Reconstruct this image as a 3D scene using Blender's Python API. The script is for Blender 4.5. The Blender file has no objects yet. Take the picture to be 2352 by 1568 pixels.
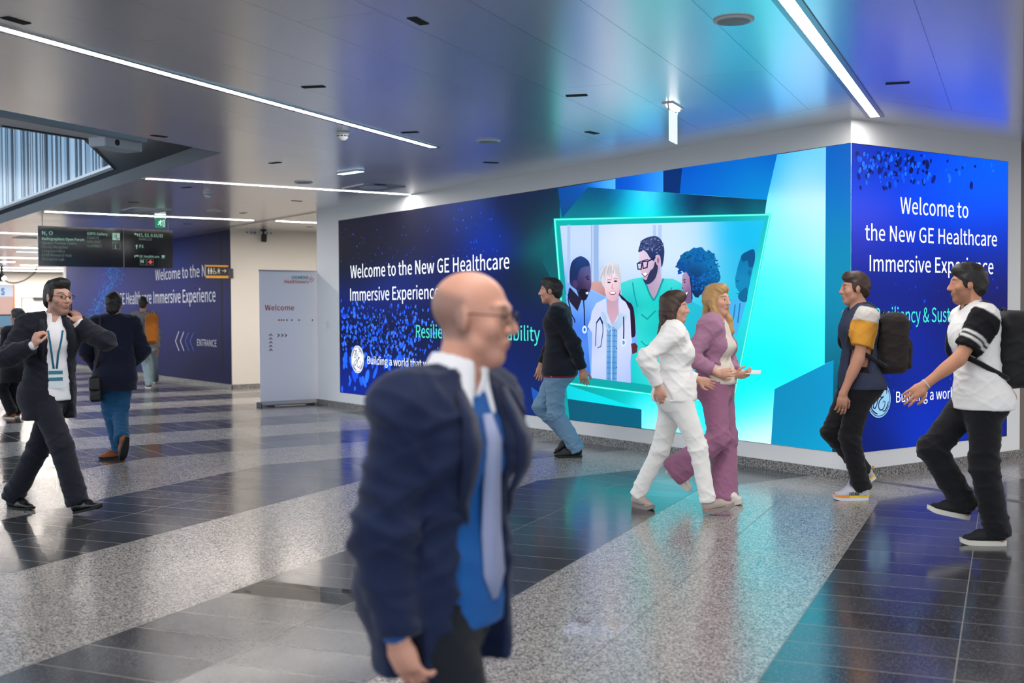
import bpy, bmesh, math, random
import numpy as np
from mathutils import Vector, Matrix

# ------------------------------------------------------------------ camera, world, exposure
sc = bpy.context.scene
COL = sc.collection
W, H = 2352, 1568
FPX, YAW, PIT, ROL = 2657.354, 0.60692, 0.02571, -0.00575
CAMP = np.array([6.63157, -8.21621, 1.5])
ZC = 3.1667                                   # ceiling height
F_ = np.array([-math.cos(YAW) * math.cos(PIT), math.sin(YAW) * math.cos(PIT), -math.sin(PIT)])
R_ = np.array([math.sin(YAW), math.cos(YAW), 0.0])
U_ = np.cross(R_, F_)
R_, U_ = math.cos(ROL) * R_ + math.sin(ROL) * U_, -math.sin(ROL) * R_ + math.cos(ROL) * U_
RH = np.array([math.sin(YAW), math.cos(YAW), 0.0])          # horizontal, to the right of the view
FH = np.array([-math.cos(YAW), math.sin(YAW), 0.0])         # horizontal, away from the camera
ZZ = np.array([0.0, 0.0, 1.0])

cd = bpy.data.cameras.new('camera')
cam = bpy.data.objects.new('camera', cd)
COL.objects.link(cam)
cd.sensor_width = 36.0
cd.lens = FPX * 36.0 / W
cd.clip_start = 0.05
cd.clip_end = 200
M = Matrix.Identity(4)
for i in range(3):
    M[i][0], M[i][1], M[i][2], M[i][3] = R_[i], U_[i], -F_[i], CAMP[i]
cam.matrix_world = M
cd.dof.use_dof = True
cd.dof.focus_distance = 9.6
cd.dof.aperture_fstop = 2.3
sc.camera = cam

sc.view_settings.view_transform = 'Standard'
sc.view_settings.look = 'None'
sc.view_settings.gamma = 1.0
sc.view_settings.exposure = 0.0
sc.view_settings.use_curve_mapping = False

wd = bpy.data.worlds.new('world')
sc.world = wd
wd.use_nodes = True
wd.node_tree.nodes['Background'].inputs[0].default_value = (0.76, 0.87, 1.0, 1)
wd.node_tree.nodes['Background'].inputs[1].default_value = 2.2
sc.cycles.max_bounces = 8
sc.cycles.diffuse_bounces = 4
sc.cycles.glossy_bounces = 4
sc.cycles.sample_clamp_indirect = 6.0
sc.cycles.caustics_reflective = False
sc.cycles.caustics_refractive = False
STRIP = 62.0                                  # radiance of the ceiling strip lamps

def ray(u, v): return F_ + R_ * ((u - W / 2) / FPX) - U_ * ((v - H / 2) / FPX)
def onz(u, v, z=0.0): d = ray(u, v); return CAMP + d * ((z - CAMP[2]) / d[2])
def ony(u, v, y=0.0): d = ray(u, v); return CAMP + d * ((y - CAMP[1]) / d[1])
def onx(u, v, x=0.0): d = ray(u, v); return CAMP + d * ((x - CAMP[0]) / d[0])
def atd(u, v, dep): return CAMP + ray(u, v) * dep
def dep(P): return float((np.asarray(P) - CAMP) @ F_)

# ------------------------------------------------------------------ materials
def lin(c):
    c = np.asarray(c, float) / 255.0
    return np.where(c <= 0.04045, c / 12.92, ((c + 0.055) / 1.055) ** 2.4)
MATS = {}
def _new(name):
    m = bpy.data.materials.new(name); m.use_nodes = True
    return m, m.node_tree.nodes, m.node_tree.links, m.node_tree.nodes['Principled BSDF']
def mat(name, rgb, rough=0.6, metal=0.0, spec=0.5, bump=0.0, bscale=60.0, var=0.0, coat=0.0, sheen=0.0, alpha=1.0):
    """plain surface, rgb as 0-255; optional fine noise in colour and relief"""
    if name in MATS: return MATS[name]
    m, N, L, B = _new(name)
    c = lin(rgb)
    B.inputs['Base Color'].default_value = (*c, 1)
    B.inputs['Roughness'].default_value = rough
    B.inputs['Metallic'].default_value = metal
    B.inputs['Specular IOR Level'].default_value = spec
    B.inputs['Coat Weight'].default_value = coat
    B.inputs['Sheen Weight'].default_value = sheen
    B.inputs['Alpha'].default_value = alpha
    if bump or var:
        tc = N.new('ShaderNodeTexCoord'); no = N.new('ShaderNodeTexNoise')
        no.inputs['Scale'].default_value = bscale; no.inputs['Detail'].default_value = 4
        L.new(tc.outputs['Object'], no.inputs['Vector'])
        if bump:
            bp = N.new('ShaderNodeBump'); bp.inputs['Strength'].default_value = bump; bp.inputs['Distance'].default_value = 0.004
            L.new(no.outputs['Fac'], bp.inputs['Height']); L.new(bp.outputs['Normal'], B.inputs['Normal'])
        if var:
            mx = N.new('ShaderNodeMix'); mx.data_type = 'RGBA'
            mx.inputs[6].default_value = (*(c * (1 - var)), 1); mx.inputs[7].default_value = (*np.minimum(c * (1 + var), 1), 1)
            L.new(no.outputs['Fac'], mx.inputs[0]); L.new(mx.outputs[2], B.inputs['Base Color'])
    MATS[name] = m
    return m
def emis(name, rgb, s=1.0):
    if name in MATS: return MATS[name]
    m, N, L, B = _new(name)
    B.inputs['Base Color'].default_value = (0.01, 0.01, 0.01, 1)
    B.inputs['Roughness'].default_value = 0.5
    B.inputs['Emission Color'].default_value = (*lin(rgb), 1)
    B.inputs['Emission Strength'].default_value = s
    MATS[name] = m
    return m
def attr_mat(name, emit=0.0, rough=0.5, spec=0.5, sss=0.0):
    """colour from the mesh attribute 'tint' (skin, printed picture, screen picture)"""
    if name in MATS: return MATS[name]
    m, N, L, B = _new(name)
    a = N.new('ShaderNodeAttribute'); a.attribute_name = 'tint'
    B.inputs['Roughness'].default_value = rough
    B.inputs['Specular IOR Level'].default_value = spec
    if emit:
        B.inputs['Base Color'].default_value = (0.012, 0.012, 0.014, 1)
        L.new(a.outputs['Color'], B.inputs['Emission Color'])
        B.inputs['Emission Strength'].default_value = emit
    else:
        L.new(a.outputs['Color'], B.inputs['Base Color'])
    if sss:
        B.inputs['Subsurface Weight'].default_value = sss
        B.inputs['Subsurface Radius'].default_value = (0.012, 0.005, 0.003)
        B.inputs['Subsurface Scale'].default_value = 0.6
    MATS[name] = m
    return m

# ------------------------------------------------------------------ objects
def tag(o, label=None, cat=None, group=None, kind=None):
    if label: o['label'] = label
    if cat: o['category'] = cat
    if group: o['group'] = group
    if kind: o['kind'] = kind
    return o
def wloc(o):
    p = np.zeros(3)
    while o is not None:
        p = p + np.array(o.location); o = o.parent
    return p
def thing(name, loc, label, cat, group=None):
    o = bpy.data.objects.new(name, None); COL.objects.link(o)
    o.location = [float(x) for x in loc]; o.empty_display_size = 0.1
    return tag(o, label, cat, group)
def link(name, me, parent=None):
    o = bpy.data.objects.new(name, me); COL.objects.link(o)
    if parent is not None: o.parent = parent
    return o
def copy_tree(o, parent=None):
    c = o.copy(); COL.objects.link(c)
    if parent is not None: c.parent = parent
    for ch in list(o.children): copy_tree(ch, c)
    return c

class MB:
    """collects quads, boxes, prisms, tubes in world space; build() links them as ONE mesh"""
    def __init__(s): s.v = []; s.f = []; s.m = []; s.sm = []
    def add(s, V, Fc, mi=0, smooth=False):
        k = len(s.v); s.v += [tuple(float(c) for c in p) for p in V]
        for f in Fc: s.f.append(tuple(i + k for i in f)); s.m.append(mi); s.sm.append(smooth)
        return s
    def poly(s, P, mi=0): return s.add(P, [tuple(range(len(P)))], mi)
    def box(s, lo, hi, mi=0):
        x0, y0, z0 = lo; x1, y1, z1 = hi
        V = [(x0,y0,z0),(x1,y0,z0),(x1,y1,z0),(x0,y1,z0),(x0,y0,z1),(x1,y0,z1),(x1,y1,z1),(x0,y1,z1)]
        return s.add(V, [(0,3,2,1),(4,5,6,7),(0,1,5,4),(1,2,6,5),(2,3,7,6),(3,0,4,7)], mi)
    def obox(s, c, ax, half, mi=0):
        """oriented box: ax rows are unit axes"""
        c = np.asarray(c, float); V = []
        for dz in (-1, 1):
            for dx, dy in ((-1,-1),(1,-1),(1,1),(-1,1)):
                V.append(c + ax[0]*half[0]*dx + ax[1]*half[1]*dy + ax[2]*half[2]*dz)
        return s.add(V, [(0,3,2,1),(4,5,6,7),(0,1,5,4),(1,2,6,5),(2,3,7,6),(3,0,4,7)], mi)
    def prism(s, P, z0, z1, mi=0, caps=(True, True)):
        n = len(P)
        V = [(p[0], p[1], z0) for p in P] + [(p[0], p[1], z1) for p in P]
        Fc = [(i, (i+1) % n, n + (i+1) % n, n + i) for i in range(n)]
        if caps[0]: Fc.append(tuple(range(n))[::-1])
        if caps[1]: Fc.append(tuple(range(n, 2*n)))
        return s.add(V, Fc, mi)
    def lathe(s, c, axis, prof, n=32, mi=0):
        """prof: (radius, height along axis)"""
        a = np.asarray(axis, float); a = a / np.linalg.norm(a)
        t = np.cross(a, [0,0,1.0]);
        if np.linalg.norm(t) < 1e-3: t = np.array([1.0,0,0])
        t = t / np.linalg.norm(t); b = np.cross(a, t); c = np.asarray(c, float); V = []
        for r, h in prof:
            for i in range(n):
                w = 2*math.pi*i/n; V.append(c + a*h + (t*math.cos(w) + b*math.sin(w))*r)
        Fc = [(j*n+i, j*n+(i+1)%n, (j+1)*n+(i+1)%n, (j+1)*n+i) for j in range(len(prof)-1) for i in range(n)]
        Fc += [tuple(range(n))[::-1], tuple(range((len(prof)-1)*n, len(prof)*n))]
        return s.add(V, Fc, mi, True)
    def tube(s, P, r, n=10, mi=0, closed=False):
        P = [np.asarray(p, float) for p in P]; V = []; k = len(P); up = np.array([0.13, 0.27, 0.95])
        rs = r if hasattr(r, '__len__') else [r]*k
        for i, p in enumerate(P):
            if closed: d = P[(i+1) % k] - P[i-1]
            else: d = P[min(i+1, k-1)] - P[max(i-1, 0)]
            d = d / (np.linalg.norm(d) + 1e-9)
            t = np.cross(d, up); t /= (np.linalg.norm(t) + 1e-9); b = np.cross(d, t)
            for j in range(n):
                w = 2*math.pi*j/n; V.append(p + (t*math.cos(w) + b*math.sin(w))*rs[i])
        Fc = []
        for i in range(k if closed else k-1):
            i2 = (i+1) % k
            Fc += [(i*n+j, i*n+(j+1)%n, i2*n+(j+1)%n, i2*n+j) for j in range(n)]
        if not closed: Fc += [tuple(range(n))[::-1], tuple(range((k-1)*n, k*n))]
        return s.add(V, Fc, mi, True)
    def build(s, name, mats, parent=None, bevel=0.0):
        if not isinstance(mats, (list, tuple)): mats = [mats]
        o0 = wloc(parent) if parent is not None else np.zeros(3)
        V = np.array(s.v)
        org = np.zeros(3)
        if parent is None and len(V):                      # own origin: middle of the base
            org = np.array([(V[:,0].min()+V[:,0].max())/2, (V[:,1].min()+V[:,1].max())/2, V[:,2].min()])
        me = bpy.data.meshes.new(name)
        me.from_pydata((V - o0 - org).tolist(), [], s.f)
        for m in mats: me.materials.append(m)
        me.polygons.foreach_set('material_index', s.m)
        me.polygons.foreach_set('use_smooth', s.sm)
        bm = bmesh.new(); bm.from_mesh(me); bmesh.ops.recalc_face_normals(bm, faces=bm.faces); bm.to_mesh(me); bm.free()
        o = link(name, me, parent)
        if parent is None: o.location = org
        if bevel:
            b = o.modifiers.new('bevel', 'BEVEL'); b.width = bevel; b.segments = 2; b.limit_method = 'ANGLE'
        return o
def struct(o): o['kind'] = 'structure'; return o

# ------------------------------------------------------------------ lettering: a line of text fitted between measured points
from mathutils.geometry import tessellate_polygon
GLYPH_SPACE = 153
LETTER_CODES = [65,66,67,69,70,71,72,73,75,76,77,78,79,80,82,83,84,85,86,87,88,97,98,99,100,101,102,103,104,105,107,108,109,110,111,112,114,115,116,117,118,119,120,121,38,44,46,47,48,49,50,51]
GLYPHS = [
    [415,2,8,3,0,63,0,49,153,182,0,48,-153,67,0,-170,500,-70,0,6,130,203,25,77,50,169,2,0,51,-169,24,-77],
    [448,3,16,69,0,159,0,99,16,66,49,24,82,-13,58,-35,40,-53,21,0,3,40,24,24,38,9,47,-22,71,-61,39,-89,12,-148,0,9,132,288,0,162,77,0,65,-8,40,-25,13,-47,-12,-44,-39,-28,-70,-10,9,132,50,0,189,87,0,74,-10,47,-29,15,-51,-16,-56,-46,-32,-74,-11],
    [435,1,26,257,-9,60,9,51,24,43,39,-35,40,-34,-30,-38,-20,-44,-7,-83,26,-54,70,-19,110,20,108,55,69,83,25,40,-6,33,-17,29,-24,34,40,-34,31,-47,22,-56,9,-114,-31,-78,-89,-29,-139,28,-140,77,-88],
    [402,1,12,69,0,295,0,0,54,-232,0,0,182,189,0,0,54,-189,0,0,157,225,0,0,53,-288,0],
    [377,1,10,69,0,63,0,0,224,191,0,0,54,-191,0,0,169,225,0,0,53,-288,0],
    [470,1,30,265,-9,63,8,52,20,40,30,0,210,-165,0,0,-52,107,0,0,-131,-25,-16,-31,-10,-35,-4,-90,26,-57,70,-20,110,21,108,58,69,88,25,44,-7,35,-17,29,-23,34,40,-35,30,-47,23,-62,9,-118,-31,-81,-89,-30,-139,29,-140,79,-88],
    [497,1,12,69,0,63,0,0,236,233,0,0,-236,63,0,0,500,-63,0,0,-209,-233,0,0,209,-63,0],
    [200,1,4,69,0,63,0,0,500,-63,0],
    [441,1,13,69,0,63,0,0,158,86,103,150,-261,70,0,-181,310,157,190,-72,0,-209,-251,-1,0,0,251,-63,0],
    [370,1,6,69,0,282,0,0,54,-219,0,0,446,-63,0],
    [554,1,22,69,0,57,0,0,277,-9,147,3,0,40,-114,95,-260,42,0,95,260,40,114,3,0,-9,-147,0,-277,59,0,0,500,-76,0,-95,-267,-35,-105,-3,0,-36,105,-95,267,-76,0],
    [493,1,16,69,0,59,0,0,263,-7,156,2,0,54,-103,182,-316,65,0,0,500,-60,0,0,-260,9,-158,-3,0,-54,103,-183,315,-64,0],
    [506,2,12,253,-9,111,32,75,90,28,139,-28,138,-75,88,-111,31,-111,-31,-75,-88,-27,-138,27,-139,75,-90,12,253,46,-79,26,-51,71,-19,109,19,108,51,69,79,25,79,-25,51,-69,19,-108,-19,-109,-51,-71],
    [432,2,11,69,0,63,0,0,199,82,0,97,17,64,50,23,87,-23,87,-65,46,-99,14,-142,0,9,132,250,0,199,71,0,74,-9,44,-29,15,-58,-14,-58,-43,-34,-73,-11],
    [433,2,9,132,263,0,186,84,0,66,-9,41,-28,14,-52,-14,-54,-41,-33,-66,-10,14,343,0,71,0,-127,219,59,26,40,47,14,68,-23,82,-61,45,-91,13,-156,0,0,-500,63,0,0,212,90,0],
    [407,1,40,207,-9,91,19,58,51,21,72,-14,62,-36,42,-53,30,-71,30,-39,19,-31,25,-13,40,12,39,32,25,50,9,43,-6,38,-16,32,-25,33,40,-40,32,-50,22,-56,8,-82,-17,-55,-47,-21,-68,16,-62,39,-41,47,-26,71,-31,43,-21,30,-27,11,-41,-12,-43,-36,-28,-57,-11,-51,8,-47,22,-40,32,-37,-43,48,-39,59,-26],
    [409,1,8,173,0,63,0,0,447,151,0,0,53,-366,0,0,-53,152,0],
    [492,1,18,246,-9,92,20,64,68,24,127,0,294,-61,0,0,-295,-16,-95,-43,-49,-60,-15,-59,15,-42,49,-15,95,0,295,-63,0,0,-294,24,-127,63,-68],
    [392,1,10,160,0,73,0,159,500,-64,0,-80,-271,-49,-165,-3,0,-48,165,-81,271,-66,0],
    [599,1,22,123,0,75,0,75,302,25,113,3,0,24,-113,76,-302,76,0,103,500,-60,0,-53,-272,-28,-163,-4,0,-35,163,-70,272,-58,0,-69,-272,-35,-163,-3,0,-30,163,-52,272,-65,0],
    [391,1,18,12,0,66,0,72,135,40,81,3,0,43,-81,74,-135,70,0,-147,255,137,245,-66,0,-67,-128,-36,-73,-3,0,-39,73,-68,128,-70,0,137,-241],
    [384,2,26,148,-9,44,7,41,20,38,26,2,0,5,-44,51,0,0,228,-13,80,-41,53,-74,19,-57,-8,-49,-18,-39,-22,24,-43,32,19,38,14,41,6,47,-14,23,-34,6,-45,-129,-26,-74,-45,-24,-68,14,-57,38,-35,10,166,42,-34,5,-23,19,-9,34,16,42,53,31,98,20,0,-103,-34,-27,-33,-16],
    [422,2,19,226,-9,79,24,59,68,23,108,-17,100,-50,65,-81,24,-41,-7,-39,-19,-36,-26,3,66,0,149,-63,0,0,-543,50,0,5,38,3,0,34,-25,36,-16,13,216,44,-28,3,-30,12,-32,23,0,195,34,28,32,17,32,5,57,-17,31,-47,10,-73,-14,-78,-38,-51],
    [348,1,26,209,-9,43,6,41,16,36,25,-27,42,-26,-19,-29,-13,-33,-5,-60,18,-40,49,-14,75,15,75,41,49,60,18,27,-4,25,-11,22,-17,31,41,-28,22,-36,16,-43,6,-89,-23,-65,-67,-25,-105,24,-105,61,-66],
    [423,2,19,189,-9,42,7,38,19,33,27,2,0,5,-44,51,0,0,543,-63,0,0,-143,4,-63,-32,23,-33,15,-40,5,-79,-24,-58,-67,-23,-104,19,-105,53,-66,13,203,44,-56,17,-35,48,-12,77,15,74,38,49,54,18,31,-3,29,-13,30,-22,0,-195,-30,-28,-31,-17],
    [378,2,21,213,-9,46,5,41,14,34,19,-22,41,-28,-16,-30,-10,-34,-3,-63,16,-42,45,-18,69,250,0,2,35,-17,92,-50,60,-81,22,-80,-24,-61,-67,-25,-104,24,-105,64,-66,7,96,215,19,62,38,40,50,13,49,-13,32,-39,11,-63],
    [222,1,22,23,320,50,0,0,-320,62,0,0,320,79,0,0,50,-79,0,0,59,6,40,17,25,30,8,41,-10,14,48,-19,6,-21,4,-22,2,-61,-15,-35,-42,-12,-65,0,-60,-50,-3],
    [385,3,46,188,-171,99,18,65,47,23,64,-14,50,-43,29,-72,9,-73,0,-39,5,-20,14,-6,21,4,18,8,14,12,12,18,-7,19,-4,18,-2,69,16,48,45,19,68,-4,31,-11,25,-15,21,75,0,0,47,-129,0,-52,10,-69,-16,-50,-46,-20,-70,8,-42,17,-34,24,-24,0,-3,-20,-17,-15,-23,-6,-29,4,-26,12,-20,17,-14,0,-4,-29,-24,-19,-28,-6,-32,19,-53,54,-34,12,187,160,-39,10,-29,31,-11,47,11,46,28,30,40,10,40,-10,28,-30,11,-46,-11,-47,-28,-31,14,196,-128,-57,8,-37,23,-13,34,4,22,12,21,22,20,48,-5,64,0,41,-5,25,-15,9,-28,-15,-36,-40,-28],
    [414,1,21,63,0,63,0,0,269,34,31,32,19,34,6,41,-10,22,-32,8,-57,0,-226,62,0,0,235,-12,79,-38,49,-63,17,-47,-9,-40,-22,-36,-31,3,76,0,149,-63,0],
    [188,2,4,63,0,63,0,0,370,-63,0,12,94,447,22,5,14,14,6,22,-6,21,-14,15,-22,5,-21,-5,-15,-15,-5,-21,5,-22,15,-14],
    [377,1,13,63,0,61,0,0,98,70,81,108,-179,68,0,-140,221,123,149,-69,0,-157,-195,-3,0,0,368,-61,0],
    [194,1,12,128,-9,36,6,-8,47,-13,-1,-9,3,-6,8,-2,16,0,473,-63,0,0,-469,6,-45,22,-28],
    [632,1,36,63,0,63,0,0,269,32,31,31,19,29,6,39,-10,23,-32,7,-57,0,-226,62,0,0,269,34,31,30,19,30,6,38,-10,23,-32,8,-57,0,-226,62,0,0,235,-13,79,-37,49,-62,17,-44,-9,-40,-25,-39,-37,-20,38,-34,24,-48,9,-43,-9,-38,-22,-35,-32,-1,0,-6,53,-51,0],
    [416,1,21,63,0,63,0,0,269,34,31,32,19,34,6,41,-10,22,-32,8,-57,0,-226,62,0,0,235,-12,79,-38,49,-63,17,-47,-9,-41,-22,-37,-32,-1,0,-6,53,-51,0],
    [413,2,12,207,-9,84,23,63,66,24,105,-24,105,-63,67,-84,23,-85,-23,-62,-67,-25,-105,25,-105,62,-66,12,207,43,-57,18,-37,49,-13,75,13,75,37,49,57,18,56,-18,38,-49,13,-75,-13,-75,-38,-49],
    [423,2,19,63,-156,63,0,0,125,-3,65,34,-23,35,-15,34,-5,79,24,59,68,23,108,-17,100,-50,65,-81,24,-42,-7,-40,-20,-36,-26,-1,0,-6,43,-51,0,13,216,44,-27,3,-31,12,-32,23,0,195,34,28,33,17,31,5,57,-17,31,-47,10,-73,-14,-78,-38,-51],
    [265,1,15,63,0,63,0,0,238,28,50,32,28,32,8,36,-6,12,54,-40,8,-39,-10,-36,-26,-30,-41,-1,0,-6,67,-51,0],
    [319,1,38,160,-9,73,15,46,40,15,55,-17,56,-42,34,-54,23,-39,15,-29,20,-11,29,7,27,23,19,39,8,30,-5,28,-12,25,-16,30,39,-32,21,-38,15,-44,6,-69,-14,-44,-38,-15,-53,17,-52,40,-33,51,-22,40,-17,32,-22,13,-31,-8,-30,-25,-21,-40,-7,-41,5,-36,16,-33,23,-30,-42,39,-26,47,-18],
    [257,1,22,179,-9,23,2,24,5,22,7,-13,47,-42,-10,-34,8,-18,24,-5,39,0,207,101,0,0,50,-101,0,0,105,-52,0,-7,-105,-59,-3,0,-47,56,0,0,-205,9,-65,34,-43],
    [414,1,21,171,-9,47,9,39,23,36,35,2,0,5,-58,52,0,0,370,-62,0,0,-262,-33,-36,-32,-20,-35,-7,-40,10,-23,32,-7,56,0,227,-63,0,0,-234,12,-80,38,-48],
    [355,1,10,143,0,73,0,131,370,-62,0,-70,-210,-34,-110,-4,0,-34,110,-69,210,-65,0],
    [547,1,22,121,0,73,0,52,198,25,108,4,0,25,-106,53,-200,76,0,100,370,-60,0,-54,-214,-22,-103,-4,0,-25,103,-58,214,-61,0,-58,-214,-25,-103,-3,0,-22,103,-55,214,-64,0],
    [340,1,18,10,0,66,0,50,87,37,66,3,0,41,-66,54,-87,68,0,-122,187,113,183,-65,0,-46,-81,-32,-62,-4,0,-36,62,-50,81,-67,0,112,-177],
    [355,1,19,69,-160,63,18,44,45,31,66,140,401,-61,0,-67,-205,-30,-105,-3,0,-37,105,-75,205,-65,0,149,-371,-9,-28,-19,-41,-27,-28,-37,-10,-28,6,-13,-50],
    [464,3,38,177,-9,55,7,47,20,42,30,40,-25,38,-19,37,-13,16,52,-29,10,-31,16,-33,22,36,54,29,60,22,64,-58,0,-18,-54,-24,-49,-28,-44,-47,42,-43,48,-37,51,54,41,42,48,17,59,-12,51,-34,34,-53,13,-60,-16,-40,-42,-14,-59,4,-38,11,-39,17,-41,-48,-38,-36,-47,-14,-59,19,-72,53,-49,12,280,81,-30,-21,-32,-14,-34,-5,-50,11,-36,32,-13,49,9,36,22,32,33,30,38,-54,45,-50,12,168,304,-13,30,-8,30,-3,28,8,37,21,26,33,10,27,-8,15,-20,5,-28,-12,-40,-31,-34],
    [190,1,17,51,-130,53,34,35,49,12,60,-7,39,-18,25,-28,9,-23,-5,-17,-15,-7,-24,7,-23,16,-15,23,-5,7,0,-8,-38,-24,-31,-36,-23],
    [190,1,12,95,-9,22,6,17,17,6,24,-6,25,-17,17,-22,6,-23,-6,-16,-17,-6,-25,6,-24,16,-17],
    [267,1,4,8,-122,45,0,204,664,-45,0],
    [379,2,12,190,-9,82,29,54,87,19,145,-19,143,-54,86,-82,28,-83,-28,-54,-86,-19,-143,19,-145,54,-87,12,190,42,-50,21,-34,69,-12,120,12,119,34,67,50,22,50,-22,33,-67,12,-119,-12,-120,-33,-69],
    [379,1,13,60,0,274,0,0,52,-100,0,0,448,-48,0,-29,-14,-34,-12,-40,-9,0,-40,89,0,0,-373,-112,0],
    [379,1,24,30,0,314,0,0,54,-138,0,-82,-5,103,108,69,104,25,101,-18,78,-51,51,-77,18,-58,-9,-48,-25,-42,-39,36,-36,31,30,34,21,39,7,52,-13,30,-34,10,-52,-24,-91,-76,-106,-129,-125],
    [379,1,40,179,-9,82,17,58,49,21,77,-14,60,-38,43,-53,24,0,3,46,26,31,40,11,54,-19,68,-51,42,-76,15,-53,-8,-46,-21,-40,-30,34,-40,30,25,35,17,38,6,46,-10,29,-27,10,-42,-13,-48,-44,-34,-82,-13,0,-48,92,-12,49,-35,15,-53,-13,-50,-36,-32,-53,-11,-50,8,-41,21,-32,28,-32,-40,38,-34,53,-25],
]
_FT = {}
def _inside(p, l):
    x, y = p; r = False
    for (x0, y0), (x1, y1) in zip(l, np.roll(l, -1, axis=0)):
        if (y0 > y) != (y1 > y) and x < (x1 - x0) * (y - y0) / (y1 - y0) + x0: r = not r
    return r
def font(bold=0.0):
    if bold not in _FT:
        G = {' ': (GLYPH_SPACE / 500.0, np.zeros((0, 2)), [])}
        for num, a in zip(LETTER_CODES, GLYPHS):
            c = chr(num)
            adv, n = a[0] / 500.0, a[1]; i = 2; loops = []
            for _ in range(n):
                m = a[i]; i += 1
                l = np.cumsum(np.array(a[i:i+2*m], float).reshape(-1, 2), axis=0) / 500.0; i += 2*m
                keep = np.linalg.norm(l - np.roll(l, 1, axis=0), axis=1) > 1e-4
                loops.append(l[keep])
            area = [0.5 * np.sum(l[:, 0]*np.roll(l[:, 1], -1) - np.roll(l[:, 0], -1)*l[:, 1]) for l in loops]
            sg = 1 if area[int(np.argmax(np.abs(area)))] > 0 else -1
            co, tris, k = [], [], 0
            outer = [j for j in range(n) if area[j] * sg > 0]
            if bold:
                nl = []
                for l in loops:
                    d1 = l - np.roll(l, 1, axis=0); d2 = np.roll(l, -1, axis=0) - l
                    d1 /= np.linalg.norm(d1, axis=1, keepdims=True) + 1e-9; d2 /= np.linalg.norm(d2, axis=1, keepdims=True) + 1e-9
                    t = d1 + d2; t /= np.linalg.norm(t, axis=1, keepdims=True) + 1e-9
                    nr = np.c_[t[:, 1], -t[:, 0]] * sg
                    kk = 1 / np.maximum(np.sum(nr * np.c_[d2[:, 1], -d2[:, 0]] * sg, axis=1), 0.5)
                    nl.append(l + nr * bold * kk[:, None])
                test = loops; loops = nl
            else: test = loops
            for j in outer:
                grp = [j] + [h for h in range(n) if area[h] * sg < 0 and _inside(test[h][0], test[j])]
                P = [loops[g_] for g_ in grp]
                tr = tessellate_polygon([[Vector((x, y, 0)) for x, y in l] for l in P])
                co.append(np.concatenate(P)); tris += [tuple(q + k for q in t) for t in tr]; k += len(co[-1])
            G[c] = (adv + bold, np.concatenate(co), tris)
        _FT[bold] = G
    return _FT[bold]
_tc = {}
def glyphs(s, bold=0.0):
    if (s, bold) not in _tc:
        G = font(bold); x = 0.0; V, Fc = [], []; n = 0
        for c in s:
            adv, co, tr = G[c]
            V.append(co + [x, 0]); Fc += [tuple(i + n for i in t) for t in tr]; n += len(co); x += adv
        _tc[(s, bold)] = (np.concatenate(V), Fc)
    return _tc[(s, bold)]
def text(mb, s, org, rv, uv, width, cap, mi=0, bold=0.0, align='l', shear=0.0):
    """org: left end (or centre/right) of the baseline; width: total; cap: capital height"""
    co, fs = glyphs(s, bold)
    x0, x1 = co[:, 0].min(), co[:, 0].max()
    sy = cap; sx = width / (x1 - x0) if width else sy
    off = {'l': x0, 'c': (x0 + x1) / 2, 'r': x1}[align]
    V = np.asarray(org) + np.outer((co[:, 0] - off) * sx + shear * co[:, 1] * sy, rv) + np.outer(co[:, 1] * sy, uv)
    mb.add(V, fs, mi)
# ------------------------------------------------------------------ node helper
class NG:
    def __init__(s, name):
        s.m, s.N, s.L, s.B = _new(name)
    def put(s, sock, v):
        if isinstance(v, (int, float)): sock.default_value = v
        elif isinstance(v, tuple): sock.default_value = v
        else: s.L.new(v, sock)
    def math(s, op, a, b=0.0, c=0.0):
        n = s.N.new('ShaderNodeMath'); n.operation = op
        s.put(n.inputs[0], a); s.put(n.inputs[1], b); s.put(n.inputs[2], c)
        return n.outputs[0]
    def mixf(s, a, b, f): return s.math('MULTIPLY_ADD', s.math('SUBTRACT', b, a), f, a)
    def mixc(s, a, b, f):
        n = s.N.new('ShaderNodeMix'); n.data_type = 'RGBA'
        s.put(n.inputs[0], f); s.put(n.inputs[6], a); s.put(n.inputs[7], b)
        return n.outputs[2]
    def dot2(s, x, y, a, b): return s.math('MULTIPLY_ADD', x, a, s.math('MULTIPLY', y, b))
    def edge(s, v, period):
        """distance in metres to the nearest joint of a period"""
        q = s.math('DIVIDE', v, period); fr = s.math('SUBTRACT', q, s.math('FLOOR', q))
        return s.math('MULTIPLY', s.math('MINIMUM', fr, s.math('SUBTRACT', 1.0, fr)), period), s.math('FLOOR', q)
    def noise(s, vec, scale, detail=2.0):
        n = s.N.new('ShaderNodeTexNoise'); n.inputs['Scale'].default_value = scale; n.inputs['Detail'].default_value = detail
        s.L.new(vec, n.inputs['Vector']); return n.outputs['Fac']
    def ramp(s, f, lo, hi): return s.math('MINIMUM', s.math('MAXIMUM', s.math('DIVIDE', s.math('SUBTRACT', f, lo), hi - lo), 0.0), 1.0)
    def white(s, a, b):
        c = s.N.new('ShaderNodeCombineXYZ'); s.put(c.inputs[0], a); s.put(c.inputs[1], b)
        n = s.N.new('ShaderNodeTexWhiteNoise'); n.noise_dimensions = '2D'; s.L.new(c.outputs[0], n.inputs['Vector']); return n.outputs['Value']
    def pos(s):
        g = s.N.new('ShaderNodeNewGeometry'); sp = s.N.new('ShaderNodeSeparateXYZ'); s.L.new(g.outputs['Position'], sp.inputs[0])
        return g.outputs['Position'], sp.outputs[0], sp.outputs[1], sp.outputs[2]
def rgb(*c): return (*lin(c), 1.0)

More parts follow.
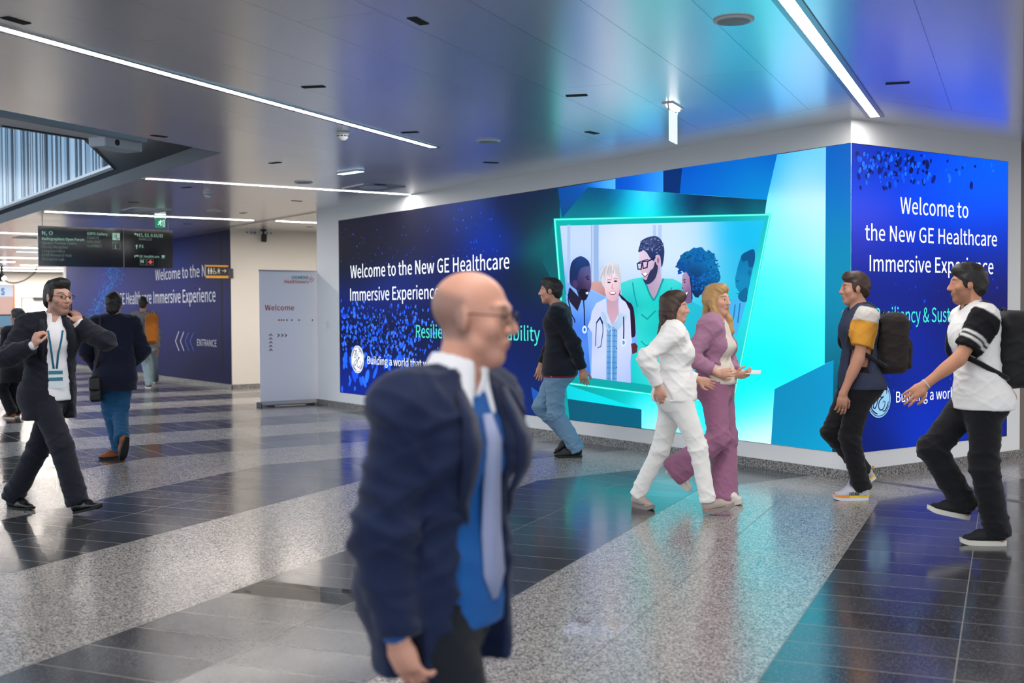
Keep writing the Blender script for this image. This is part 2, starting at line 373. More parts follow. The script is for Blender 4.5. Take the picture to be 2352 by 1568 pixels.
# polished granite floor: light and dark bands that bend, dark bands cut into tiles
g = NG('granite_floor')
P, X, Y, Z = g.pos()
nn = g.dot2(X, Y, 0.848, 0.530); dd = g.dot2(X, Y, -0.530, 0.848)
far = g.math('GREATER_THAN', dd, -1.0)
cf = g.math('MULTIPLY_ADD', g.math('SUBTRACT', X, 0.83), 1.1727, 0.345)
cc = g.mixf(nn, cf, far)
s_ = g.math('DIVIDE', g.math('SUBTRACT', cc, 0.345), 1.46)
par = g.math('FLOORED_MODULO', g.math('FLOOR', s_), 2.0)          # 0 dark, 1 light
t_ = g.mixf(dd, Y, far)
je, ja_id = g.edge(g.math('SUBTRACT', cc, 0.345), 0.73)
jd, jd_id = g.edge(g.math('ADD', t_, 5.195), 0.312)
jl, jl_id = g.edge(g.math('ADD', t_, 5.18), 1.04)
jt = g.mixf(jd, jl, par)
joint = g.math('LESS_THAN', g.math('MINIMUM', je, jt), 0.0028)
wn = g.white(ja_id, g.math('MULTIPLY_ADD', par, 17.3, jd_id))
sp1 = g.noise(P, 120.0, 3.0); sp2 = g.noise(P, 260.0, 2.0); sp3 = g.noise(P, 0.8, 2.0)
def grains(g, P, scale):
    n = g.N.new('ShaderNodeTexVoronoi'); n.inputs['Scale'].default_value = scale; g.L.new(P, n.inputs['Vector'])
    sp_ = g.N.new('ShaderNodeSeparateColor'); g.L.new(n.outputs['Color'], sp_.inputs[0]); return sp_.outputs[0]
gv1, gv2 = grains(g, P, 120.0), grains(g, P, 190.0)
grain = g.ramp(g.math('ADD', g.math('ADD', g.math('MULTIPLY', gv1, 0.55), g.math('MULTIPLY', gv2, 0.30)), g.math('MULTIPLY', sp2, 0.30)), 0.26, 0.82)
lightc = g.mixc(rgb(40, 39, 39), rgb(190, 185, 181), grain)
fleck = g.ramp(g.math('ADD', g.math('MULTIPLY', gv2, 0.7), g.math('MULTIPLY', sp2, 0.3)), 0.62, 0.85)
darkv = g.math('MULTIPLY_ADD', wn, 0.5, 0.75)
dkb = g.N.new('ShaderNodeMix'); dkb.data_type = 'RGBA'; dkb.blend_type = 'MULTIPLY'; dkb.inputs[0].default_value = 1
dkb.inputs[6].default_value = rgb(50, 51, 56); cmb = g.N.new('ShaderNodeCombineXYZ')
for i in range(3): g.L.new(darkv, cmb.inputs[i])
g.L.new(cmb.outputs[0], dkb.inputs[7])
darkc = g.mixc(dkb.outputs[2], rgb(112, 112, 116), g.math('MULTIPLY', fleck, 0.8))
col = g.mixc(darkc, lightc, par)
def inbox(a, a0, a1, b, b0, b1):
    m = g.math('MULTIPLY', g.math('GREATER_THAN', a, a0), g.math('LESS_THAN', a, a1))
    return g.math('MULTIPLY', m, g.math('MULTIPLY', g.math('GREATER_THAN', b, b0), g.math('LESS_THAN', b, b1)))
blk = inbox(nn, -2.575, -1.85, dd, -5.69, -5.40)
pol = g.math('ADD', inbox(nn, -2.575, -1.85, dd, -5.40, -5.10), inbox(nn, -0.66, -0.385, dd, -5.46, -5.18))
col = g.mixc(col, rgb(38, 38, 42), blk)
jc = g.mixc(rgb(128, 124, 116), rgb(112, 104, 98), par)
col = g.mixc(col, jc, joint)
g.L.new(col, g.B.inputs['Base Color'])
ro = g.mixf(0.16, 0.20, par)
ro = g.math('ADD', ro, g.math('MULTIPLY', g.math('SUBTRACT', wn, 0.5), 0.06))
ro = g.math('ADD', ro, g.math('MULTIPLY', joint, 0.3))
ro = g.mixf(ro, 0.03, pol)
g.L.new(ro, g.B.inputs['Roughness'])
g.B.inputs['Specular IOR Level'].default_value = 0.55
M_FLOOR = g.m

# satin metal ceiling panels
g = NG('ceiling_panels')
P, X, Y, Z = g.pos()
nn = g.dot2(X, Y, 0.8526, 0.5225); dd = g.dot2(X, Y, -0.5225, 0.8526)
far = g.math('GREATER_THAN', g.dot2(X, Y, -0.861, 0.509), 2.37)
fa = g.dot2(X, Y, -0.37, 0.929); fb = g.dot2(X, Y, 0.929, 0.37)
a_ = g.mixf(g.math('SUBTRACT', nn, 0.282), fa, far)
b_ = g.mixf(g.math('ADD', dd, 2.35), fb, far)
brd = g.math('MULTIPLY', g.math('GREATER_THAN', Y, -0.66), g.math('LESS_THAN', X, 0.72))
brd = g.math('MULTIPLY', brd, g.math('SUBTRACT', 1.0, far))
e1, i1 = g.edge(a_, 0.545)
row = g.math('MULTIPLY', g.math('FLOORED_MODULO', i1, 2.0), 2.5)
e2, i2 = g.edge(g.math('ADD', b_, row), 5.0)
jn = g.math('LESS_THAN', g.math('MINIMUM', e1, e2), 0.0022)
jn = g.math('MULTIPLY', jn, g.math('SUBTRACT', 1.0, brd))
for a, b in ((Y, -0.66), (X, 0.72)):
    ln = g.math('LESS_THAN', g.math('ABSOLUTE', g.math('SUBTRACT', a, b)), 0.003)
    jn = g.math('MAXIMUM', jn, g.math('MULTIPLY', ln, g.math('MULTIPLY', g.math('GREATER_THAN', Y, -0.67), g.math('MULTIPLY', g.math('LESS_THAN', X, 0.73), g.math('SUBTRACT', 1.0, far)))))
seam = g.math('LESS_THAN', g.math('ABSOLUTE', g.math('SUBTRACT', g.dot2(X, Y, -0.861, 0.509), 2.37)), 0.006)
wn = g.white(i1, i2)
v = g.math('MULTIPLY_ADD', wn, 0.04, 0.92)
cx = g.N.new('ShaderNodeCombineXYZ')
for i in range(3): g.L.new(v, cx.inputs[i])
col = g.mixc(cx.outputs[0], rgb(150, 155, 160), jn)
col = g.mixc(col, rgb(215, 218, 220), g.math('MULTIPLY', seam, 0.7))
g.L.new(col, g.B.inputs['Base Color'])
g.B.inputs['Metallic'].default_value = 0.80
g.L.new(g.math('MULTIPLY_ADD', wn, 0.03, 0.235), g.B.inputs['Roughness'])
M_CEIL = g.m

# granite skirting
g = NG('granite_skirting')
P, X, Y, Z = g.pos()
gr = g.ramp(g.math('ADD', g.math('MULTIPLY', grains(g, P, 95.0), 0.6), g.math('MULTIPLY', grains(g, P, 170.0), 0.4)), 0.2, 0.85)
g.L.new(g.mixc(rgb(44, 43, 45), rgb(176, 172, 168), gr), g.B.inputs['Base Color']); g.B.inputs['Roughness'].default_value = 0.3
M_SKIRT = g.m

M_WHITE = mat('white_wall_paint', (243, 243, 243), 0.55, bump=0.04, bscale=180)
M_BEIGE = mat('cream_wall_paint', (232, 226, 216), 0.6, bump=0.04, bscale=180)
M_ALU = mat('brushed_aluminium', (178, 180, 184), 0.35, 0.9)
M_BLACK = mat('matte_black', (12, 12, 13), 0.6)
M_DARK = mat('dark_grey_metal', (52, 56, 62), 0.5)
M_PLAST = mat('white_plastic', (226, 228, 230), 0.35)
M_STRIP = emis('lamp_strip_light', (255, 250, 246), STRIP)
M_STRIP2 = emis('lamp_strip_light_far', (255, 246, 238), STRIP * 2.3)

# ------------------------------------------------------------------ setting
fl = MB(); fl.poly([(-45, -24, 0), (22, -24, 0), (22, 16, 0), (-45, 16, 0)])
o = struct(fl.build('floor', M_FLOOR)); 
for v in o.data.vertices: v.co.x += o.location.x; v.co.y += o.location.y
o.location = (0, 0, 0)
A0 = np.array([-5.0, -3.8]); E0 = np.array([0.5225, -0.8526]); N0 = np.array([0.8526, 0.5225])
cb = A0 + E0 * 12.2
struct(MB().prism([A0, cb, (12.5, -14.2), (12.5, 16), (-45, 16), (-45, -3.76)], ZC, ZC + 0.16, 1, (False, True)).poly([(*p_, ZC) for p_ in (A0, cb, (12.5, -14.2), (12.5, 16), (-45, 16), (-45, -3.76))]).build('ceiling', [M_CEIL, mat('upstand_grey', (66, 72, 80), 0.6)]))
M_SLAB = mat('void_slab_paint', (226, 226, 228), 0.6)
struct(MB().prism([(-3.8, -2.6), (-45, -2.6), (-45, -3.35), (-10.4, -3.35), (-7.7, -4.47), (-7.2, -5.5), (-2.56, -15.4), (2.5, -14.2)], 3.6, 3.68).build('ceiling', M_SLAB))
b0 = A0 - N0 * 0.85 + E0 * 0.15
struct(MB().prism([b0, b0 + E0 * 11, b0 + E0 * 11 - N0 * 0.12, b0 - N0 * 0.12], 3.31, 3.6).build('trim_1', mat('blue_grey_beam', (126, 146, 160), 0.5)))
struct(MB().box((-45, -1.2, 3.9), (-2.0, -1.0, 7.2)).build('wall_upper', mat('dim_blue_paint', (60, 84, 106), 0.7)))
struct(MB().box((-45, -16, 7.2), (2, -1.0, 7.3)).build('ceiling', mat('added_roof_paint', (170, 178, 186), 0.7)))  # unseen roof, added over the void to hold back world light
# main block
struct(MB().box((-10.80, 0, 0), (0, 0.3, ZC)).build('wall_left', M_WHITE))
struct(MB().box((-0.3, 0.3, 0), (0, 2.603, ZC)).build('wall_right', M_WHITE))
struct(MB().box((-10.80, 0.3, 0), (-10.5, 8, ZC)).build('wall_inner', M_BEIGE))
struct(MB().box((-0.4, 2.604, 0), (-0.1, 12, ZC)).build('wall_end', mat('taupe_wall_paint', (128, 118, 110), 0.6)))
struct(MB().box((-10.82, -0.02, 0), (0.02, 0, 0.0863)).build('baseboard_left', M_SKIRT))
struct(MB().box((0, 0, 0), (0.02, 2.63, 0.0863)).build('baseboard_right', M_SKIRT))
struct(MB().box((-15.7, 0.31, 0), (-15.4, 9, ZC)).build('wall_back', M_BEIGE))
struct(MB().box((-15.4, 0.31, 0), (-15.38, 9, 0.085)).build('baseboard_back', M_SKIRT))
struct(MB().box((-28.6, 0.31, 0), (-15.70, 0.6, ZC)).build('wall_middle', M_BEIGE))
struct(MB().box((-28.6, 0.27, 0), (-15.38, 0.29, 0.085)).build('baseboard_middle', M_SKIRT))
struct(MB().box((-41.8, -22, 0), (-41.5, 14, ZC)).build('wall_far', M_BEIGE))
struct(MB().box((-41.5, -22, 0), (-41.48, 14, 0.085)).build('baseboard_far', M_SKIRT))
struct(MB().box((-45, 13.7, 0), (22, 14, ZC)).build('wall_outer', M_BEIGE))
struct(MB().box((0.03, 0.09, 0.0), (14, 0.185, 0.002)).build('trim_2', mat('floor_joint_metal', (118, 118, 124), 0.35, 0.7)))
# ceiling gap above the corridor behind the main wall
struct(MB().box((-16.5, 0.07, ZC - 0.004), (-9.6, 0.10, ZC - 0.0005)).build('trim_3', M_BLACK))
struct(MB().box((-16.5, -0.02, ZC - 0.003), (-10.8, -0.012, ZC - 0.0005)).build('trim_4', M_BLACK))

# striped glass round the opening of the upper floor
g = NG('striped_glass')
P, X, Y, Z = g.pos()
al = g.math('ADD', X, g.math('MULTIPLY', Y, -0.8))
i1 = g.math('FLOOR', g.math('DIVIDE', al, 0.085)); i2 = g.math('FLOOR', g.math('DIVIDE', al, 0.23))
w1 = g.white(i1, 3.0); w2 = g.white(i2, 9.0)
top = g.math('MULTIPLY_ADD', g.white(i1, 5.0), 0.9, 4.0)
fro = g.math('MULTIPLY', g.math('GREATER_THAN', w1, 0.42), 1.0)
g.L.new(g.mixc(rgb(24, 40, 56), g.mixc(rgb(120, 156, 184), rgb(196, 220, 238), w2), fro), g.B.inputs['Base Color'])
g.L.new(g.mixf(0.30, 0.92, fro), g.B.inputs['Alpha'])
g.B.inputs['Roughness'].default_value = 0.2
M_STRIPED = g.m
struct(MB().box((-30, -3.31, 3.69), (-10.42, -3.29, 6.2)).build('window_1', M_STRIPED))
q0, q1 = np.array([-10.40, -3.30]), np.array([-7.66, -4.44]); qd = (q1 - q0) / np.linalg.norm(q1 - q0); qn = np.array([-qd[1], qd[0]]) * 0.01
struct(MB().prism([q0 - qn, q1 - qn, q1 + qn, q0 + qn], 3.70, 6.2).build('window_2', M_STRIPED))
rl = MB()
rl.box((-30, -3.37, 3.585), (-10.4, -3.345, 3.63)); 
rl.prism([np.array([-10.4, -3.37]), np.array([-7.7, -4.49]), np.array([-7.66, -4.46]), np.array([-10.38, -3.345])], 3.585, 3.63)
rl.prism([np.array([-7.72, -4.5]), np.array([-7.22, -5.52]), np.array([-7.17, -5.5]), np.array([-7.67, -4.47])], 3.585, 3.63)
struct(rl.build('trim_5', M_DARK))
# added bluish fill lamp below the upper roof, brightens the striped glass
ld = bpy.data.lights.new('upper_fill', 'AREA'); ld.shape = 'RECTANGLE'; ld.size = 12; ld.size_y = 4; ld.energy = 420; ld.color = (0.62, 0.84, 1.0)
lo = bpy.data.objects.new('upper_fill', ld); COL.objects.link(lo); lo.location = (-13, -5.0, 7.1)

# ------------------------------------------------------------------ ceiling lamps
LIGHTG = 'recessed strip lamps in the ceiling'
def strip(p0, p1, label, wide=0.075, plate=0.15):
    far_ = p0[0] < -12
    p0 = np.array(p0, float); p1 = np.array(p1, float)
    c = (p0 + p1) / 2; L_ = np.linalg.norm(p1 - p0); d = (p1 - p0) / L_; n = np.array([-d[1], d[0]])
    t = thing('strip_light', (c[0], c[1], ZC - 0.006), label, 'light', LIGHTG)
    ax = [np.array([d[0], d[1], 0]), np.array([n[0], n[1], 0]), ZZ]; cz = np.array([c[0], c[1], 0])
    m = MB()
    for sg in (-1, 1): m.obox(cz + ax[1] * sg * (plate + wide) / 4 + ZZ * (ZC - 0.004), ax, (L_ / 2 + 0.04, (plate - wide) / 4, 0.003))
    for sg in (-1, 1): m.obox(cz + ax[0] * sg * (L_ / 2 + 0.02) + ZZ * (ZC - 0.004), ax, (0.02, wide / 2, 0.003))
    m.build('frame', M_ALU, t)
    MB().obox(cz + ZZ * (ZC - 0.0035), ax, (L_ / 2, wide / 2, 0.0022)).build('diffuser', M_STRIP2 if far_ else M_STRIP, t)
    return t
def nd(n, d): return (N0 * n + np.array([-0.5225, 0.8526]) * d)
strip(nd(-4.07, -9.5), nd(-4.07, -0.05), 'long white strip light running from the left edge of the photo across the ceiling', 0.07, 0.14)
strip(nd(0.205, -11.5), nd(0.205, -0.03), 'wide white strip light at top right ending above the wall corner', 0.075, 0.15)
strip(nd(4.48, -14), nd(4.48, 8), 'strip light overhead to the right of the camera, outside the photo')
strip(nd(8.75, -9), nd(8.75, 8), 'strip light overhead far right of the camera, outside the photo')
strip((-7.67, -3.76), (-7.67, -0.03), 'white strip light whose right end meets the top of the main wall', 0.07, 0.10)
strip((-13.11, -3.71), (-13.08, -0.16), 'white strip light just above the hanging black sign', 0.07, 0.10)
strip((-13.02, 0.25), (-13.0, 5.0), 'short visible strip light over the passage behind the roll-up banner', 0.07, 0.10)
strip((-18.66, -3.6), (-18.66, -1.2), 'first strip light left of the hanging black sign, level with its top', 0.08, 0.11)
strip((-24.05, -3.6), (-24.05, -1.0), 'second strip light left of the hanging black sign, at its middle', 0.08, 0.11)
strip((-29.6, -3.6), (-29.6, 6), 'third strip light left of the hanging black sign, at the lower text lines', 0.09, 0.12)
strip((-32.5, -3.6), (-32.5, -0.2), 'short far strip light ending left of the black sign corner', 0.09, 0.12)
strip((-34.8, 0.45), (-34.8, 6), 'short far strip light touching the lower left edge of the black sign', 0.09, 0.12)
strip((-37.2, -0.1), (-37.2, 6), 'far strip light just below the lower left corner of the black sign', 0.09, 0.12)
strip((-40.1, -3.6), (-40.1, 7), 'farthest strip light against the far cream wall', 0.09, 0.12)
# ------------------------------------------------------------------ flat pictures: outlines on the wall, colour samples blended over them
class Art:
    """plane: function pixel -> point on the wall; nrm: towards the viewer. Each new shape lies a fraction of a millimetre in front of the last"""
    def __init__(s, plane, nrm, base): s.plane = plane; s.n = np.array(nrm, float); s.off = base; s.V = []; s.F = []; s.C = []
    def put(s, P3, faces, cols, step=0.00005):
        k = len(s.V); s.off += step
        s.V += [tuple(np.asarray(p) + s.n * s.off) for p in P3]; s.C += [tuple(c) for c in cols]
        s.F += [tuple(i + k for i in f) for f in faces]
    def poly(s, pts, col, edge=None, step=0.00005, power=2.0):
        """col: one colour (0-255) or samples [(u, v, (r,g,b)), ...]"""
        if not isinstance(col, list):
            c = lin(col); s.put([s.plane(*p) for p in pts], tessellate_polygon([[Vector((p[0], p[1], 0)) for p in pts]]), [c] * len(pts), step); return
        if edge is None:
            q = np.array(pts); edge = max(6.0, max(q.max(0) - q.min(0)) / 14)
        bm = bmesh.new(); vs = [bm.verts.new((p[0], p[1], 0)) for p in pts]
        for t in tessellate_polygon([[Vector((p[0], p[1], 0)) for p in pts]]): bm.faces.new([vs[i] for i in t])
        for _ in range(6):
            es = [e for e in bm.edges if e.calc_length() > edge]
            if not es: break
            bmesh.ops.subdivide_edges(bm, edges=es, cuts=1)
            bmesh.ops.triangulate(bm, faces=[f for f in bm.faces if len(f.verts) > 3])
        bm.verts.index_update()
        Q = np.array([v.co[:2] for v in bm.verts])
        S = np.array([(a, b) for a, b, _ in col], float); Cc = np.array([c for _, _, c in col], float)
        d2 = ((Q[:, None, :] - S[None]) ** 2).sum(2)
        ss = ((S[:, None, :] - S[None]) ** 2).sum(2); ss = np.sort(ss, axis=1)[:, min(2, len(S) - 1)]
        w = np.exp(-d2 / (2 * 0.40 * ss[None] + 1)) + 1e-7 / (d2 + 30.0) * 30; w /= w.sum(1, keepdims=True)
        cols = lin(w @ Cc)
        s.put([s.plane(*q) for q in Q], [tuple(v.index for v in f.verts) for f in bm.faces], cols, step)
        bm.free()
    def soft(s, pts, col, edge=None):
        Pp = np.array(pts, float); n = len(Pp); Q = []
        for i in range(n):
            p0, p1, p2, p3 = Pp[i-1], Pp[i], Pp[(i+1) % n], Pp[(i+2) % n]
            for t in (0, .25, .5, .75): Q.append(0.5*((2*p1)+(p2-p0)*t+(2*p0-5*p1+4*p2-p3)*t*t+(3*p1-p0-3*p2+p3)*t**3))
        s.poly([tuple(q) for q in Q], col, edge)
    def ell(s, c, rx, ry, col, n=14, rot=0.0, step=0.00001):
        P = []
        for i in range(n):
            w = 2 * math.pi * i / n; x, y = rx * math.cos(w), ry * math.sin(w)
            P.append((c[0] + x * math.cos(rot) - y * math.sin(rot), c[1] + x * math.sin(rot) + y * math.cos(rot)))
        s.put([s.plane(*p) for p in P], [tuple(range(n))], [lin(col)] * n, step)
    def stroke(s, pts, wd, col, closed=False, step=0.00005):
        pts = [np.array(p, float) for p in pts]; n = len(pts); L_, R2 = [], []
        for i in range(n):
            a = pts[i-1] if (closed or i > 0) else pts[i]; b = pts[(i+1) % n] if (closed or i < n-1) else pts[i]
            d1 = pts[i] - a; d2 = b - pts[i]
            d1 = d1 / (np.linalg.norm(d1) + 1e-9); d2 = d2 / (np.linalg.norm(d2) + 1e-9)
            t = d1 + d2; t /= (np.linalg.norm(t) + 1e-9); nn_ = np.array([-t[1], t[0]])
            nx = np.array([-d2[1], d2[0]]) if np.linalg.norm(d2) > .5 else np.array([-d1[1], d1[0]])
            k = min(1 / max(abs(nn_ @ nx), 0.35), 2.5) * wd / 2
            L_.append(pts[i] + nn_ * k); R2.append(pts[i] - nn_ * k)
        m = n if closed else n - 1
        Q = L_ + R2
        s.put([s.plane(*q) for q in Q], [(i, (i+1) % n, n + (i+1) % n, n + i) for i in range(m)], [lin(col)] * (2*n), step)
    def build(s, name, m, parent):
        o0 = wloc(parent); me = bpy.data.meshes.new(name)
        me.from_pydata((np.array(s.V) - o0).tolist(), [], s.F)
        a = me.color_attributes.new('tint', 'FLOAT_COLOR', 'POINT')
        a.data.foreach_set('color', np.c_[np.array(s.C), np.ones(len(s.C))].ravel())
        me.materials.append(m); 
        # faces look towards the room
        bm = bmesh.new(); bm.from_mesh(me)
        nv = Vector(s.n)
        fl = [f for f in bm.faces if f.normal.dot(nv) < 0]
        bmesh.ops.reverse_faces(bm, faces=fl); bm.to_mesh(me); bm.free()
        return link(name, me, parent)
def line_text(mb, plane, s, l, r, top, mi=0, bold=0.0, off=None, shear=0.0):
    """l, r: pixels of the two ends of the baseline; top: pixel at capital height near the left end"""
    a, b, t = plane(*l), plane(*r), plane(*top)
    rv = b - a; rv[2] = 0; wd_ = np.linalg.norm(rv); rv = rv / wd_
    a = a + (off if off is not None else 0)
    text(mb, s, a, rv, ZZ, wd_, t[2] - a[2], mi, bold * 0.8, shear=shear)
E_ART = attr_mat('screen_picture', emit=1.34, rough=0.55, spec=0.03)
E_WHITE = emis('screen_white', (240, 246, 255), 1.25)
E_TEAL = emis('screen_teal', (60, 240, 215), 1.0)
E_NAVY = emis('screen_navy', (6, 30, 90), 1.0)
E_NEON = emis('screen_neon_green', (90, 255, 215), 1.1)
E_PALE = emis('screen_pale_blue', (150, 205, 240), 1.0)
M_BEZEL = mat('screen_black_edge', (10, 11, 14), 0.5)

def monogram(mb, ctr, R, rv, uv, nrm, m_disc, m_ink):
    """round badge: pale disc, ring, two curled script letters and four swashes"""
    ctr = np.asarray(ctr, float)
    pt = lambda x, y, z=0.0: ctr + rv * x * R + uv * y * R + nrm * z
    def ring(r0, r1, z, mi, n=64):
        V = [pt(r0*math.cos(2*math.pi*i/n), r0*math.sin(2*math.pi*i/n), z) for i in range(n)] + [pt(r1*math.cos(2*math.pi*i/n), r1*math.sin(2*math.pi*i/n), z) for i in range(n)]
        mb.add(V, [(i, (i+1) % n, n + (i+1) % n, n + i) for i in range(n)], mi)
    n = 64
    mb.add([pt(math.cos(2*math.pi*i/n), math.sin(2*math.pi*i/n)) for i in range(n)], [tuple(range(n))], m_disc)
    ring(0.885, 0.935, 0.0008, m_ink)
    def crv(P, w):
        P = np.array(P, float); Q = []
        for i in range(len(P) - 1):                       # Catmull-Rom
            p0, p1, p2, p3 = P[max(i-1, 0)], P[i], P[i+1], P[min(i+2, len(P)-1)]
            for t in np.linspace(0, 1, 7)[:-1]:
                Q.append(0.5*((2*p1) + (p2-p0)*t + (2*p0-5*p1+4*p2-p3)*t*t + (3*p1-p0-3*p2+p3)*t**3))
        Q.append(P[-1]); Q = np.array(Q); k = len(Q)
        d = np.gradient(Q, axis=0); d /= np.linalg.norm(d, axis=1, keepdims=True) + 1e-9
        nn_ = np.c_[-d[:, 1], d[:, 0]]
        ww = w * (0.35 + 0.65 * np.sin(np.linspace(0.12, math.pi - 0.12, k)))[:, None]
        V = [pt(*q, 0.0012) for q in Q + nn_*ww/2] + [pt(*q, 0.0012) for q in Q - nn_*ww/2]
        mb.add(V, [(i, i+1, k+i+1, k+i) for i in range(k-1)], m_ink)
    crv([(-.52, .02), (-.40, .24), (-.18, .46), (-.10, .60), (-.20, .64), (-.34, .46), (-.42, .20), (-.34, .10), (-.20, .22), (-.06, .44)], .085)   # first letter, bowl
    crv([(-.06, .46), (-.10, .10), (-.20, -.24), (-.36, -.46), (-.50, -.40), (-.46, -.22), (-.26, -.06), (-.02, .06)], .085)                          # and its tail
    crv([(.42, .42), (.36, .58), (.20, .56), (.08, .38), (.10, .18), (.26, .10), (.36, .16), (.26, .10), (.04, -.06), (-.06, -.34), (.06, -.56), (.28, -.56), (.46, -.36), (.50, -.16), (.38, -.10), (.30, -.22)], .085)  # second letter
    for q in range(4):
        a = q * math.pi / 2 + 0.42
        crv([(0.80*math.cos(a + t), 0.80*math.sin(a + t)) if t > 0.15 else (0.70*math.cos(a + t), 0.70*math.sin(a + t)) for t in (0.0, 0.22, 0.5, 0.78, 0.98)], .10)

# ------------------------------------------------------------------ main screen
PL = lambda u, v: ony(u, v, -0.004)
SX0, SZ0, SZ1 = -9.99, 0.235, 2.956
scr = thing('video_wall', (-5.0, 0, SZ0), 'long video wall showing a smiling medical team beside the welcome lettering', 'screen')
MB().box((SX0, -0.004, SZ0), (-0.004, 0, SZ1)).build('panel', M_BEZEL, scr)
A = Art(PL, (0, -1, 0), 0.0005)
bgs = [(778,510,(24,24,38)),(860,500,(28,28,44)),(940,500,(30,30,54)),(1010,480,(60,66,108)),(1060,470,(44,60,124)),(1080,520,(20,44,120)),(1120,560,(4,44,170)),(1160,540,(8,40,110)),(1000,560,(30,34,76)),(900,580,(20,22,42)),(800,600,(16,18,30)),(1000,620,(18,26,72)),(820,650,(10,18,44)),(790,690,(4,34,140)),(850,690,(4,40,160)),(920,670,(6,44,160)),(800,760,(4,10,36)),(880,770,(6,12,40)),(840,720,(6,20,66)),(930,730,(8,16,56)),(790,860,(4,22,90)),(850,870,(6,34,140)),(900,850,(6,20,84)),(790,895,(4,40,170)),(960,760,(8,14,44)),(1000,700,(8,20,74)),(1080,640,(8,36,130)),(1140,640,(12,24,60)),(1200,520,(22,26,46)),(1190,450,(20,32,70)),(1230,470,(18,30,54)),(1190,650,(12,20,38)),(1240,640,(10,26,40)),(1120,740,(6,26,92)),(1190,760,(6,24,70)),(1150,860,(4,24,96)),(1200,880,(4,28,86)),(1150,925,(10,44,130)),(1230,940,(6,34,96)),(960,900,(14,34,96)),(1050,880,(8,32,100)),(1250,500,(12,60,76)),(1258,560,(0,104,108)),(1250,620,(0,86,94))]
X0, X1 = 777.6, 1954.3
tl = lambda u: 506.9 + (328.8 - 506.9) * ((u - X0) / (X1 - X0))
corners = [(778, 507.2), (1290, 429.5), (1290, 961.5), (782, 901.0)]
A.poly(corners, bgs, edge=16)
Zm = lambda *a: [(1180 + x / 2.119, 320 + y / 2.119) for x, y in a]
def Sm(*a): return [(1180 + x / 2.119, 320 + y / 2.119, c) for x, y, c in a]
# bright field on the right
A.poly(Zm((225,238),(1642,18),(1640,1530),(622,1405),(225,1350)), Sm((240,300,(10,60,110)),(300,330,(0,90,120)),(240,420,(0,190,190)),(215,700,(0,150,150)),(270,1000,(0,120,125)),(300,1180,(0,150,150)),(500,1240,(0,190,190)),(1320,90,(40,165,255)),(1450,70,(90,185,255)),(1500,60,(120,195,255)),(1400,160,(160,212,255)),(1420,380,(186,222,255)),(1350,480,(150,215,255)),(1480,500,(170,220,255)),(1300,520,(90,225,245)),(1260,760,(60,222,240)),(1340,700,(80,225,252)),(1450,720,(120,225,255)),(1200,860,(40,228,240)),(1380,900,(36,222,250)),(1480,980,(60,226,252)),(1200,1100,(0,226,248)),(1330,1060,(10,216,246)),(1120,1180,(0,226,240)),(1060,1300,(0,236,250)),(1160,1290,(30,236,255)),(1220,1330,(100,236,255)),(1120,1420,(196,244,255)),(1230,1450,(216,248,255)),(900,1300,(0,230,248)),(800,1370,(170,240,255)),(700,1380,(190,242,255)),(680,1280,(0,225,240)),(640,1330,(120,235,250))), edge=16)
A.poly(Zm((215,238),(495,192),(495,242),(362,233),(235,383)), Sm((220,250,(6,60,150)),(300,240,(8,80,170)),(420,215,(30,120,220)),(480,205,(70,165,250)),(490,235,(90,180,255)),(240,370,(6,70,120)),(300,290,(4,70,140))))
A.poly(Zm((140,600),(196,392),(232,386),(200,480),(215,700),(262,1150),(235,1000),(195,700)), Sm((200,420,(0,96,104)),(150,590,(10,50,70)),(210,640,(0,110,112)),(240,1000,(0,80,96))))
A.poly(Zm((495,189),(728,153),(728,256),(495,242)), Sm((500,200,(0,70,180)),(500,235,(0,76,186)),(620,200,(6,96,210)),(720,170,(40,140,236)),(720,245,(60,160,250))))
A.poly(Zm((728,153),(822,138),(808,263),(728,256)), (2, 42, 104))
A.poly(Zm((820,138),(1283,70),(1232,294),(808,263)), Sm((830,150,(0,70,176)),(1000,140,(0,86,186)),(1250,90,(0,78,176)),(900,230,(0,100,200)),(1100,250,(0,112,196)),(1210,270,(0,150,206)),(820,250,(0,90,190))))
A.poly(Zm((235,383),(362,233),(1232,294),(1222,366),(205,390)), Sm((362,240,(8,56,110)),(300,320,(4,66,110)),(450,290,(0,64,110)),(520,270,(4,110,176)),(580,300,(0,190,230)),(655,265,(110,205,255)),(650,310,(40,225,250)),(655,375,(0,240,240)),(560,370,(0,200,200)),(740,290,(0,150,190)),(800,300,(2,44,90)),(780,375,(0,150,150)),(880,310,(4,30,66)),(950,350,(2,70,90)),(1000,300,(4,36,72)),(1100,320,(4,44,72)),(1000,372,(0,150,146)),(1180,360,(0,150,150)),(1200,300,(4,50,80)),(420,372,(0,140,140)),(300,380,(0,140,140))))
A.poly(Zm((1520,36),(1642,18),(1640,1532),(1550,1520),(1557,1074),(1514,1092)), Sm((1560,40,(0,86,176)),(1620,40,(0,84,176)),(1580,300,(0,110,190)),(1600,600,(0,122,160)),(1560,700,(0,132,170)),(1580,1000,(0,112,140)),(1600,1200,(0,84,104)),(1600,1450,(2,44,58)),(1570,1500,(2,48,62))))
A.poly(Zm((1270,1215),(1557,1073),(1550,1519),(1252,1482)), Sm((1280,1230,(0,118,164)),(1540,1090,(0,140,190)),(1400,1300,(0,126,170)),(1260,1470,(0,130,170)),(1530,1500,(0,150,200))))
A.poly(Zm((262,1262),(622,1314),(622,1405),(272,1364)), Sm((270,1300,(0,74,100)),(600,1380,(0,90,120)),(450,1330,(0,84,112))))
A.poly(Zm((255,1192),(622,1314),(262,1262)), Sm((260,1230,(0,170,190)),(420,1260,(0,222,226)),(600,1305,(0,214,222))))
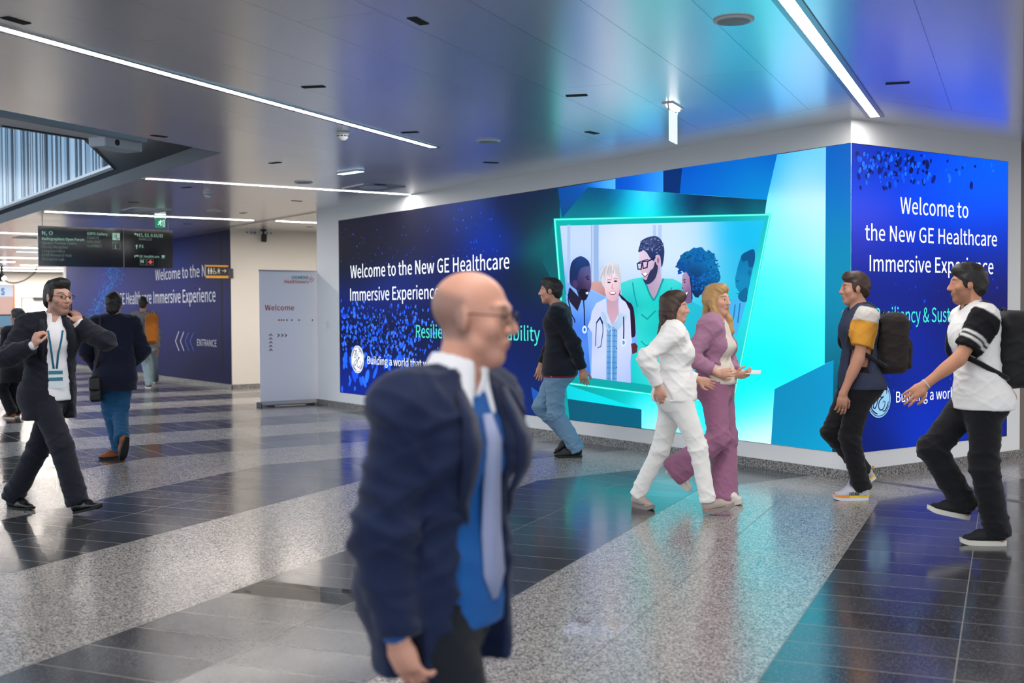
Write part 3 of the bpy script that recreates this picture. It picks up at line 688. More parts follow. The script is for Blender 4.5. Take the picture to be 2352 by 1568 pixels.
A.poly(Zm((85,1203),(165,1262),(235,1352),(104,1340)), Sm((90,1215,(24,80,180)),(120,1330,(16,66,160)),(220,1345,(20,90,170))))
# glowing frame and what lies inside it
fr = Zm((200,390),(1247,366),(1066,1292),(262,1186))
A.poly(fr, Sm((205,400,(0,186,176)),(300,395,(0,150,150)),(220,700,(0,130,134)),(255,1150,(0,140,140)),(600,1225,(0,150,150)),(330,1190,(0,150,150)),(900,1260,(0,150,152)),(700,385,(0,160,160)),(1000,385,(0,110,116)),(1200,380,(0,150,150)),(1230,380,(60,205,220)),(1150,900,(40,215,226))), edge=14)
A.stroke(fr, 5.0, (0, 205, 186), closed=True)
A.stroke(fr, 2.2, (120, 255, 222), closed=True)
A.build('background_picture', E_ART, scr)
# --- the picture of the medical team
B = Art(PL, (0, -1, 0), A.off + 0.0002)
Ph = lambda *a: [(1240 + x / 3.563, 480 + y / 3.563) for x, y in a]
def Ps(*a): return [(1240 + x / 3.563, 480 + y / 3.563, c) for x, y, c in a]
B.poly(Ph((167,137),(1838,92),(1505,1490),(278,1365)), Ps((200,200,(196,218,252)),(300,300,(206,224,254)),(450,200,(196,216,250)),(560,300,(226,236,255)),(700,250,(220,234,255)),(760,420,(226,238,255)),(620,500,(214,230,252)),(690,600,(196,220,246)),(1100,220,(206,230,255)),(1250,200,(184,224,252)),(1380,200,(150,214,250)),(1480,180,(70,200,248)),(1560,200,(20,188,244)),(1700,180,(0,186,238)),(1780,140,(40,196,240)),(1500,500,(120,206,246)),(1600,450,(40,186,236)),(1700,500,(0,176,226)),(1650,800,(30,190,226)),(1600,1100,(30,210,230)),(1500,1300,(30,214,226)),(1080,400,(214,232,255)),(300,1200,(120,170,250))), edge=10)
for x0, x1, y1, c in ((420,482,610,(150,182,228)),(430,440,610,(196,214,246)),(925,998,560,(176,204,242)),(955,966,560,(214,230,252)),(225,250,600,(168,196,240))):
    B.poly(Ph((x0,130),(x1,128),(x1,y1),(x0,y1)), c)
B.poly(Ph((1620,470),(1650,380),(1700,345),(1752,330),(1762,400),(1720,600),(1690,760),(1630,752),(1640,690),(1605,640),(1598,570)), Ps((1640,440,(0,120,176)),(1700,380,(0,110,170)),(1650,560,(20,150,200)),(1650,700,(0,130,180))))
B.poly(Ph((1535,770),(1625,715),(1690,760),(1610,1040),(1555,920)), (70, 178, 236))
B.soft(Ph((1650,380),(1700,345),(1752,330),(1762,400),(1745,470),(1712,470),(1700,420),(1660,430)), (0, 84, 140)); B.ell(Ph((1716,520))[0], 4, 7, (0,110,160)); B.stroke(Ph((1606,592),(1630,586)), 2, (0,80,130)); B.stroke(Ph((1612,690),(1640,694)), 1.6, (0,80,130)); B.soft(Ph((1625,700),(1690,640),(1700,700),(1690,758),(1640,750)), (0,104,150))
for a in ((1600,780,1585,900),(1640,770,1620,930)): B.stroke(Ph((a[0],a[1]),(a[2],a[3])), 3, (40,120,190))
# person in teal scrubs (centre, tall)
B.soft(Ph((410,612),(460,592),(540,600),(640,620),(660,700),(600,720),(520,706),(440,664),(404,652)), Ps((420,630,(206,160,156)),(520,640,(196,140,140)),(600,690,(150,110,130)),(500,610,(222,180,176))))
B.poly(Ph((860,590),(985,500),(1005,600),(935,752),(885,660)), Ps((880,620,(150,130,170)),(960,600,(210,190,214)),(930,720,(186,150,176))))
B.poly(Ph((660,606),(755,572),(850,556),(898,690),(932,748),(962,700),(1012,568),(1090,570),(1172,612),(1200,720),(1170,800),(1040,960),(1000,1120),(960,1450),(748,1418),(752,1200),(800,1130),(790,960),(765,790),(670,706)), Ps((700,640,(60,214,214)),(760,600,(90,226,222)),(850,620,(30,216,206)),(830,700,(70,226,216)),(920,800,(20,212,200)),(860,880,(90,232,222)),(900,940,(10,196,190)),(820,1000,(50,218,214)),(1000,650,(40,214,210)),(1090,620,(90,226,226)),(1140,700,(20,196,200)),(1060,760,(10,186,190)),(960,900,(20,200,196)),(960,1050,(10,190,196)),(880,1150,(60,226,216)),(800,1250,(20,206,206)),(860,1350,(70,230,226)),(780,1380,(10,190,196)),(790,830,(10,180,186)),(770,700,(20,190,196))), edge=12)
for a, w, c in (([(850,560),(898,690),(932,748)],4,(0,150,160)),([(1012,568),(962,700),(932,748)],4,(0,150,160)),([(760,600),(775,700),(800,800)],3,(0,160,170)),([(830,860),(880,900),(950,830)],4,(0,168,172)),([(830,1080),(870,1120),(930,1090)],3,(0,170,176)),([(1080,640),(1060,740),(1040,800)],3,(0,160,168))):
    B.stroke(Ph(*a), w, c)
B.soft(Ph((815,372),(826,350),(940,326),(990,400),(985,500),(955,560),(900,612),(862,606),(846,562),(834,520),(818,500),(814,450)), Ps((840,400,(232,214,236)),(900,400,(214,190,220)),(860,480,(222,198,220)),(940,480,(190,160,192)),(840,540,(206,170,190)),(830,500,(226,196,214))))
B.soft(Ph((945,430),(968,470),(955,545),(930,588),(890,615),(862,608),(846,572),(872,580),(886,545),(905,505),(930,480)), (46, 50, 92))
B.soft(Ph((806,345),(818,300),(832,262),(880,232),(950,220),(998,258),(1020,330),(1014,420),(998,476),(985,385),(952,378),(936,424),(905,402),(872,352),(840,335),(822,352)), Ps((830,290,(58,76,130)),(900,250,(90,110,160)),(960,260,(50,66,116)),(1000,330,(36,56,104)),(900,350,(30,46,96)),(860,300,(40,56,104))))
rr = random.Random(5)
for i in range(150):
    a = rr.uniform(0, 6.28); q_ = math.sqrt(rr.random()); x, y = 915 + 98*q_*math.cos(a), 300 + 72*q_*math.sin(a)
    if y > 345 and x < 935: continue
    t_ = rr.random(); B.ell(Ph((x, y))[0], rr.uniform(1.2, 3.2), rr.uniform(.8, 1.8), (30 + 110*t_*t_, 42 + 110*t_*t_, 92 + 100*t_*t_), n=8, rot=rr.uniform(-1.2, .6))
B.ell(Ph((968,418))[0], 5, 12, (206,170,196)); B.ell(Ph((970,420))[0], 2.4, 7, (150,110,150))
B.poly(Ph((838,528),(868,520),(886,532),(866,552),(848,552)), (244,246,255)); B.stroke(Ph((836,526),(862,556),(888,530)), 2, (110,60,100))
for P in ([(800,446),(806,492),(832,492),(838,440)], [(842,432),(848,486),(880,478),(886,426)]): B.stroke(Ph(*P), 2.6, (14,24,84), closed=True)
B.stroke(Ph((885,428),(950,394)), 3.2, (14,24,84)); B.stroke(Ph((806,440),(836,426),(890,412)), 2.4, (40,44,90))
# person with round dark hair
B.poly(Ph((1155,780),(1245,755),(1330,800),(1420,900),(1420,1450),(1080,1450),(1010,1000),(1100,830)), Ps((1200,800,(40,190,214)),(1100,1000,(30,200,206)),(1300,1000,(20,170,206))))
hb = [(1130,440),(1118,470),(1150,512),(1190,515),(1225,585),(1240,660),(1290,735),(1380,660),(1440,610),(1480,560),(1462,520),(1455,450),(1430,400),(1395,350),(1335,322),(1262,320),(1200,345),(1148,378)]
rr = random.Random(3); hb2 = []
for i in range(len(hb)):
    a, b = np.array(hb[i]), np.array(hb[(i+1) % len(hb)])
    for t in (0, .33, .66): hb2.append(tuple(a + (b - a) * t + np.array([rr.uniform(-11, 11), rr.uniform(-11, 11)])))
B.poly(Ph(*hb2), Ps((1180,420,(4,96,160)),(1260,360,(8,120,180)),(1350,400,(0,106,170)),(1420,480,(0,130,190)),(1300,560,(2,60,120)),(1250,620,(8,36,86)),(1400,580,(0,96,160))))
for i in range(260):
    a = rr.uniform(0, 6.28); q_ = math.sqrt(rr.uniform(.15, 1.08)); x, y = 1300 + 168*q_*math.cos(a), 490 + 168*q_*math.sin(a)
    if x < 1245 and y > 530: continue
    t_ = rr.random(); B.ell(Ph((x, y))[0], rr.uniform(1.5, 4), rr.uniform(1.2, 3), (4, 70 + 70*t_*(x-1130)/340, 120 + 90*t_), n=7)
B.poly(Ph((1172,535),(1200,512),(1232,560),(1246,650),(1252,760),(1216,776),(1192,762),(1185,730),(1178,702),(1180,674),(1162,648),(1171,620),(1167,585)), Ps((1185,550,(176,150,190)),(1180,620,(190,150,184)),(1215,600,(150,112,156)),(1225,660,(124,92,140)),(1200,740,(140,104,146)),(1240,740,(90,76,124))))
B.stroke(Ph((1232,560),(1246,650),(1250,740)), 2.5, (10, 40, 90))
B.poly(Ph((1183,688),(1216,680),(1212,706),(1192,716)), (244,246,255)); B.stroke(Ph((1180,684),(1200,722),(1220,680)), 1.8, (120,40,70))
B.stroke(Ph((1176,582),(1196,576)), 2.2, (20,24,60)); B.ell(Ph((1188,598))[0], 2.4, 1.6, (20,20,50)); B.stroke(Ph((1166,640),(1176,652)), 1.6, (80,56,100))
# person in blue scrubs, left
B.poly(Ph((215,700),(262,740),(312,836),(345,745),(396,660),(470,690),(548,722),(470,770),(432,860),(420,960),(392,1000),(420,1372),(278,1365),(236,900)), Ps((240,760,(130,176,248)),(300,860,(86,146,240)),(360,800,(110,166,248)),(440,720,(140,186,252)),(520,725,(120,170,246)),(270,1000,(70,130,236)),(340,1000,(50,110,226)),(380,1200,(40,96,216)),(300,1300,(90,160,246)),(330,1150,(120,176,250)),(400,1340,(40,96,206))), edge=12)
B.poly(Ph((250,640),(345,742),(312,836),(250,760),(230,706)), (30, 26, 54))
B.soft(Ph((250,610),(248,520),(262,440),(300,402),(345,387),(398,420),(418,470),(422,560),(424,632),(404,692),(384,738),(358,748),(325,724),(305,665),(276,640)), Ps((300,450,(40,60,116)),(380,500,(110,110,166)),(400,560,(96,84,140)),(340,560,(54,46,92)),(330,640,(30,26,56)),(390,640,(66,46,84)),(405,620,(120,90,140)),(370,720,(26,20,44)),(290,620,(60,50,100))))
B.soft(Ph((252,600),(248,515),(264,436),(302,398),(346,386),(396,418),(408,462),(372,470),(336,490),(316,540),(304,600),(284,578)), Ps((280,450,(16,44,100)),(340,410,(40,80,150)),(380,440,(24,54,116)),(270,540,(20,40,90))))
B.poly(Ph((318,690),(340,650),(390,656),(402,694),(384,740),(358,748)), (18, 16, 40))
B.poly(Ph((378,682),(402,676),(400,696),(384,698)), (226,226,244)); B.ell(Ph((398,572))[0], 3.2, 1.6, (14,12,30)); B.stroke(Ph((378,560),(404,548)), 2.4, (14,14,36))
B.ell(Ph((296,612))[0], 5.5, 9, (70,56,104))
B.stroke(Ph((246,650),(236,740),(262,860),(288,905),(290,930)), 2.8, (10,30,80)); B.stroke(Ph((362,748),(368,830),(370,950)), 2.8, (10,30,80))
B.ell(Ph((370,986))[0], 5.5, 9, (214,236,255)); B.ell(Ph((370,986))[0], 2.6, 4.5, (30,110,190))
# person in white coat, front
B.soft(Ph((650,690),(720,750),(768,800),(786,960),(782,1040),(742,1036),(735,900),(690,770)), (36, 20, 46))
B.poly(Ph((428,840),(466,770),(545,728),(556,850),(600,960),(642,840),(652,722),(706,760),(742,830),(752,1030),(760,1100),(745,1250),(748,1422),(424,1380),(432,1010),(395,960),(420,900)), Ps((450,840,(206,216,250)),(520,900,(190,204,246)),(480,1000,(214,222,254)),(440,1100,(170,186,240)),(500,1200,(222,230,255)),(470,1330,(190,204,246)),(690,820,(214,220,250)),(700,950,(190,202,244)),(660,1000,(226,232,255)),(700,1150,(206,216,252)),(680,1300,(214,224,255)),(735,1350,(150,176,236))), edge=10)
B.poly(Ph((552,925),(600,965),(640,905),(634,1408),(548,1396)), Ps((570,980,(130,176,226)),(610,1050,(96,156,216)),(590,1150,(130,180,230)),(610,1250,(80,146,210)),(580,1350,(110,166,222))))
for y in range(990, 1400, 44): B.stroke(Ph((552, y), (634, y + 3)), 1.6, (64, 124, 190))
for x in (572, 612): B.stroke(Ph((x, 980), (x - 2, 1398)), 1.4, (64, 124, 190))
B.stroke(Ph((592, 975), (590, 1400)), 1.8, (190,214,246))
B.poly(Ph((555,740),(642,724),(652,850),(602,952),(560,860)), Ps((580,780,(190,150,176)),(630,800,(206,170,190)),(600,900,(214,176,190))))
B.soft(Ph((505,850),(545,860),(566,975),(600,945),(640,900),(650,850),(700,862),(720,880),(650,985),(604,962),(560,992)), Ps((530,880,(176,206,236)),(580,960,(150,186,226)),(660,900,(190,214,240))))
B.soft(Ph((534,640),(530,560),(560,500),(610,490),(650,530),(664,610),(655,680),(636,735),(600,752),(566,738),(544,700)), Ps((560,560,(236,214,226)),(600,560,(244,222,230)),(640,600,(226,190,206)),(570,650,(240,206,216)),(600,720,(226,186,200)),(640,700,(206,166,190)),(600,640,(246,216,222))))
B.soft(Ph((536,640),(512,602),(514,520),(545,458),(592,432),(640,452),(668,520),(666,620),(652,556),(628,522),(600,530),(572,520),(550,552)), Ps((530,520,(206,206,216)),(590,450,(236,232,234)),(650,520,(190,190,206)),(560,540,(226,222,226)),(620,490,(214,210,220))))
for i in range(60):
    x = rr.uniform(520, 655); y = rr.uniform(440, 500) + abs(x-590)*.25; t_ = rr.random(); dx = (x - 600)*.32 - 10
    B.stroke(Ph((x, y), (x + dx*.5, y + 28), (x + dx, y + rr.uniform(50, 90))), rr.uniform(.6, 1.4), (160 + 90*t_, 158 + 88*t_, 176 + 70*t_))
for x, y in ((572,600),(626,590)):
    B.ell(Ph((x,y))[0], 4.2, 1.9, (60,50,96)); B.ell(Ph((x,y))[0], 1.4, 1.6, (16,30,90)); B.stroke(Ph((x-16,y-18),(x,y-24),(x+17,y-20)), 1.6, (150,120,140))
B.stroke(Ph((600,610),(596,646),(610,652)), 1.6, (190,140,160))
B.ell(Ph((602,686))[0], 7.6, 4.6, (170,60,96)); B.ell(Ph((602,684))[0], 6.4, 2.8, (250,250,255))
B.stroke(Ph((462,1120),(464,1050),(470,930),(500,888),(520,920),(524,1000),(505,1125),(478,1134)), 2.0, (60,84,140)); B.stroke(Ph((470,930),(500,888),(520,940)), 3.2, (16,40,100))
B.stroke(Ph((692,880),(694,980),(692,1065)), 2.8, (16,40,100)); B.ell(Ph((692,1092))[0], 5.6, 8.5, (230,242,255)); B.ell(Ph((692,1092))[0], 3.2, 5.2, (90,160,226))
B.poly(Ph((752,1100),(788,1094),(808,1120),(802,1170),(764,1188)), (96, 44, 62))
for y in (1112, 1130, 1150, 1168): B.stroke(Ph((770, y), (804, y + 3)), 1.2, (50, 20, 40))
for y in (1140, 1295): B.ell(Ph((634, y))[0], 1.4, 1.6, (40,60,110))
B.build('team_picture', attr_mat('team_picture_light', emit=1.08, rough=0.55, spec=0.03), scr)
# --- drifting blue specks on the left part
D = Art(PL, (0, -1, 0), A.off + 0.0002)
rr = random.Random(11)
def specks(art, n, reg, col, rad, el=(1.0, 1.9)):
    k = 0
    while k < n:
        u = rr.uniform(reg[0], reg[2]); v = rr.uniform(reg[1], reg[3])
        pr = reg[4](u, v) if len(reg) > 4 else 1
        if rr.random() > pr: continue
        r = rr.uniform(*rad)
        if len(reg) > 5 and v - r*2.2 < reg[5](u): continue
        c = np.array(col[0]) + (np.array(col[1]) - np.array(col[0])) * rr.random()
        art.ell((u, v), r * 0.62, r * rr.uniform(*el), c, n=8, rot=rr.uniform(-.35, .35), step=0.000001); k += 1
swirl = lambda u, v: max(0.0, 1 - abs((v - (760 + 0.10 * (u - 780))) / (75 + 0.08 * (u - 780)))) * (1.0 if u < 960 else 0.45)
specks(D, 420, (784, 690, 1040, 888, swirl), ((10, 70, 235), (70, 130, 255)), (1.2, 3.6))
specks(D, 150, (784, 700, 960, 800), ((8, 50, 190), (30, 100, 250)), (0.8, 2.4))
specks(D, 46, (784, 815, 950, 893), ((10, 70, 225), (40, 110, 250)), (3.0, 7.5), (1.5, 2.6))
specks(D, 60, (784, 520, 1000, 640), ((40, 50, 150), (60, 80, 210)), (0.6, 1.3))
specks(D, 40, (1040, 480, 1150, 600), ((20, 70, 220), (40, 100, 240)), (0.8, 1.8))
for x in (0, 26, 50):
    D.stroke([(860 + x - 0.5*x, 724 + .0*x), (845 + x, 757.5), (860 + x - 0.2*x, 790)], 1.0, (20 + 10, 110 - x, 190 - x))
D.build('speck_pattern', E_ART, scr)['kind'] = 'stuff'
nL = np.array([0, -1.0, 0]); OFF = nL * 0.005
m = MB()
line_text(m, PL, 'Welcome to the New GE Healthcare', (805.5,638.4), (1170.6,616.2), (805,610.2), 0, 0.008, OFF)
line_text(m, PL, 'Immersive Experience', (805.2,690.6), (1010,685.7), (805,662.7), 0, 0.008, OFF)
m.build('headline', E_WHITE, scr)
m = MB(); line_text(m, PL, 'Resiliency & Sustainability', (956.4,774.8), (1241,781.6), (956.4,746), 0, 0.006, OFF); m.build('subtitle', E_TEAL, scr)
m = MB(); line_text(m, PL, 'Building a world that works', (844.7,835.2), (1012,846.5), (844.7,818.2), 0, 0.006, OFF); m.build('slogan', E_WHITE, scr)
cL = PL(821.7, 825.0); rad = (PL(821.7, 793.6)[2] - PL(821.7, 856.8)[2]) / 2
m = MB(); monogram(m, cL + nL * 0.0045, rad, np.array([1.0, 0, 0]), ZZ, nL, 0, 1); m.build('round_logo', [E_WHITE, E_NAVY], scr)

# ------------------------------------------------------------------ screen round the corner
PR = lambda u, v: onx(u, v, 0.004)
scr2 = thing('video_wall', (0, 1.2, SZ0), 'blue video wall round the corner behind the two men with backpacks', 'screen')
MB().box((0, 0.006, SZ0), (0.004, 2.374, SZ1)).build('panel', M_BEZEL, scr2)
A2 = Art(PR, (1, 0, 0), 0.0005)
A2.poly([(1956.5,329.2),(2315.6,371.2),(2311.2,999.6),(1956.5,1042.0)], [(1970,340,(0,40,150)),(2040,350,(0,44,170)),(2120,370,(0,56,210)),(2300,385,(0,84,242)),(2250,430,(0,86,246)),(2150,420,(0,76,236)),(1990,420,(16,60,220)),(1975,480,(60,76,214)),(2030,500,(50,64,204)),(2050,560,(24,40,170)),(1970,560,(44,50,176)),(2120,520,(0,54,220)),(2250,520,(0,70,236)),(2300,560,(8,40,170)),(2200,600,(14,28,120)),(2100,600,(8,44,176)),(2290,650,(26,26,86)),(2050,660,(14,30,120)),(2150,680,(20,24,96)),(2250,760,(18,20,84)),(2100,760,(6,36,150)),(2050,800,(4,40,160)),(2160,830,(8,30,130)),(2020,860,(4,24,100)),(2100,900,(4,36,150)),(2280,920,(4,20,100)),(2120,960,(0,44,180)),(2050,980,(0,40,160)),(2170,970,(0,46,180)),(1990,1000,(4,22,90)),(2020,1025,(2,22,100)),(2290,980,(0,26,130)),(1975,700,(14,30,120)),(1975,900,(4,20,90))], edge=14)
A2.build('background_picture', E_ART, scr2)
D2 = Art(PR, (1, 0, 0), A2.off + 0.0003)
rtop = lambda u: 330.5 + 0.1165*(u - 1956.5)
fall = lambda u, v: max(0.0, 1 - (v - (340 + 0.11*(u - 1956))) / 100.0) * (1.0 if u < 2130 else 0.25)
specks(D2, 70, (1966, 342, 2240, 440, fall, rtop), ((4, 14, 60), (4, 30, 130)), (2.5, 8), (0.8, 1.6))
specks(D2, 80, (1966, 345, 2300, 430, fall, rtop), ((0, 80, 245), (30, 110, 255)), (1.5, 6), (0.9, 1.7))
specks(D2, 46, (2020, 640, 2290, 900), ((8, 50, 200), (16, 80, 235)), (0.8, 3.0), (1.2, 2.2))
D2.build('speck_pattern', E_ART, scr2)['kind'] = 'stuff'
nR = np.array([1.0, 0, 0]); OFR = nR * 0.005
m = MB()
line_text(m, PR, 'Welcome to', (2066.7,489.8), (2223,500.6), (2066.7,452.5), 0, 0.010, OFR)
line_text(m, PR, 'the New GE Healthcare', (1986,551.0), (2288.8,567), (1987,515.2), 0, 0.010, OFR)
line_text(m, PR, 'Immersive Experience', (1996.5,622.3), (2280.6,627.8), (1996.5,585.5), 0, 0.010, OFR)
m.build('headline', E_WHITE, scr2)
m = MB(); line_text(m, PR, 'Resiliency & Sustainability', (2009,741.6), (2270,738.5), (2009,707), 0, 0.007, OFR); m.build('subtitle', E_TEAL, scr2)
m = MB(); line_text(m, PR, 'Building a world that works', (2057.3,924), (2286,905.5), (2057.3,899.4), 0, 0.007, OFR); m.build('slogan', E_WHITE, scr2)
cR = PR(2018.4, 917.4); rad = (PR(2018, 876)[2] - PR(2018, 959)[2]) / 2
m = MB(); monogram(m, cR + nR * 0.0045, rad, np.array([0, 1.0, 0]), ZZ, nR, 0, 1); m.build('round_logo', [E_PALE, E_NAVY], scr2)

# ------------------------------------------------------------------ printed mural on the middle wall
PM = lambda u, v: ony(u, v, 0.30)
mur = thing('wall_mural', (-21.8, 0.30, 0.086), 'dark blue printed wall graphic with ENTRANCE lettering and chevrons', 'wall graphic')
M_MUR = attr_mat('mural_print', 0, rough=0.6, spec=0.2)
M_MWHITE = mat('mural_white_print', (226, 228, 240), 0.45)
M_MBLUE = mat('mural_blue_print', (70, 100, 190), 0.45)
MB().box((-28.2, 0.297, 0.086), (-15.42, 0.31, ZC - 0.002)).build('panel', mat('mural_edge', (24, 26, 60), 0.5), mur)
A3 = Art(PM, (0, -1, 0), 0.004)
bx = lambda x, z: (x, 0.30, z)
def projpx(P):
    d = np.asarray(P, float) - CAMP; z = d @ F_; return (W/2 + FPX*(d @ R_)/z, H/2 - FPX*(d @ U_)/z)
pc = [projpx(bx(-28.2, 3.16)), projpx(bx(-15.43, 3.16)), projpx(bx(-15.43, 0.09)), projpx(bx(-28.2, 0.09))]
A3.poly(pc, [(400,560,(10,44,129)),(415,600,(12,50,137)),(380,560,(20,29,94)),(440,560,(26,34,103)),(480,560,(24,31,96)),(520,560,(11,16,56)),(440,700,(25,32,103)),(500,700,(24,29,96)),(440,800,(19,23,79)),(500,800,(16,21,75)),(430,860,(13,17,63)),(510,870,(13,17,63)),(380,760,(24,29,96)),(350,800,(22,27,89)),(300,660,(39,47,120)),(250,640,(39,61,163)),(180,650,(53,62,137)),(120,640,(56,74,163)),(115,700,(53,63,137)),(160,760,(41,47,111)),(200,820,(30,34,86)),(300,840,(20,24,77)),(240,760,(28,38,111))], edge=12)
A3.poly([projpx(bx(-15.95, 3.16)), projpx(bx(-15.80, 3.16)), projpx(bx(-15.80, 0.09)), projpx(bx(-15.95, 0.09))], (10, 14, 56))
A3.build('printed_film', M_MUR, mur)
D3 = Art(PM, (0, -1, 0), A3.off + 0.002)
arc = lambda u, v: max(0.0, 1 - abs(u - (262 - 0.55*max(0, v - 640) + 0.1*max(0, 640 - v))) / (22 + 0.12*abs(v - 660)))
specks(D3, 560, (170, 600, 300, 740, arc), ((10, 80, 200), (30, 170, 250)), (0.45, 1.1), (1.6, 3.0))
D3.build('speck_pattern', M_MUR, mur)['kind'] = 'stuff'
nM = np.array([0, -1.0, 0]); OFM = nM * 0.010
m = MB()
line_text(m, PM, 'Welcome to the New', (357.8,643.6), (496.5,637.6), (357.8,619.8), 0, 0.012, OFM)
m.build('headline', M_MWHITE, mur); m = MB()
line_text(m, PM, 'GE Healthcare Immersive Experience', (274.8,698.8), (496.2,692.6), (274.8,673.6), 0, 0.012, OFM)
m.build('headline', M_MWHITE, mur)
m = MB(); line_text(m, PM, 'ENTRANCE', (454,793.6), (498.6,793.8), (454,778.6), 0, 0.0, OFM); m.build('lettering', M_MWHITE, mur)
for i, mm in enumerate((M_MWHITE, M_MWHITE, M_MBLUE, M_MBLUE)):
    a = Art(PM, (0, -1, 0), 0.010); x = 11.2 * i
    a.stroke([(412 + x, 760.5 + .1*x), (404 + x, 783), (412.4 + x, 805.5)], 1.3, (226, 228, 240) if i < 2 else (80, 110, 200)); a.build('chevron', M_MUR, mur)
# ------------------------------------------------------------------ figures: smooth volumes blended into one skin, then turned into a mesh
class Vol:
    def __init__(s, lo, hi, h):
        s.lo = np.asarray(lo, float); s.h = h
        s.n = np.ceil((np.asarray(hi, float) - s.lo) / h).astype(int) + 1
        s.f = np.full(s.n, 1.0, np.float32)
    def blk(s, lo, hi):
        i0 = np.clip(np.floor((np.asarray(lo) - s.lo) / s.h).astype(int), 0, s.n - 1)
        i1 = np.clip(np.ceil((np.asarray(hi) - s.lo) / s.h).astype(int) + 1, 1, s.n)
        if np.any(i1 <= i0): return None
        sl = tuple(slice(a, b) for a, b in zip(i0, i1))
        ax = [(s.lo[k] + s.h * np.arange(i0[k], i1[k])).astype(np.float32) for k in range(3)]
        return sl, ax
    def add(s, prim, k=0.02):
        fn, lo, hi = prim; pad = k + 2.5 * s.h
        b = s.blk(np.asarray(lo) - pad, np.asarray(hi) + pad)
        if b is None: return
        sl, (x, y, z) = b
        d = fn(x[:, None, None], y[None, :, None], z[None, None, :]); f = s.f[sl]
        hh = np.clip(0.5 + 0.5 * (f - d) / k, 0, 1)
        s.f[sl] = f * (1 - hh) + d * hh - k * hh * (1 - hh)
    def cut(s, prim, k=0.006, pad=0.03):
        fn, lo, hi = prim
        b = s.blk(np.asarray(lo) - pad, np.asarray(hi) + pad)
        if b is None: return
        sl, (x, y, z) = b
        d = -fn(x[:, None, None], y[None, :, None], z[None, None, :]); f = s.f[sl]
        hh = np.clip(0.5 - 0.5 * (f - d) / k, 0, 1)
        s.f[sl] = f * (1 - hh) + d * hh + k * hh * (1 - hh)
    def mesh(s):
        f = s.f; f[0], f[-1] = 1, 1; f[:, 0], f[:, -1] = 1, 1; f[:, :, 0], f[:, :, -1] = 1, 1
        sg = f < 0
        c = np.zeros(np.array(f.shape) - 1, np.int8)
        for dx in (0, 1):
            for dy in (0, 1):
                for dz in (0, 1):
                    c += sg[dx:sg.shape[0]-1+dx, dy:sg.shape[1]-1+dy, dz:sg.shape[2]-1+dz]
        act = np.argwhere((c > 0) & (c < 8)); idx = np.full(c.shape, -1, np.int32)
        idx[act[:, 0], act[:, 1], act[:, 2]] = np.arange(len(act))
        acc = np.zeros((len(act), 3)); cnt = np.zeros(len(act))
        co = [(0,0,0),(1,0,0),(0,1,0),(1,1,0),(0,0,1),(1,0,1),(0,1,1),(1,1,1)]
        vals = [f[act[:, 0]+a, act[:, 1]+b, act[:, 2]+d] for a, b, d in co]
        for i, j in ((0,1),(2,3),(4,5),(6,7),(0,2),(1,3),(4,6),(5,7),(0,4),(1,5),(2,6),(3,7)):
            m = (vals[i] < 0) != (vals[j] < 0)
            t = vals[i][m] / (vals[i][m] - vals[j][m])
            p = np.array(co[i])[None] + t[:, None] * (np.array(co[j]) - np.array(co[i]))[None]
            acc[m] += p; cnt[m] += 1
        V = s.lo + s.h * (act + acc / cnt[:, None])
        Q = []
        for ax in range(3):
            o1, o2 = [(1, 2), (2, 0), (0, 1)][ax]
            sa = np.take(sg, range(0, sg.shape[ax]-1), ax); sb = np.take(sg, range(1, sg.shape[ax]), ax)
            e = np.argwhere(sa != sb)
            e = e[(e[:, o1] > 0) & (e[:, o2] > 0) & (e[:, o1] < sg.shape[o1]-1) & (e[:, o2] < sg.shape[o2]-1)]
            fl_ = sa[e[:, 0], e[:, 1], e[:, 2]]
            def g_(a, b):
                q = e.copy(); q[:, o1] += a; q[:, o2] += b; return idx[q[:, 0], q[:, 1], q[:, 2]]
            q = np.stack([g_(-1, -1), g_(0, -1), g_(0, 0), g_(-1, 0)], 1)
            q[~fl_] = q[~fl_][:, ::-1]; Q.append(q)
        Q = np.concatenate(Q); Q = Q[(Q >= 0).all(1)]
        return V, Q
def nz(v): v = np.asarray(v, float); return v / (np.linalg.norm(v) + 1e-9)
def rcone(a, b, ra, rb, flat=None, k=1.0):
    """tapered limb from a to b; flat: unit vector along which it is k times thinner"""
    a = np.asarray(a, float); b = np.asarray(b, float); ab = b - a; L2 = float(ab @ ab) + 1e-9
    def fn(x, y, z):
        px, py, pz = x - a[0], y - a[1], z - a[2]
        t = np.clip((px*ab[0] + py*ab[1] + pz*ab[2]) / L2, 0, 1)
        qx, qy, qz = px - t*ab[0], py - t*ab[1], pz - t*ab[2]
        if flat is not None:
            w = (qx*flat[0] + qy*flat[1] + qz*flat[2]) * (k - 1)
            qx, qy, qz = qx + w*flat[0], qy + w*flat[1], qz + w*flat[2]
            return ((np.sqrt(qx*qx + qy*qy + qz*qz) - (ra + (rb - ra)*t)) * (1.0 / k ** 0.5)).astype(np.float32)
        return (np.sqrt(qx*qx + qy*qy + qz*qz) - (ra + (rb - ra)*t)).astype(np.float32)
    r = max(ra, rb)
    return fn, np.minimum(a, b) - r, np.maximum(a, b) + r
def ell(c, ax, rad):
    c = np.asarray(c, float); rad = np.asarray(rad, float)
    def fn(x, y, z):
        px, py, pz = x - c[0], y - c[1], z - c[2]; s1 = 0; s2 = 0
        for i in range(3):
            q = px*ax[i][0] + py*ax[i][1] + pz*ax[i][2]
            s1 = s1 + (q/rad[i])**2; s2 = s2 + (q/rad[i]**2)**2
        k0 = np.sqrt(s1); return (k0 * (k0 - 1) / (np.sqrt(s2) + 1e-6)).astype(np.float32)
    r = max(rad); return fn, c - r, c + r
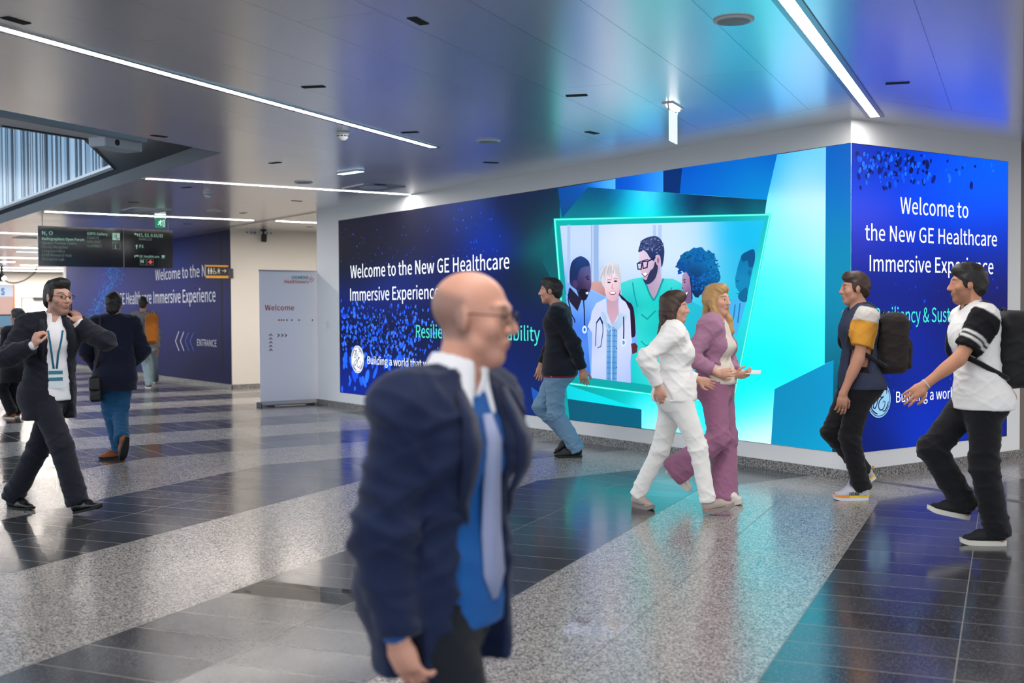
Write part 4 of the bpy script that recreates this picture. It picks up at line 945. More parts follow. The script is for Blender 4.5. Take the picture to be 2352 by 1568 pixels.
def rbox(c, ax, half, r):
    c = np.asarray(c, float)
    def fn(x, y, z):
        px, py, pz = x - c[0], y - c[1], z - c[2]; o = 0; m = None
        for i in range(3):
            q = np.abs(px*ax[i][0] + py*ax[i][1] + pz*ax[i][2]) - (half[i] - r)
            o = o + np.maximum(q, 0)**2; m = q if m is None else np.maximum(m, q)
        return (np.sqrt(o) + np.minimum(m, 0) - r).astype(np.float32)
    R = float(np.linalg.norm(half)); return fn, c - R, c + R
def sph(c, r): return rcone(c, np.asarray(c) + 1e-4, r, r)
def mesh_from(name, V, Q, mats, parent, org, tint=None, wr=0.0, joints=(), seed=1, fold=(0, 0, 1.0)):
    """wr: depth of cloth wrinkles, stronger near the joints"""
    me = bpy.data.meshes.new(name); n, m = len(V), len(Q)
    P = V - org
    me.vertices.add(n); me.vertices.foreach_set('co', P.astype(np.float32).ravel())
    me.loops.add(m*4); me.loops.foreach_set('vertex_index', Q.astype(np.int32).ravel())
    me.polygons.add(m); me.polygons.foreach_set('loop_start', np.arange(0, m*4, 4, dtype=np.int32))
    me.polygons.foreach_set('use_smooth', np.ones(m, bool))
    me.update(calc_edges=True); me.validate()
    if wr:
        nr = np.empty(n*3, np.float32); me.vertices.foreach_get('normal', nr); nr = nr.reshape(-1, 3)
        rs = np.random.RandomState(seed); d = np.zeros(n)
        for i in range(7):
            kv = rs.normal(size=3); kv[2] = kv[2]*1.2 + np.sign(kv[2])*1.3; kv = nz(kv) * 2*math.pi / rs.uniform(0.10, 0.26)
            d += (1 - np.abs(np.sin(V @ kv * 0.6 + rs.uniform(0, 6.28) + 1.3*np.sin(V @ (kv[[1, 2, 0]]*0.35))))) ** 3 * rs.uniform(0.5, 1)
        w = np.full(n, 0.30)
        for j, r in joints: w += np.exp(-((V - j)**2).sum(1) / r**2)
        P = P + nr * (np.minimum(d, 2.0) * wr * 0.95 * np.minimum(w, 1.3))[:, None]
        me.vertices.foreach_set('co', P.astype(np.float32).ravel()); me.update()
    if tint is not None:
        a = me.color_attributes.new('tint', 'FLOAT_COLOR', 'POINT'); a.data.foreach_set('color', np.c_[tint, np.ones(n)].astype(np.float32).ravel())
    for mm in (mats if isinstance(mats, (list, tuple)) else [mats]): me.materials.append(mm)
    o = link(name, me, parent)
    if parent is None: o.location = [float(c) for c in org]
    return o
def garment(name, prims, cuts, m, parent, org, h=0.009, wr=0.0, joints=(), seed=1, tint=None, adds=(), cuts2=()):
    allp = list(prims) + list(adds)
    lo = np.min([p[0][1] for p in allp], axis=0) - 0.05; hi = np.max([p[0][2] for p in allp], axis=0) + 0.05
    v = Vol(lo, hi, h)
    for p, k in prims: v.add(p, k)
    for c in cuts: v.cut(*c)
    for p, k in adds: v.add(p, k)
    for c in cuts2: v.cut(*c)
    V, Q = v.mesh()
    if len(V) == 0: return None
    return mesh_from(name, V, Q, m, parent, org, wr=wr, joints=joints, seed=seed, tint=tint(V) if tint else None)
def psi_dir(a): a = math.radians(a); return math.cos(a) * RH + math.sin(a) * FH     # 0: to the right of the photo, 90: away, -90: towards the camera
def ik(a, b, l1, l2, pole):
    d = b - a; D = np.linalg.norm(d)
    if D > (l1 + l2) * 0.995: s = D / (l1 + l2) / 0.995; l1, l2 = l1*s, l2*s
    x = (l1*l1 - l2*l2 + D*D) / (2*D); y = math.sqrt(max(l1*l1 - x*x, 0)); u = d / D
    p = pole - u * (pole @ u); return a + u*x + nz(p)*y

M_SKIN = attr_mat('skin', 0, rough=0.5, spec=0.4, sss=0.12)
M_EYE = mat('eye_white', (224, 220, 216), 0.25)
M_IRIS = mat('eye_iris', (50, 36, 28), 0.2)

class Figure:
    """a walking person. J: joints as (pixel u, pixel v, depth offset); everything is then a figure standing in the room"""
    def __init__(s, label, d0, Ht, psi, head, psi_h, neck, pelvis, hands, feet, sex='m', skin=(205, 160, 138), tilt=0.0, psi_s=None, lean=None,
                 h=0.0065, lips=(176, 104, 96), beard=None, brow=(50, 36, 28), elbow_pole=None, build=1.0, cat='person', fingers=None, head_up=0.0, buzz=None, head_scale=1.0):
        s.d0, s.Ht, s.sex, s.h, s.B = d0, Ht, sex, h, build
        J = lambda q: atd(q[0], q[1], d0 + q[2])
        s.f = psi_dir(psi); s.r = np.cross(s.f, ZZ)                # person's right-hand side
        s.fs = psi_dir(psi if psi_s is None else psi_s); s.rs = np.cross(s.fs, ZZ)
        s.hf = nz(psi_dir(psi_h) + ZZ * head_up); s.hr = nz(np.cross(s.hf, ZZ) + ZZ * tilt); s.hu = nz(np.cross(s.hr, s.hf))
        s.Hc = J(head); s.neck = J(neck); s.pel = J(pelvis)
        k = Ht / 1.75; s.k = k; s.skin, s.lips, s.beard, s.brow, s.buzz = skin, lips, beard, brow, buzz
        s.hk = k * head_scale
        sw = (0.178 if sex == 'm' else 0.152) * k * build; hw = (0.088 if sex == 'm' else 0.092) * k
        s.sh = {q: s.neck - ZZ * 0.055*k + s.rs * sw * sg for q, sg in (('R', 1), ('L', -1))}
        s.hip = {q: s.pel + s.r * hw * sg for q, sg in (('R', 1), ('L', -1))}
        s.wr, s.el, s.hd = {}, {}, {}
        for q in 'RL':
            hd = hands[q]; s.wr[q] = J(hd['wrist'])
            pole = hd.get('pole'); pole = nz(-s.fs*0.8 - ZZ*0.5 + s.rs*(0.5 if q == 'R' else -0.5)) if pole is None else nz(pole[0]*RH + pole[1]*FH + pole[2]*ZZ)
            s.el[q] = ik(s.sh[q], s.wr[q], 0.295*k, 0.255*k, pole); s.hd[q] = hd
        s.heel, s.toe, s.ank, s.kn, s.up = {}, {}, {}, {}, {}
        for q in 'RL':
            ft = feet[q]
            if len(ft['heel']) == 2:
                s.heel[q], s.toe[q] = onz(*ft['heel']), onz(*ft['toe'])
                d = nz(s.toe[q] - s.heel[q]); L_ = 0.275*k if sex == 'm' else 0.25*k
                m_ = (s.heel[q] + s.toe[q]) / 2; s.heel[q], s.toe[q] = m_ - d*L_/2, m_ + d*L_/2
            else:
                s.heel[q], s.toe[q] = J(ft['heel']), J(ft['toe'])
                d = nz(s.toe[q] - s.heel[q]); L_ = 0.275*k if sex == 'm' else 0.25*k
                s.toe[q] = s.heel[q] + d*L_
                lowz = min(s.heel[q][2], s.toe[q][2])
                if lowz < 0.004: s.heel[q][2] += 0.004 - lowz; s.toe[q][2] += 0.004 - lowz
            d = nz(s.toe[q] - s.heel[q]); up = nz(ZZ - d * (d @ ZZ)); s.up[q] = up
            s.ank[q] = s.heel[q] + d*0.055*k + up*0.095*k
            s.kn[q] = ik(s.hip[q], s.ank[q], 0.43*k, 0.40*k, nz(s.f + 0.15*nz(d*[1, 1, 0])))
        s.org = np.array([s.pel[0], s.pel[1], 0.0]) * 1.0
        g_ = (s.heel['R'] + s.heel['L'] + s.toe['R'] + s.toe['L']) / 4; s.org = np.array([g_[0], g_[1], 0.0])
        s.cat, s.label = cat, label
        s.body()
    # ---- volumes
    def torso(s, e=0.0):
        k, f, r = s.k, s.fs, s.rs; B = s.B
        up = nz(s.neck - s.pel); ch = s.neck - up*0.19*k; wa = s.pel + up*0.16*k; be = s.pel + up*0.09*k
        m = s.sex == 'm'; P = []
        P.append((rcone(s.sh['R'] - s.rs*0.03*k, s.sh['L'] + s.rs*0.03*k, 0.058*k+e, 0.058*k+e), 0.05))
        P.append((rcone(s.neck - up*0.10*k - s.rs*0.07*k, s.neck - up*0.10*k + s.rs*0.07*k, 0.09*k*B+e, 0.09*k*B+e), 0.06))
        P.append((rcone(ch, wa, (0.165 if m else 0.142)*k*B+e, (0.142 if m else 0.118)*k*B+e, f, 1.42), 0.06))
        P.append((rcone(wa, s.pel - up*0.01, (0.142 if m else 0.120)*k*B+e, (0.158 if m else 0.165)*k*B+e, s.f, 1.34), 0.06))
        if not m:
            for sg in (-1, 1): P.append((sph(ch + f*0.075*k + r*0.068*k*sg - up*0.02*k, 0.062*k+e), 0.05))
        else: P.append((rcone(ch + f*0.045*k - r*.07*k + up*.03*k, ch + f*0.045*k + r*.07*k + up*.03*k, 0.075*k+e, 0.075*k+e), 0.06))
        for q, sg in (('R', 1), ('L', -1)):
            P.append((sph(s.pel - s.f*0.055*k + s.r*0.07*k*sg - ZZ*0.03*k, 0.095*k+e), 0.05))
            P.append((rcone(s.neck - up*0.01*k - s.rs*0.02*sg*k*0, s.sh[q] + ZZ*0.012*k, 0.048*k+e, 0.046*k+e), 0.05))
        return P
    def arm(s, q, e=0.0, e2=None, upto=1.0):
        k = s.k*(1.0 if s.sex == 'm' else 0.88); e2 = e if e2 is None else e2
        P = [(rcone(s.sh[q], s.el[q], 0.055*k+e, 0.043*k+e), 0.03)]
        if upto > 0.5: P.append((rcone(s.el[q], s.wr[q], 0.043*k+e, 0.028*k+e2), 0.03))
        if upto < 0.5: P = [(rcone(s.sh[q], s.sh[q] + (s.el[q]-s.sh[q])*upto*2, 0.055*k+e, 0.05*k+e2), 0.03)]
        if upto > 0.99: P.append((ell(s.el[q] + (s.wr[q]-s.el[q])*0.28, [nz(s.wr[q]-s.el[q]), *_perp(s.wr[q]-s.el[q])], (0.10*k, 0.046*k+e, 0.043*k+e)), 0.02))
        return P
    def leg(s, q, e=0.0, knee=None, hem=None):
        k = s.k; rk = (0.060*k+e) if knee is None else knee; rh = (0.037*k+e) if hem is None else hem
        P = [(rcone(s.hip[q], s.kn[q], (0.090 if s.sex == 'm' else 0.088)*k+e, rk), 0.04), (rcone(s.kn[q], s.ank[q], rk, rh), 0.03)]
        sd = s.ank[q]-s.kn[q]; bk = nz(-s.f - nz(sd)*(-s.f @ nz(sd)))
        P.append((rcone(s.kn[q] + sd*0.18 + bk*0.018*k, s.kn[q] + sd*0.45 + bk*0.012*k, 0.046*k+e*.8, 0.042*k+e*.8), 0.04))
        return P
    def hand(s, q):
        hd = s.hd[q]; k = s.k*(1.0 if s.sex == 'm' else 0.9); sgn = 1 if q == 'R' else -1
        d = hd.get('dir'); d = nz(s.wr[q]-s.el[q]) if d is None else nz(d[0]*RH + d[1]*FH + d[2]*ZZ)
        pn = hd.get('palm'); pn = -s.r*sgn if pn is None else pn[0]*RH + pn[1]*FH + pn[2]*ZZ
        pn = nz(pn - d*(pn @ d)); th = nz(np.cross(d, pn)) * (-sgn)          # towards the thumb side
        if hd.get('flip'): th = -th
        c = hd.get('curl', 0.35); w = s.wr[q]; P = []; s.hd[q]['grip'] = w + d*0.085*k + pn*0.03*k
        P.append((rcone(w, w + d*0.05*k, 0.026*k, 0.034*k, pn, 1.7), 0.02))
        P.append((rcone(w + d*0.045*k + th*0.018*k, w + d*0.082*k + th*0.020*k, 0.022*k, 0.017*k), 0.018))
        P.append((rcone(w + d*0.045*k - th*0.016*k, w + d*0.076*k - th*0.022*k, 0.022*k, 0.016*k), 0.018))
        for i, (o, L_, sp) in enumerate(((0.031, 0.94, 0.10), (0.0105, 1.04, 0.03), (-0.0105, 0.97, -0.04), (-0.031, 0.78, -0.12))):
            p = w + d*(0.083 - 0.004*abs(i-1))*k + th*o*k; a = 0.0; dd_ = nz(d + th*sp)
            cc_ = c*(1 + 0.10*i)
            for j, (sl, rr_) in enumerate(((0.042, 0.0092), (0.027, 0.0084), (0.022, 0.0076))):
                a += cc_*(0.75, 1.0, 0.7)[j]
                v = dd_*math.cos(a) + pn*math.sin(a); p2 = p + v*sl*L_*k
                P.append((rcone(p, p2, rr_*k, (rr_-0.0008)*k), 0.006)); p = p2
        t0 = w + d*0.022*k + th*0.026*k + pn*0.008*k; t1 = t0 + nz(d*0.75 + th*0.75 + pn*0.25)*0.042*k
        t2 = t1 + nz(d*0.9 + th*(0.35 - 0.3*c) + pn*(0.25 + 0.4*c))*0.032*k; t3 = t2 + nz(d + th*(0.1 - 0.4*c) + pn*(0.2 + 0.5*c))*0.024*k
        P += [(rcone(t0, t1, 0.015*k, 0.0115*k), 0.012), (rcone(t1, t2, 0.0112*k, 0.0098*k), 0.006), (rcone(t2, t3, 0.0098*k, 0.0082*k), 0.006)]
        return P
    def hp(s, f, r, u): return s.Hc + (s.hf*f + s.hr*r + s.hu*u) * s.hk
    def head(s):
        k = s.hk; H = s.hp; ax = [s.hf, s.hr, s.hu]; P, C = [], []; m = s.sex == 'm'
        P += [(ell(H(-.014, 0, .034), ax, (.097*k, .076*k, .086*k)), .02), (ell(H(.020, 0, -.030), ax, (.070*k, .060*k, .082*k)), .03)]
        P += [(rcone(H(.030, -.040, -.062), H(.052, 0, -.094), .024*k, .024*k), .02), (rcone(H(.030, .040, -.062), H(.052, 0, -.094), .024*k, .024*k), .02)]
        P += [(rcone(H(.060, -.012, -.094), H(.060, .012, -.094), .019*k, .019*k), .02)]
        P += [(rcone(H(.078, -.036, .026), H(.078, .036, .026), (.014 if m else .011)*k, (.014 if m else .011)*k), .02)]
        for sg in (-1, 1): P += [(sph(H(.058, .040*sg, -.022), .026*k), .02)]
        C += [((sph(H(.101, .033*sg, .008), .0165*k)), .014) for sg in (-1, 1)]
        P2 = [(rcone(H(.088, 0, .016), H(.108, 0, -.024), .0085*k, .0125*k), .012)]
        for sg in (-1, 1):
            P2 += [(sph(H(.097, .011*sg, -.029), .0085*k), .008)]
            P2 += [(rcone(H(.083, .020*sg, .0135), H(.078, .046*sg, .0105), .0075*k, .006*k), .006), (rcone(H(.083, .021*sg, -.001), H(.079, .044*sg, .001), .006*k, .0055*k), .006)]
            P2 += [(ell(H(-.004, .078*sg, -.002), [nz(s.hf + s.hr*.35*sg), nz(s.hr - s.hf*.35*sg), s.hu], (.019*k, .009*k, .032*k)), .008)]
        P2 += [(rcone(H(.086, -.019, -.055), H(.086, .019, -.055), .0068*k, .0068*k), .008), (rcone(H(.092, -.008, -.0545), H(.092, .008, -.0545), .006*k, .006*k), .006)]
        P2 += [(rcone(H(.084, -.016, -.067), H(.084, .016, -.067), .0078*k, .0078*k), .008)]
        nr = (.056 if m else .046)*s.k
        N = [(rcone(H(-.020, 0, -.055), s.neck - ZZ*0.03*s.k, nr, nr*1.06), .03), (rcone(s.neck - ZZ*.01*s.k, s.neck - ZZ*0.07*s.k, nr*1.1, nr*1.5), .05)]
        return P, C, P2, N
    def body(s):
        prims = s.torso(-0.010)
        for q in 'RL': prims += s.arm(q, -0.003, 0.0) + s.leg(q, -0.010)
        for q in 'RL':
            d = nz(s.toe[q]-s.heel[q]); up = s.up[q]; k = s.k
            prims += [(rcone(s.ank[q], s.heel[q] + d*.035*k + up*.040*k, .034*k, .030*k), .02), (rcone(s.heel[q] + d*.05*k + up*.05*k, s.heel[q] + d*.19*k + up*.030*k, .034*k, .024*k), .02),
                      (rcone(s.heel[q] + d*.19*k + up*.028*k, s.heel[q] + d*.235*k + up*.024*k, .030*k, .018*k, up, 1.5), .02)]
        hP, hC, hP2, N = s.head(); prims += N
        hands = s.hand('R') + s.hand('L')
        allp = prims + hP + hP2 + hands
        lo = np.min([p[0][1] for p in allp], axis=0) - 0.04; hi = np.max([p[0][2] for p in allp], axis=0) + 0.04
        v = Vol(lo, hi, s.h)
        for p, k in hP: v.add(p, k)
        for p, k in hC: v.cut(p, k)
        for p, k in hP2: v.add(p, k)
        for p, k in prims: v.add(p, k)
        for p, k in hands: v.add(p, k)
        V, Q = v.mesh()
        T = np.tile(lin(s.skin), (len(V), 1))
        q = (V - s.Hc) / s.hk; lf, lr, lu = q @ s.hf, q @ s.hr, q @ s.hu
        nearh = (np.abs(lf) < .16) & (np.abs(lr) < .12) & (lu > -.13) & (lu < .16)
        def blend(w, c): T[:] = T*(1-w[:, None]) + lin(c)[None]*w[:, None]
        sm = lambda x, a, b: np.clip((x-a)/(b-a), 0, 1)
        if s.buzz is not None: blend(nearh * sm(-lf, -.012, .008) * sm(lu, -.060, -.045) * sm(-lu - .25*lf, -.062, -.040) * sm(np.abs(lr) - .6*(lf + .05), .0, .02) * s.buzz[1], s.buzz[0])
        chk = nearh * np.exp(-(((np.abs(lr)-.04)/.02)**2 + ((lu+.025)/.022)**2)) * (lf > .03) * 0.12; blend(chk, np.minimum(np.array(s.skin)*[1.0, .78, .76], 255))
        if s.beard is not None:
            w = nearh * (lf > -.01) * np.maximum(sm(-lu, .040, .056), 0.9*sm(-lu, .01, .03) * sm(np.abs(lr), .046, .056)) * (lu > -.125)
            blend(w * s.beard[1], s.beard[0])
        lp = nearh * (lf > .078) * np.exp(-((lr/.021)**4 + ((lu + .061)/.0085)**4)); blend(np.minimum(lp*1.2, 1)*(0.45 if s.sex == 'm' else 0.75), s.lips)
        br = nearh * (lf > .055) * np.exp(-(((np.abs(lr)-.033)/.019)**4 + ((lu - .028 - .006*np.cos((np.abs(lr)-.033)*60))/.0050)**4)); blend(np.minimum(br*1.3, 1)*0.85, s.brow)
        s.o = mesh_from('person', V, Q, M_SKIN, None, s.org, tint=T)
        tag(s.o, s.label, s.cat)
        if s.Ht > 0:
            for sg in (-1, 1):
                e = MB(); c = s.hp(.0770, .0325*sg, .006); r = 0.0122*s.hk
                e.lathe(c - s.hf*r*0, s.hf, [(r*math.sin(t), -r*math.cos(t)) for t in np.linspace(0.05, math.pi*0.80, 9)], 16, 0)
                e.lathe(c + s.hf*r*0.80, s.hf, [(r*0.62, 0), (r*0.45, r*0.16), (r*0.05, r*0.22)], 16, 1)
                e.build('eye', [M_EYE, M_IRIS], s.o)
    # ---- clothes
    def jt(s): return [(s.el['R'], .13), (s.el['L'], .13), (s.sh['R'], .12), (s.sh['L'], .12)]
    def trousers(s, m, e=0.016, knee=0.080, hem=0.078, waist=0.10, wr=0.006, drop=0.012, flare=None, seed=3):
        k = s.k; P = []; cuts = []
        up = nz(s.neck - s.pel); P += [(rcone(s.pel + up*waist*k, s.pel - up*.02, (0.150 if s.sex == 'm' else 0.140)*k*s.B+e*.6, (0.160 if s.sex == 'm' else 0.168)*k+e*.6, s.f, 1.32), .05)]
        for q, sg in (('R', 1), ('L', -1)): P.append((sph(s.pel - s.f*0.055*k + s.r*0.07*k*sg - ZZ*0.03*k, 0.096*k+e), 0.05))
        for q in 'RL':
            sd = nz(s.ank[q]-s.kn[q]); end = s.ank[q] + sd*0.055*k
            P += [(rcone(s.hip[q], s.kn[q], 0.092*k+e, knee*k), .045), (rcone(s.kn[q], end, knee*k, (flare or hem)*k), .03)]
            c = s.ank[q] + sd*(drop + 0.16)*k
            wd_ = max(hem, flare or 0)*k + .03; cuts.append((rbox(c, [sd, *_perp(sd)], (0.145*k, wd_, wd_), 0.004), 0.004))
        top = s.pel + up*(waist + 0.20)*k; cuts.append((rbox(top, [up, s.f, s.r], (0.18*k, .3, .3), .004), 0.004))
        jt = [(s.kn['R'], .13), (s.kn['L'], .13), (s.pel - ZZ*.08, .13)] + [(s.ank[q], .14) for q in 'RL']
        return garment('trousers', P, cuts, m, s.o, s.org, wr=wr, joints=jt, seed=seed)
    def top(s, name, m, e=0.014, sleeve=1.0, hem=0.0, neck=0.065, wr=0.005, vopen=None, e_arm=None, seed=5, cuff=0.02, h=0.009, arms='RL', neckdrop=0.0, wopen=0.0, tint=None):
        """hem: below the pelvis joint (metres); sleeve 0..1; vopen: (half width at the neck, at the hem, depth) opening in front"""
        k = s.k; P = s.torso(e); cuts, cuts2, A_ = [], [], []; up = nz(s.neck - s.pel); ea = e if e_arm is None else e_arm
        P.append((rcone(s.pel + up*.02, s.pel - ZZ*hem - up*.05, (0.158 if s.sex == 'm' else .165)*k*s.B+e+.014, (0.166 if s.sex == 'm' else .172)*k*s.B+e+.020, s.f, 1.30), .05))
        for sg in (-1, 1): P.append((sph(s.pel - s.f*0.055*k + s.r*0.07*k*sg - ZZ*0.03*k, 0.098*k+e+.012), .05))
        for q in arms:
            A_ += s.arm(q, ea, ea*1.05, sleeve)
            if sleeve > 0.9:
                d = nz(s.wr[q]-s.el[q]); cuts2.append((rbox(s.wr[q] + d*(0.07 - cuff), [d, *_perp(d)], (0.07, .06, .06), .003), 0.004))
            else:
                a, b = (s.sh[q], s.el[q]); d = nz(b-a); c = a + (b-a)*min(sleeve*2, 1)
                if sleeve > 0.5: d = nz(s.wr[q]-s.el[q]); c = s.el[q] + (s.wr[q]-s.el[q])*(sleeve-.5)*2
                cuts2.append((rbox(c + d*0.10, [d, *_perp(d)], (0.10, .11, .11), .003), 0.004))
        cuts.append((rbox(s.pel - ZZ*(hem + 0.30), [ZZ, s.f, s.r], (0.30, .25, .25), .004), 0.004))
        cuts.append((ell(s.neck + ZZ*0.02 + s.fs*0.015*k - ZZ*neckdrop, [s.fs, s.rs, ZZ], ((neck+.012)*k, neck*k, .075*k)), 0.006))
        if vopen:
            w0, w1, zb = vopen; n = 9
            a = s.neck - up*0.005; b = s.pel - ZZ*(hem + .04)
            for i in range(n):
                t = i/(n-1)
                if t > zb: break
                c = a + (b-a)*t + (s.fs*(1-t) + s.f*t)*0.155*k + (s.rs*(1-t) + s.r*t)*wopen*t; w = w0 + (w1-w0)*t
                cuts.append((ell(c, [s.fs, s.rs, ZZ], (0.155*k, w*k, 0.105*k)), 0.006))
        jt = s.jt() + [(s.pel + up*.16, .16)]
        return garment(name, P, cuts, m, s.o, s.org, wr=wr, joints=jt, seed=seed, h=h, tint=tint, adds=A_, cuts2=cuts2)
    def collar(s, m, r=0.066, hgt=0.050, name='collar'):
        k = s.k; nv = nz(s.hp(-.020, 0, -.055) - s.neck); a = s.neck - nv*0.012*k + s.fs*.004; b = a + nv*hgt*k
        P = [(rcone(a, b, (r+.014)*k, (r+.002)*k), .02)]
        cuts = [(rbox(b + nv*.06, [nv, *_perp(nv)], (.056, .2, .2), .003), .004), (rcone(a - nv*.1, b + nv*.1, (r-.002)*k, (r-.008)*k), .003),
                (rcone(a + s.fs*.075*k - nv*.02, b + s.fs*.065*k, .008*k, .026*k), .003)]
        F_l = []
        for sg in (-1, 1):
            p0 = b + s.fs*(r*.75)*k + s.rs*.035*k*sg - nv*.012; p1 = a + s.fs*(r+.030)*k + s.rs*.050*k*sg - ZZ*.045*k
            F_l.append((rcone(p0, p1, .014*k, .012*k, nz(s.fs + s.rs*.3*sg), 1.9), .012))
            F_l.append((rcone(b + s.rs*(r)*k*sg - nv*.008, p0, .011*k, .013*k), .012))
        return garment(name, P, cuts, m, s.o, s.org, h=0.0055, adds=F_l)
    def hair(s, m, grow=0.012, front=0.060, nape=-0.045, extra=(), side=0.0, wr=0.004, seed=9, faceu=-0.036):
        k = s.hk; ax = [s.hf, s.hr, s.hu]; H = s.hp; g = grow
        P = [(ell(H(-.024, 0, .042), ax, (.090*k+g*.7, .0735*k+g*.5, .082*k+g)), .02), (ell(H(.032, 0, .092), ax, (.050*k+g*.5, .056*k+g*.3, .030*k+g)), .025),
             (ell(H(-.068, 0, -.018+(nape+.045)), ax, (.040*k+g*.5, .060*k+g*.4, .060*k)), .03)]
        for sg in (-1, 1): P.append((ell(H(.012, .0700*sg, .018), ax, (.018*k, .007*k+g*.25, .036*k)), .02))
        P += list(extra)
        lo = np.min([p[0][1] for p in P], axis=0) - .04; hi = np.max([p[0][2] for p in P], axis=0) + .04
        v = Vol(lo, hi, 0.0055)
        for p, kk in P[:5]: v.add(p, kk)
        v.cut(ell(H(front + .050, 0, -.016), ax, (.070*k, .068*k, .092*k)), 0.012)
        for p, kk in P[5:]: v.add(p, kk)
        V, Q = v.mesh()
        return mesh_from('hair', V, Q, m, s.o, s.org, wr=wr*0.9, seed=seed, joints=[(s.Hc, .3)])
    def shoe(s, q, m_up, m_sole, sole=0.022, heel=0.0, laces=None, wide=1.0, toe_r=0.030, high=0.078, name='shoe'):
        k = s.k*(1.0 if s.sex == 'm' else 0.92); d = nz(s.toe[q]-s.heel[q]); up = s.up[q]; rt = nz(np.cross(d, up)); L_ = np.linalg.norm(s.toe[q]-s.heel[q]); A = s.heel[q]
        at = lambda f, u, r=0.0: A + d*f*L_ + up*u*k + rt*r*k
        z0 = sole
        P = [(rcone(at(.14, z0+.030), at(.16, high), .038*k*wide, .040*k), .02), (rcone(at(.16, z0+.032), at(.60, z0+.022), .036*k*wide, .040*k*wide), .02),
             (rcone(at(.55, z0+.020), at(.84, z0+.010), .043*k*wide, toe_r*k*wide, up, 1.35), .02), (rcone(at(.22, high*.8), at(.55, z0+.035), .034*k, .030*k), .025)]
        cuts = [(rbox(at(.5, z0-.08), [up, d, rt], (.08*k, .4, .2), .002), .003), (rcone(at(.17, high+.005), at(.17, high+.09), .031*k, .034*k), .006)]
        o = garment(name, P, cuts, m_up, s.o, s.org, h=0.0055)
        SP = [(rcone(at(.15, sole*.5), at(.5, sole*.5), .040*k*wide, .041*k*wide, up, 40.0), .001)]
        so = MB(); n = 36; V0, V1 = [], []
        for i in range(n):
            w = 2*math.pi*i/n; c_, s_i = math.cos(w), math.sin(w)
            x = .5 + .515*c_*(1.0 if c_ > 0 else .99); wd_ = (.044 + .008*math.cos(w*1.0) )*wide*(abs(s_i)**.72)*(1 if s_i >= 0 else -1)
            spring = 0.014*max(0, (x-.78)/.22)**2
            V0.append(at(x*.985 + .004, 0.0 + spring, wd_*.96)); V1.append(at(x, sole + spring*.8, wd_))
        so.add(V0 + V1, [(i, (i+1) % n, n+(i+1) % n, n+i) for i in range(n)], 0, True)
        so.add(V0, [tuple(range(n))[::-1]], 0); so.add(V1, [tuple(range(n))], 0)
        so.build('sole', m_sole, o)
        if laces is not None:
            lc = MB()
            for i in range(4):
                f = .36 + .065*i; u = z0 + .066 - .0115*i
                lc.tube([at(f, u-.012, -.026), at(f+.012, u, 0), at(f+.024, u-.014, .026)], .0028*k, 6)
                lc.tube([at(f, u-.012, .026), at(f+.012, u, 0), at(f+.024, u-.014, -.026)], .0028*k, 6)
            lc.build('lace', laces, o)
        o['at'] = 0; del o['at']; s.at = at
        return o
    def glasses(s, m, lens_r=0.019):
        g_ = MB(); H = s.hp
        for sg in (-1, 1):
            c = H(.104, .033*sg, .006); g_.tube([c + s.hr*1.15*lens_r*s.hk*math.cos(w) + s.hu*.82*lens_r*s.hk*math.sin(w) for w in np.linspace(0, 2*math.pi, 24)[:-1]], .0021*s.hk, 6, closed=True)
            g_.tube([H(.102, .055*sg, .010), H(.088, .078*sg, .012), H(.02, .084*sg, .014), H(-.012, .083*sg, .004)], .0019*s.hk, 6)
        g_.tube([H(.106, -.013, .008), H(.110, 0, .011), H(.106, .013, .008)], .0019*s.hk, 6)
        return g_.build('glasses', m, s.o)
    def belt(s, m, at=0.085, m2=None):
        k = s.k; up = nz(s.neck - s.pel); c = s.pel + up*at*k; n = 40; b = MB(); V = []
        for z in (-.018, .018):
            for i in range(n):
                w = 2*math.pi*i/n; V.append(c + s.r*math.cos(w)*(.152*k*s.B+.013) + s.f*math.sin(w)*(.152*k*s.B+.013)/1.32*1.02 + up*z)
        b.add(V, [(i, (i+1) % n, n+(i+1) % n, n+i) for i in range(n)], 0, True)
        o = b.build('belt', m, s.o)
        MB().obox(c + s.f*((.152*k*s.B+.013)/1.32*1.02 + .003), [s.r, up, s.f], (.022, .02, .004)).build('buckle', m2 or M_ALU, o)
        return o
def _perp(d):
    d = nz(d); t = nz(np.cross(d, [0.11, 0.07, 0.99])) if abs(d[2]) < .95 else nz(np.cross(d, [1, 0.1, 0])); return t, np.cross(d, t)

def sleeve_tint(s, base, bands):
    """colours along the sleeves: (from, to, colour) as shares of the upper arm"""
    def fn(V):
        T = np.tile(lin(base), (len(V), 1))
        for q, sg in (('R', 1), ('L', -1)):
            a, b = s.sh[q], s.el[q]; ab = b - a; t = (V - a) @ ab / (ab @ ab); dd = np.linalg.norm(V - a - np.clip(t, 0, 1.2)[:, None]*ab, axis=1)
            sm = lambda x, a, w: np.clip((x - a) / w + .5, 0, 1)
            m = (dd < .11*s.k) * sm(((V - s.neck) @ s.rs)*sg, (.152 - .05*np.clip(t, 0, 1))*s.k, .012)
            for t0, t1, c in bands:
                w = (m * sm(t, t0, .03) * sm(-t, -t1, .03))[:, None]; T[:] = T*(1 - w) + lin(c)*w
        return T
    return fn
def surf(o, s, z, sideways=0.0, front=True, w=0.03):
    """distance from the neck axis to the cloth surface in front (or behind) at height z"""
    me = o.data; n = len(me.vertices); co = np.empty(n*3, np.float32); me.vertices.foreach_get('co', co); V = co.reshape(-1, 3) + wloc(o)
    r = (V - s.neck) @ s.rs; q = V[(np.abs(r - sideways) < w) & (np.abs(V[:, 2] - z) < 0.02)]
    if len(q) == 0: return 0.12
    f = (q - s.neck) @ s.fs
    return float(f.max() if front else f.min())
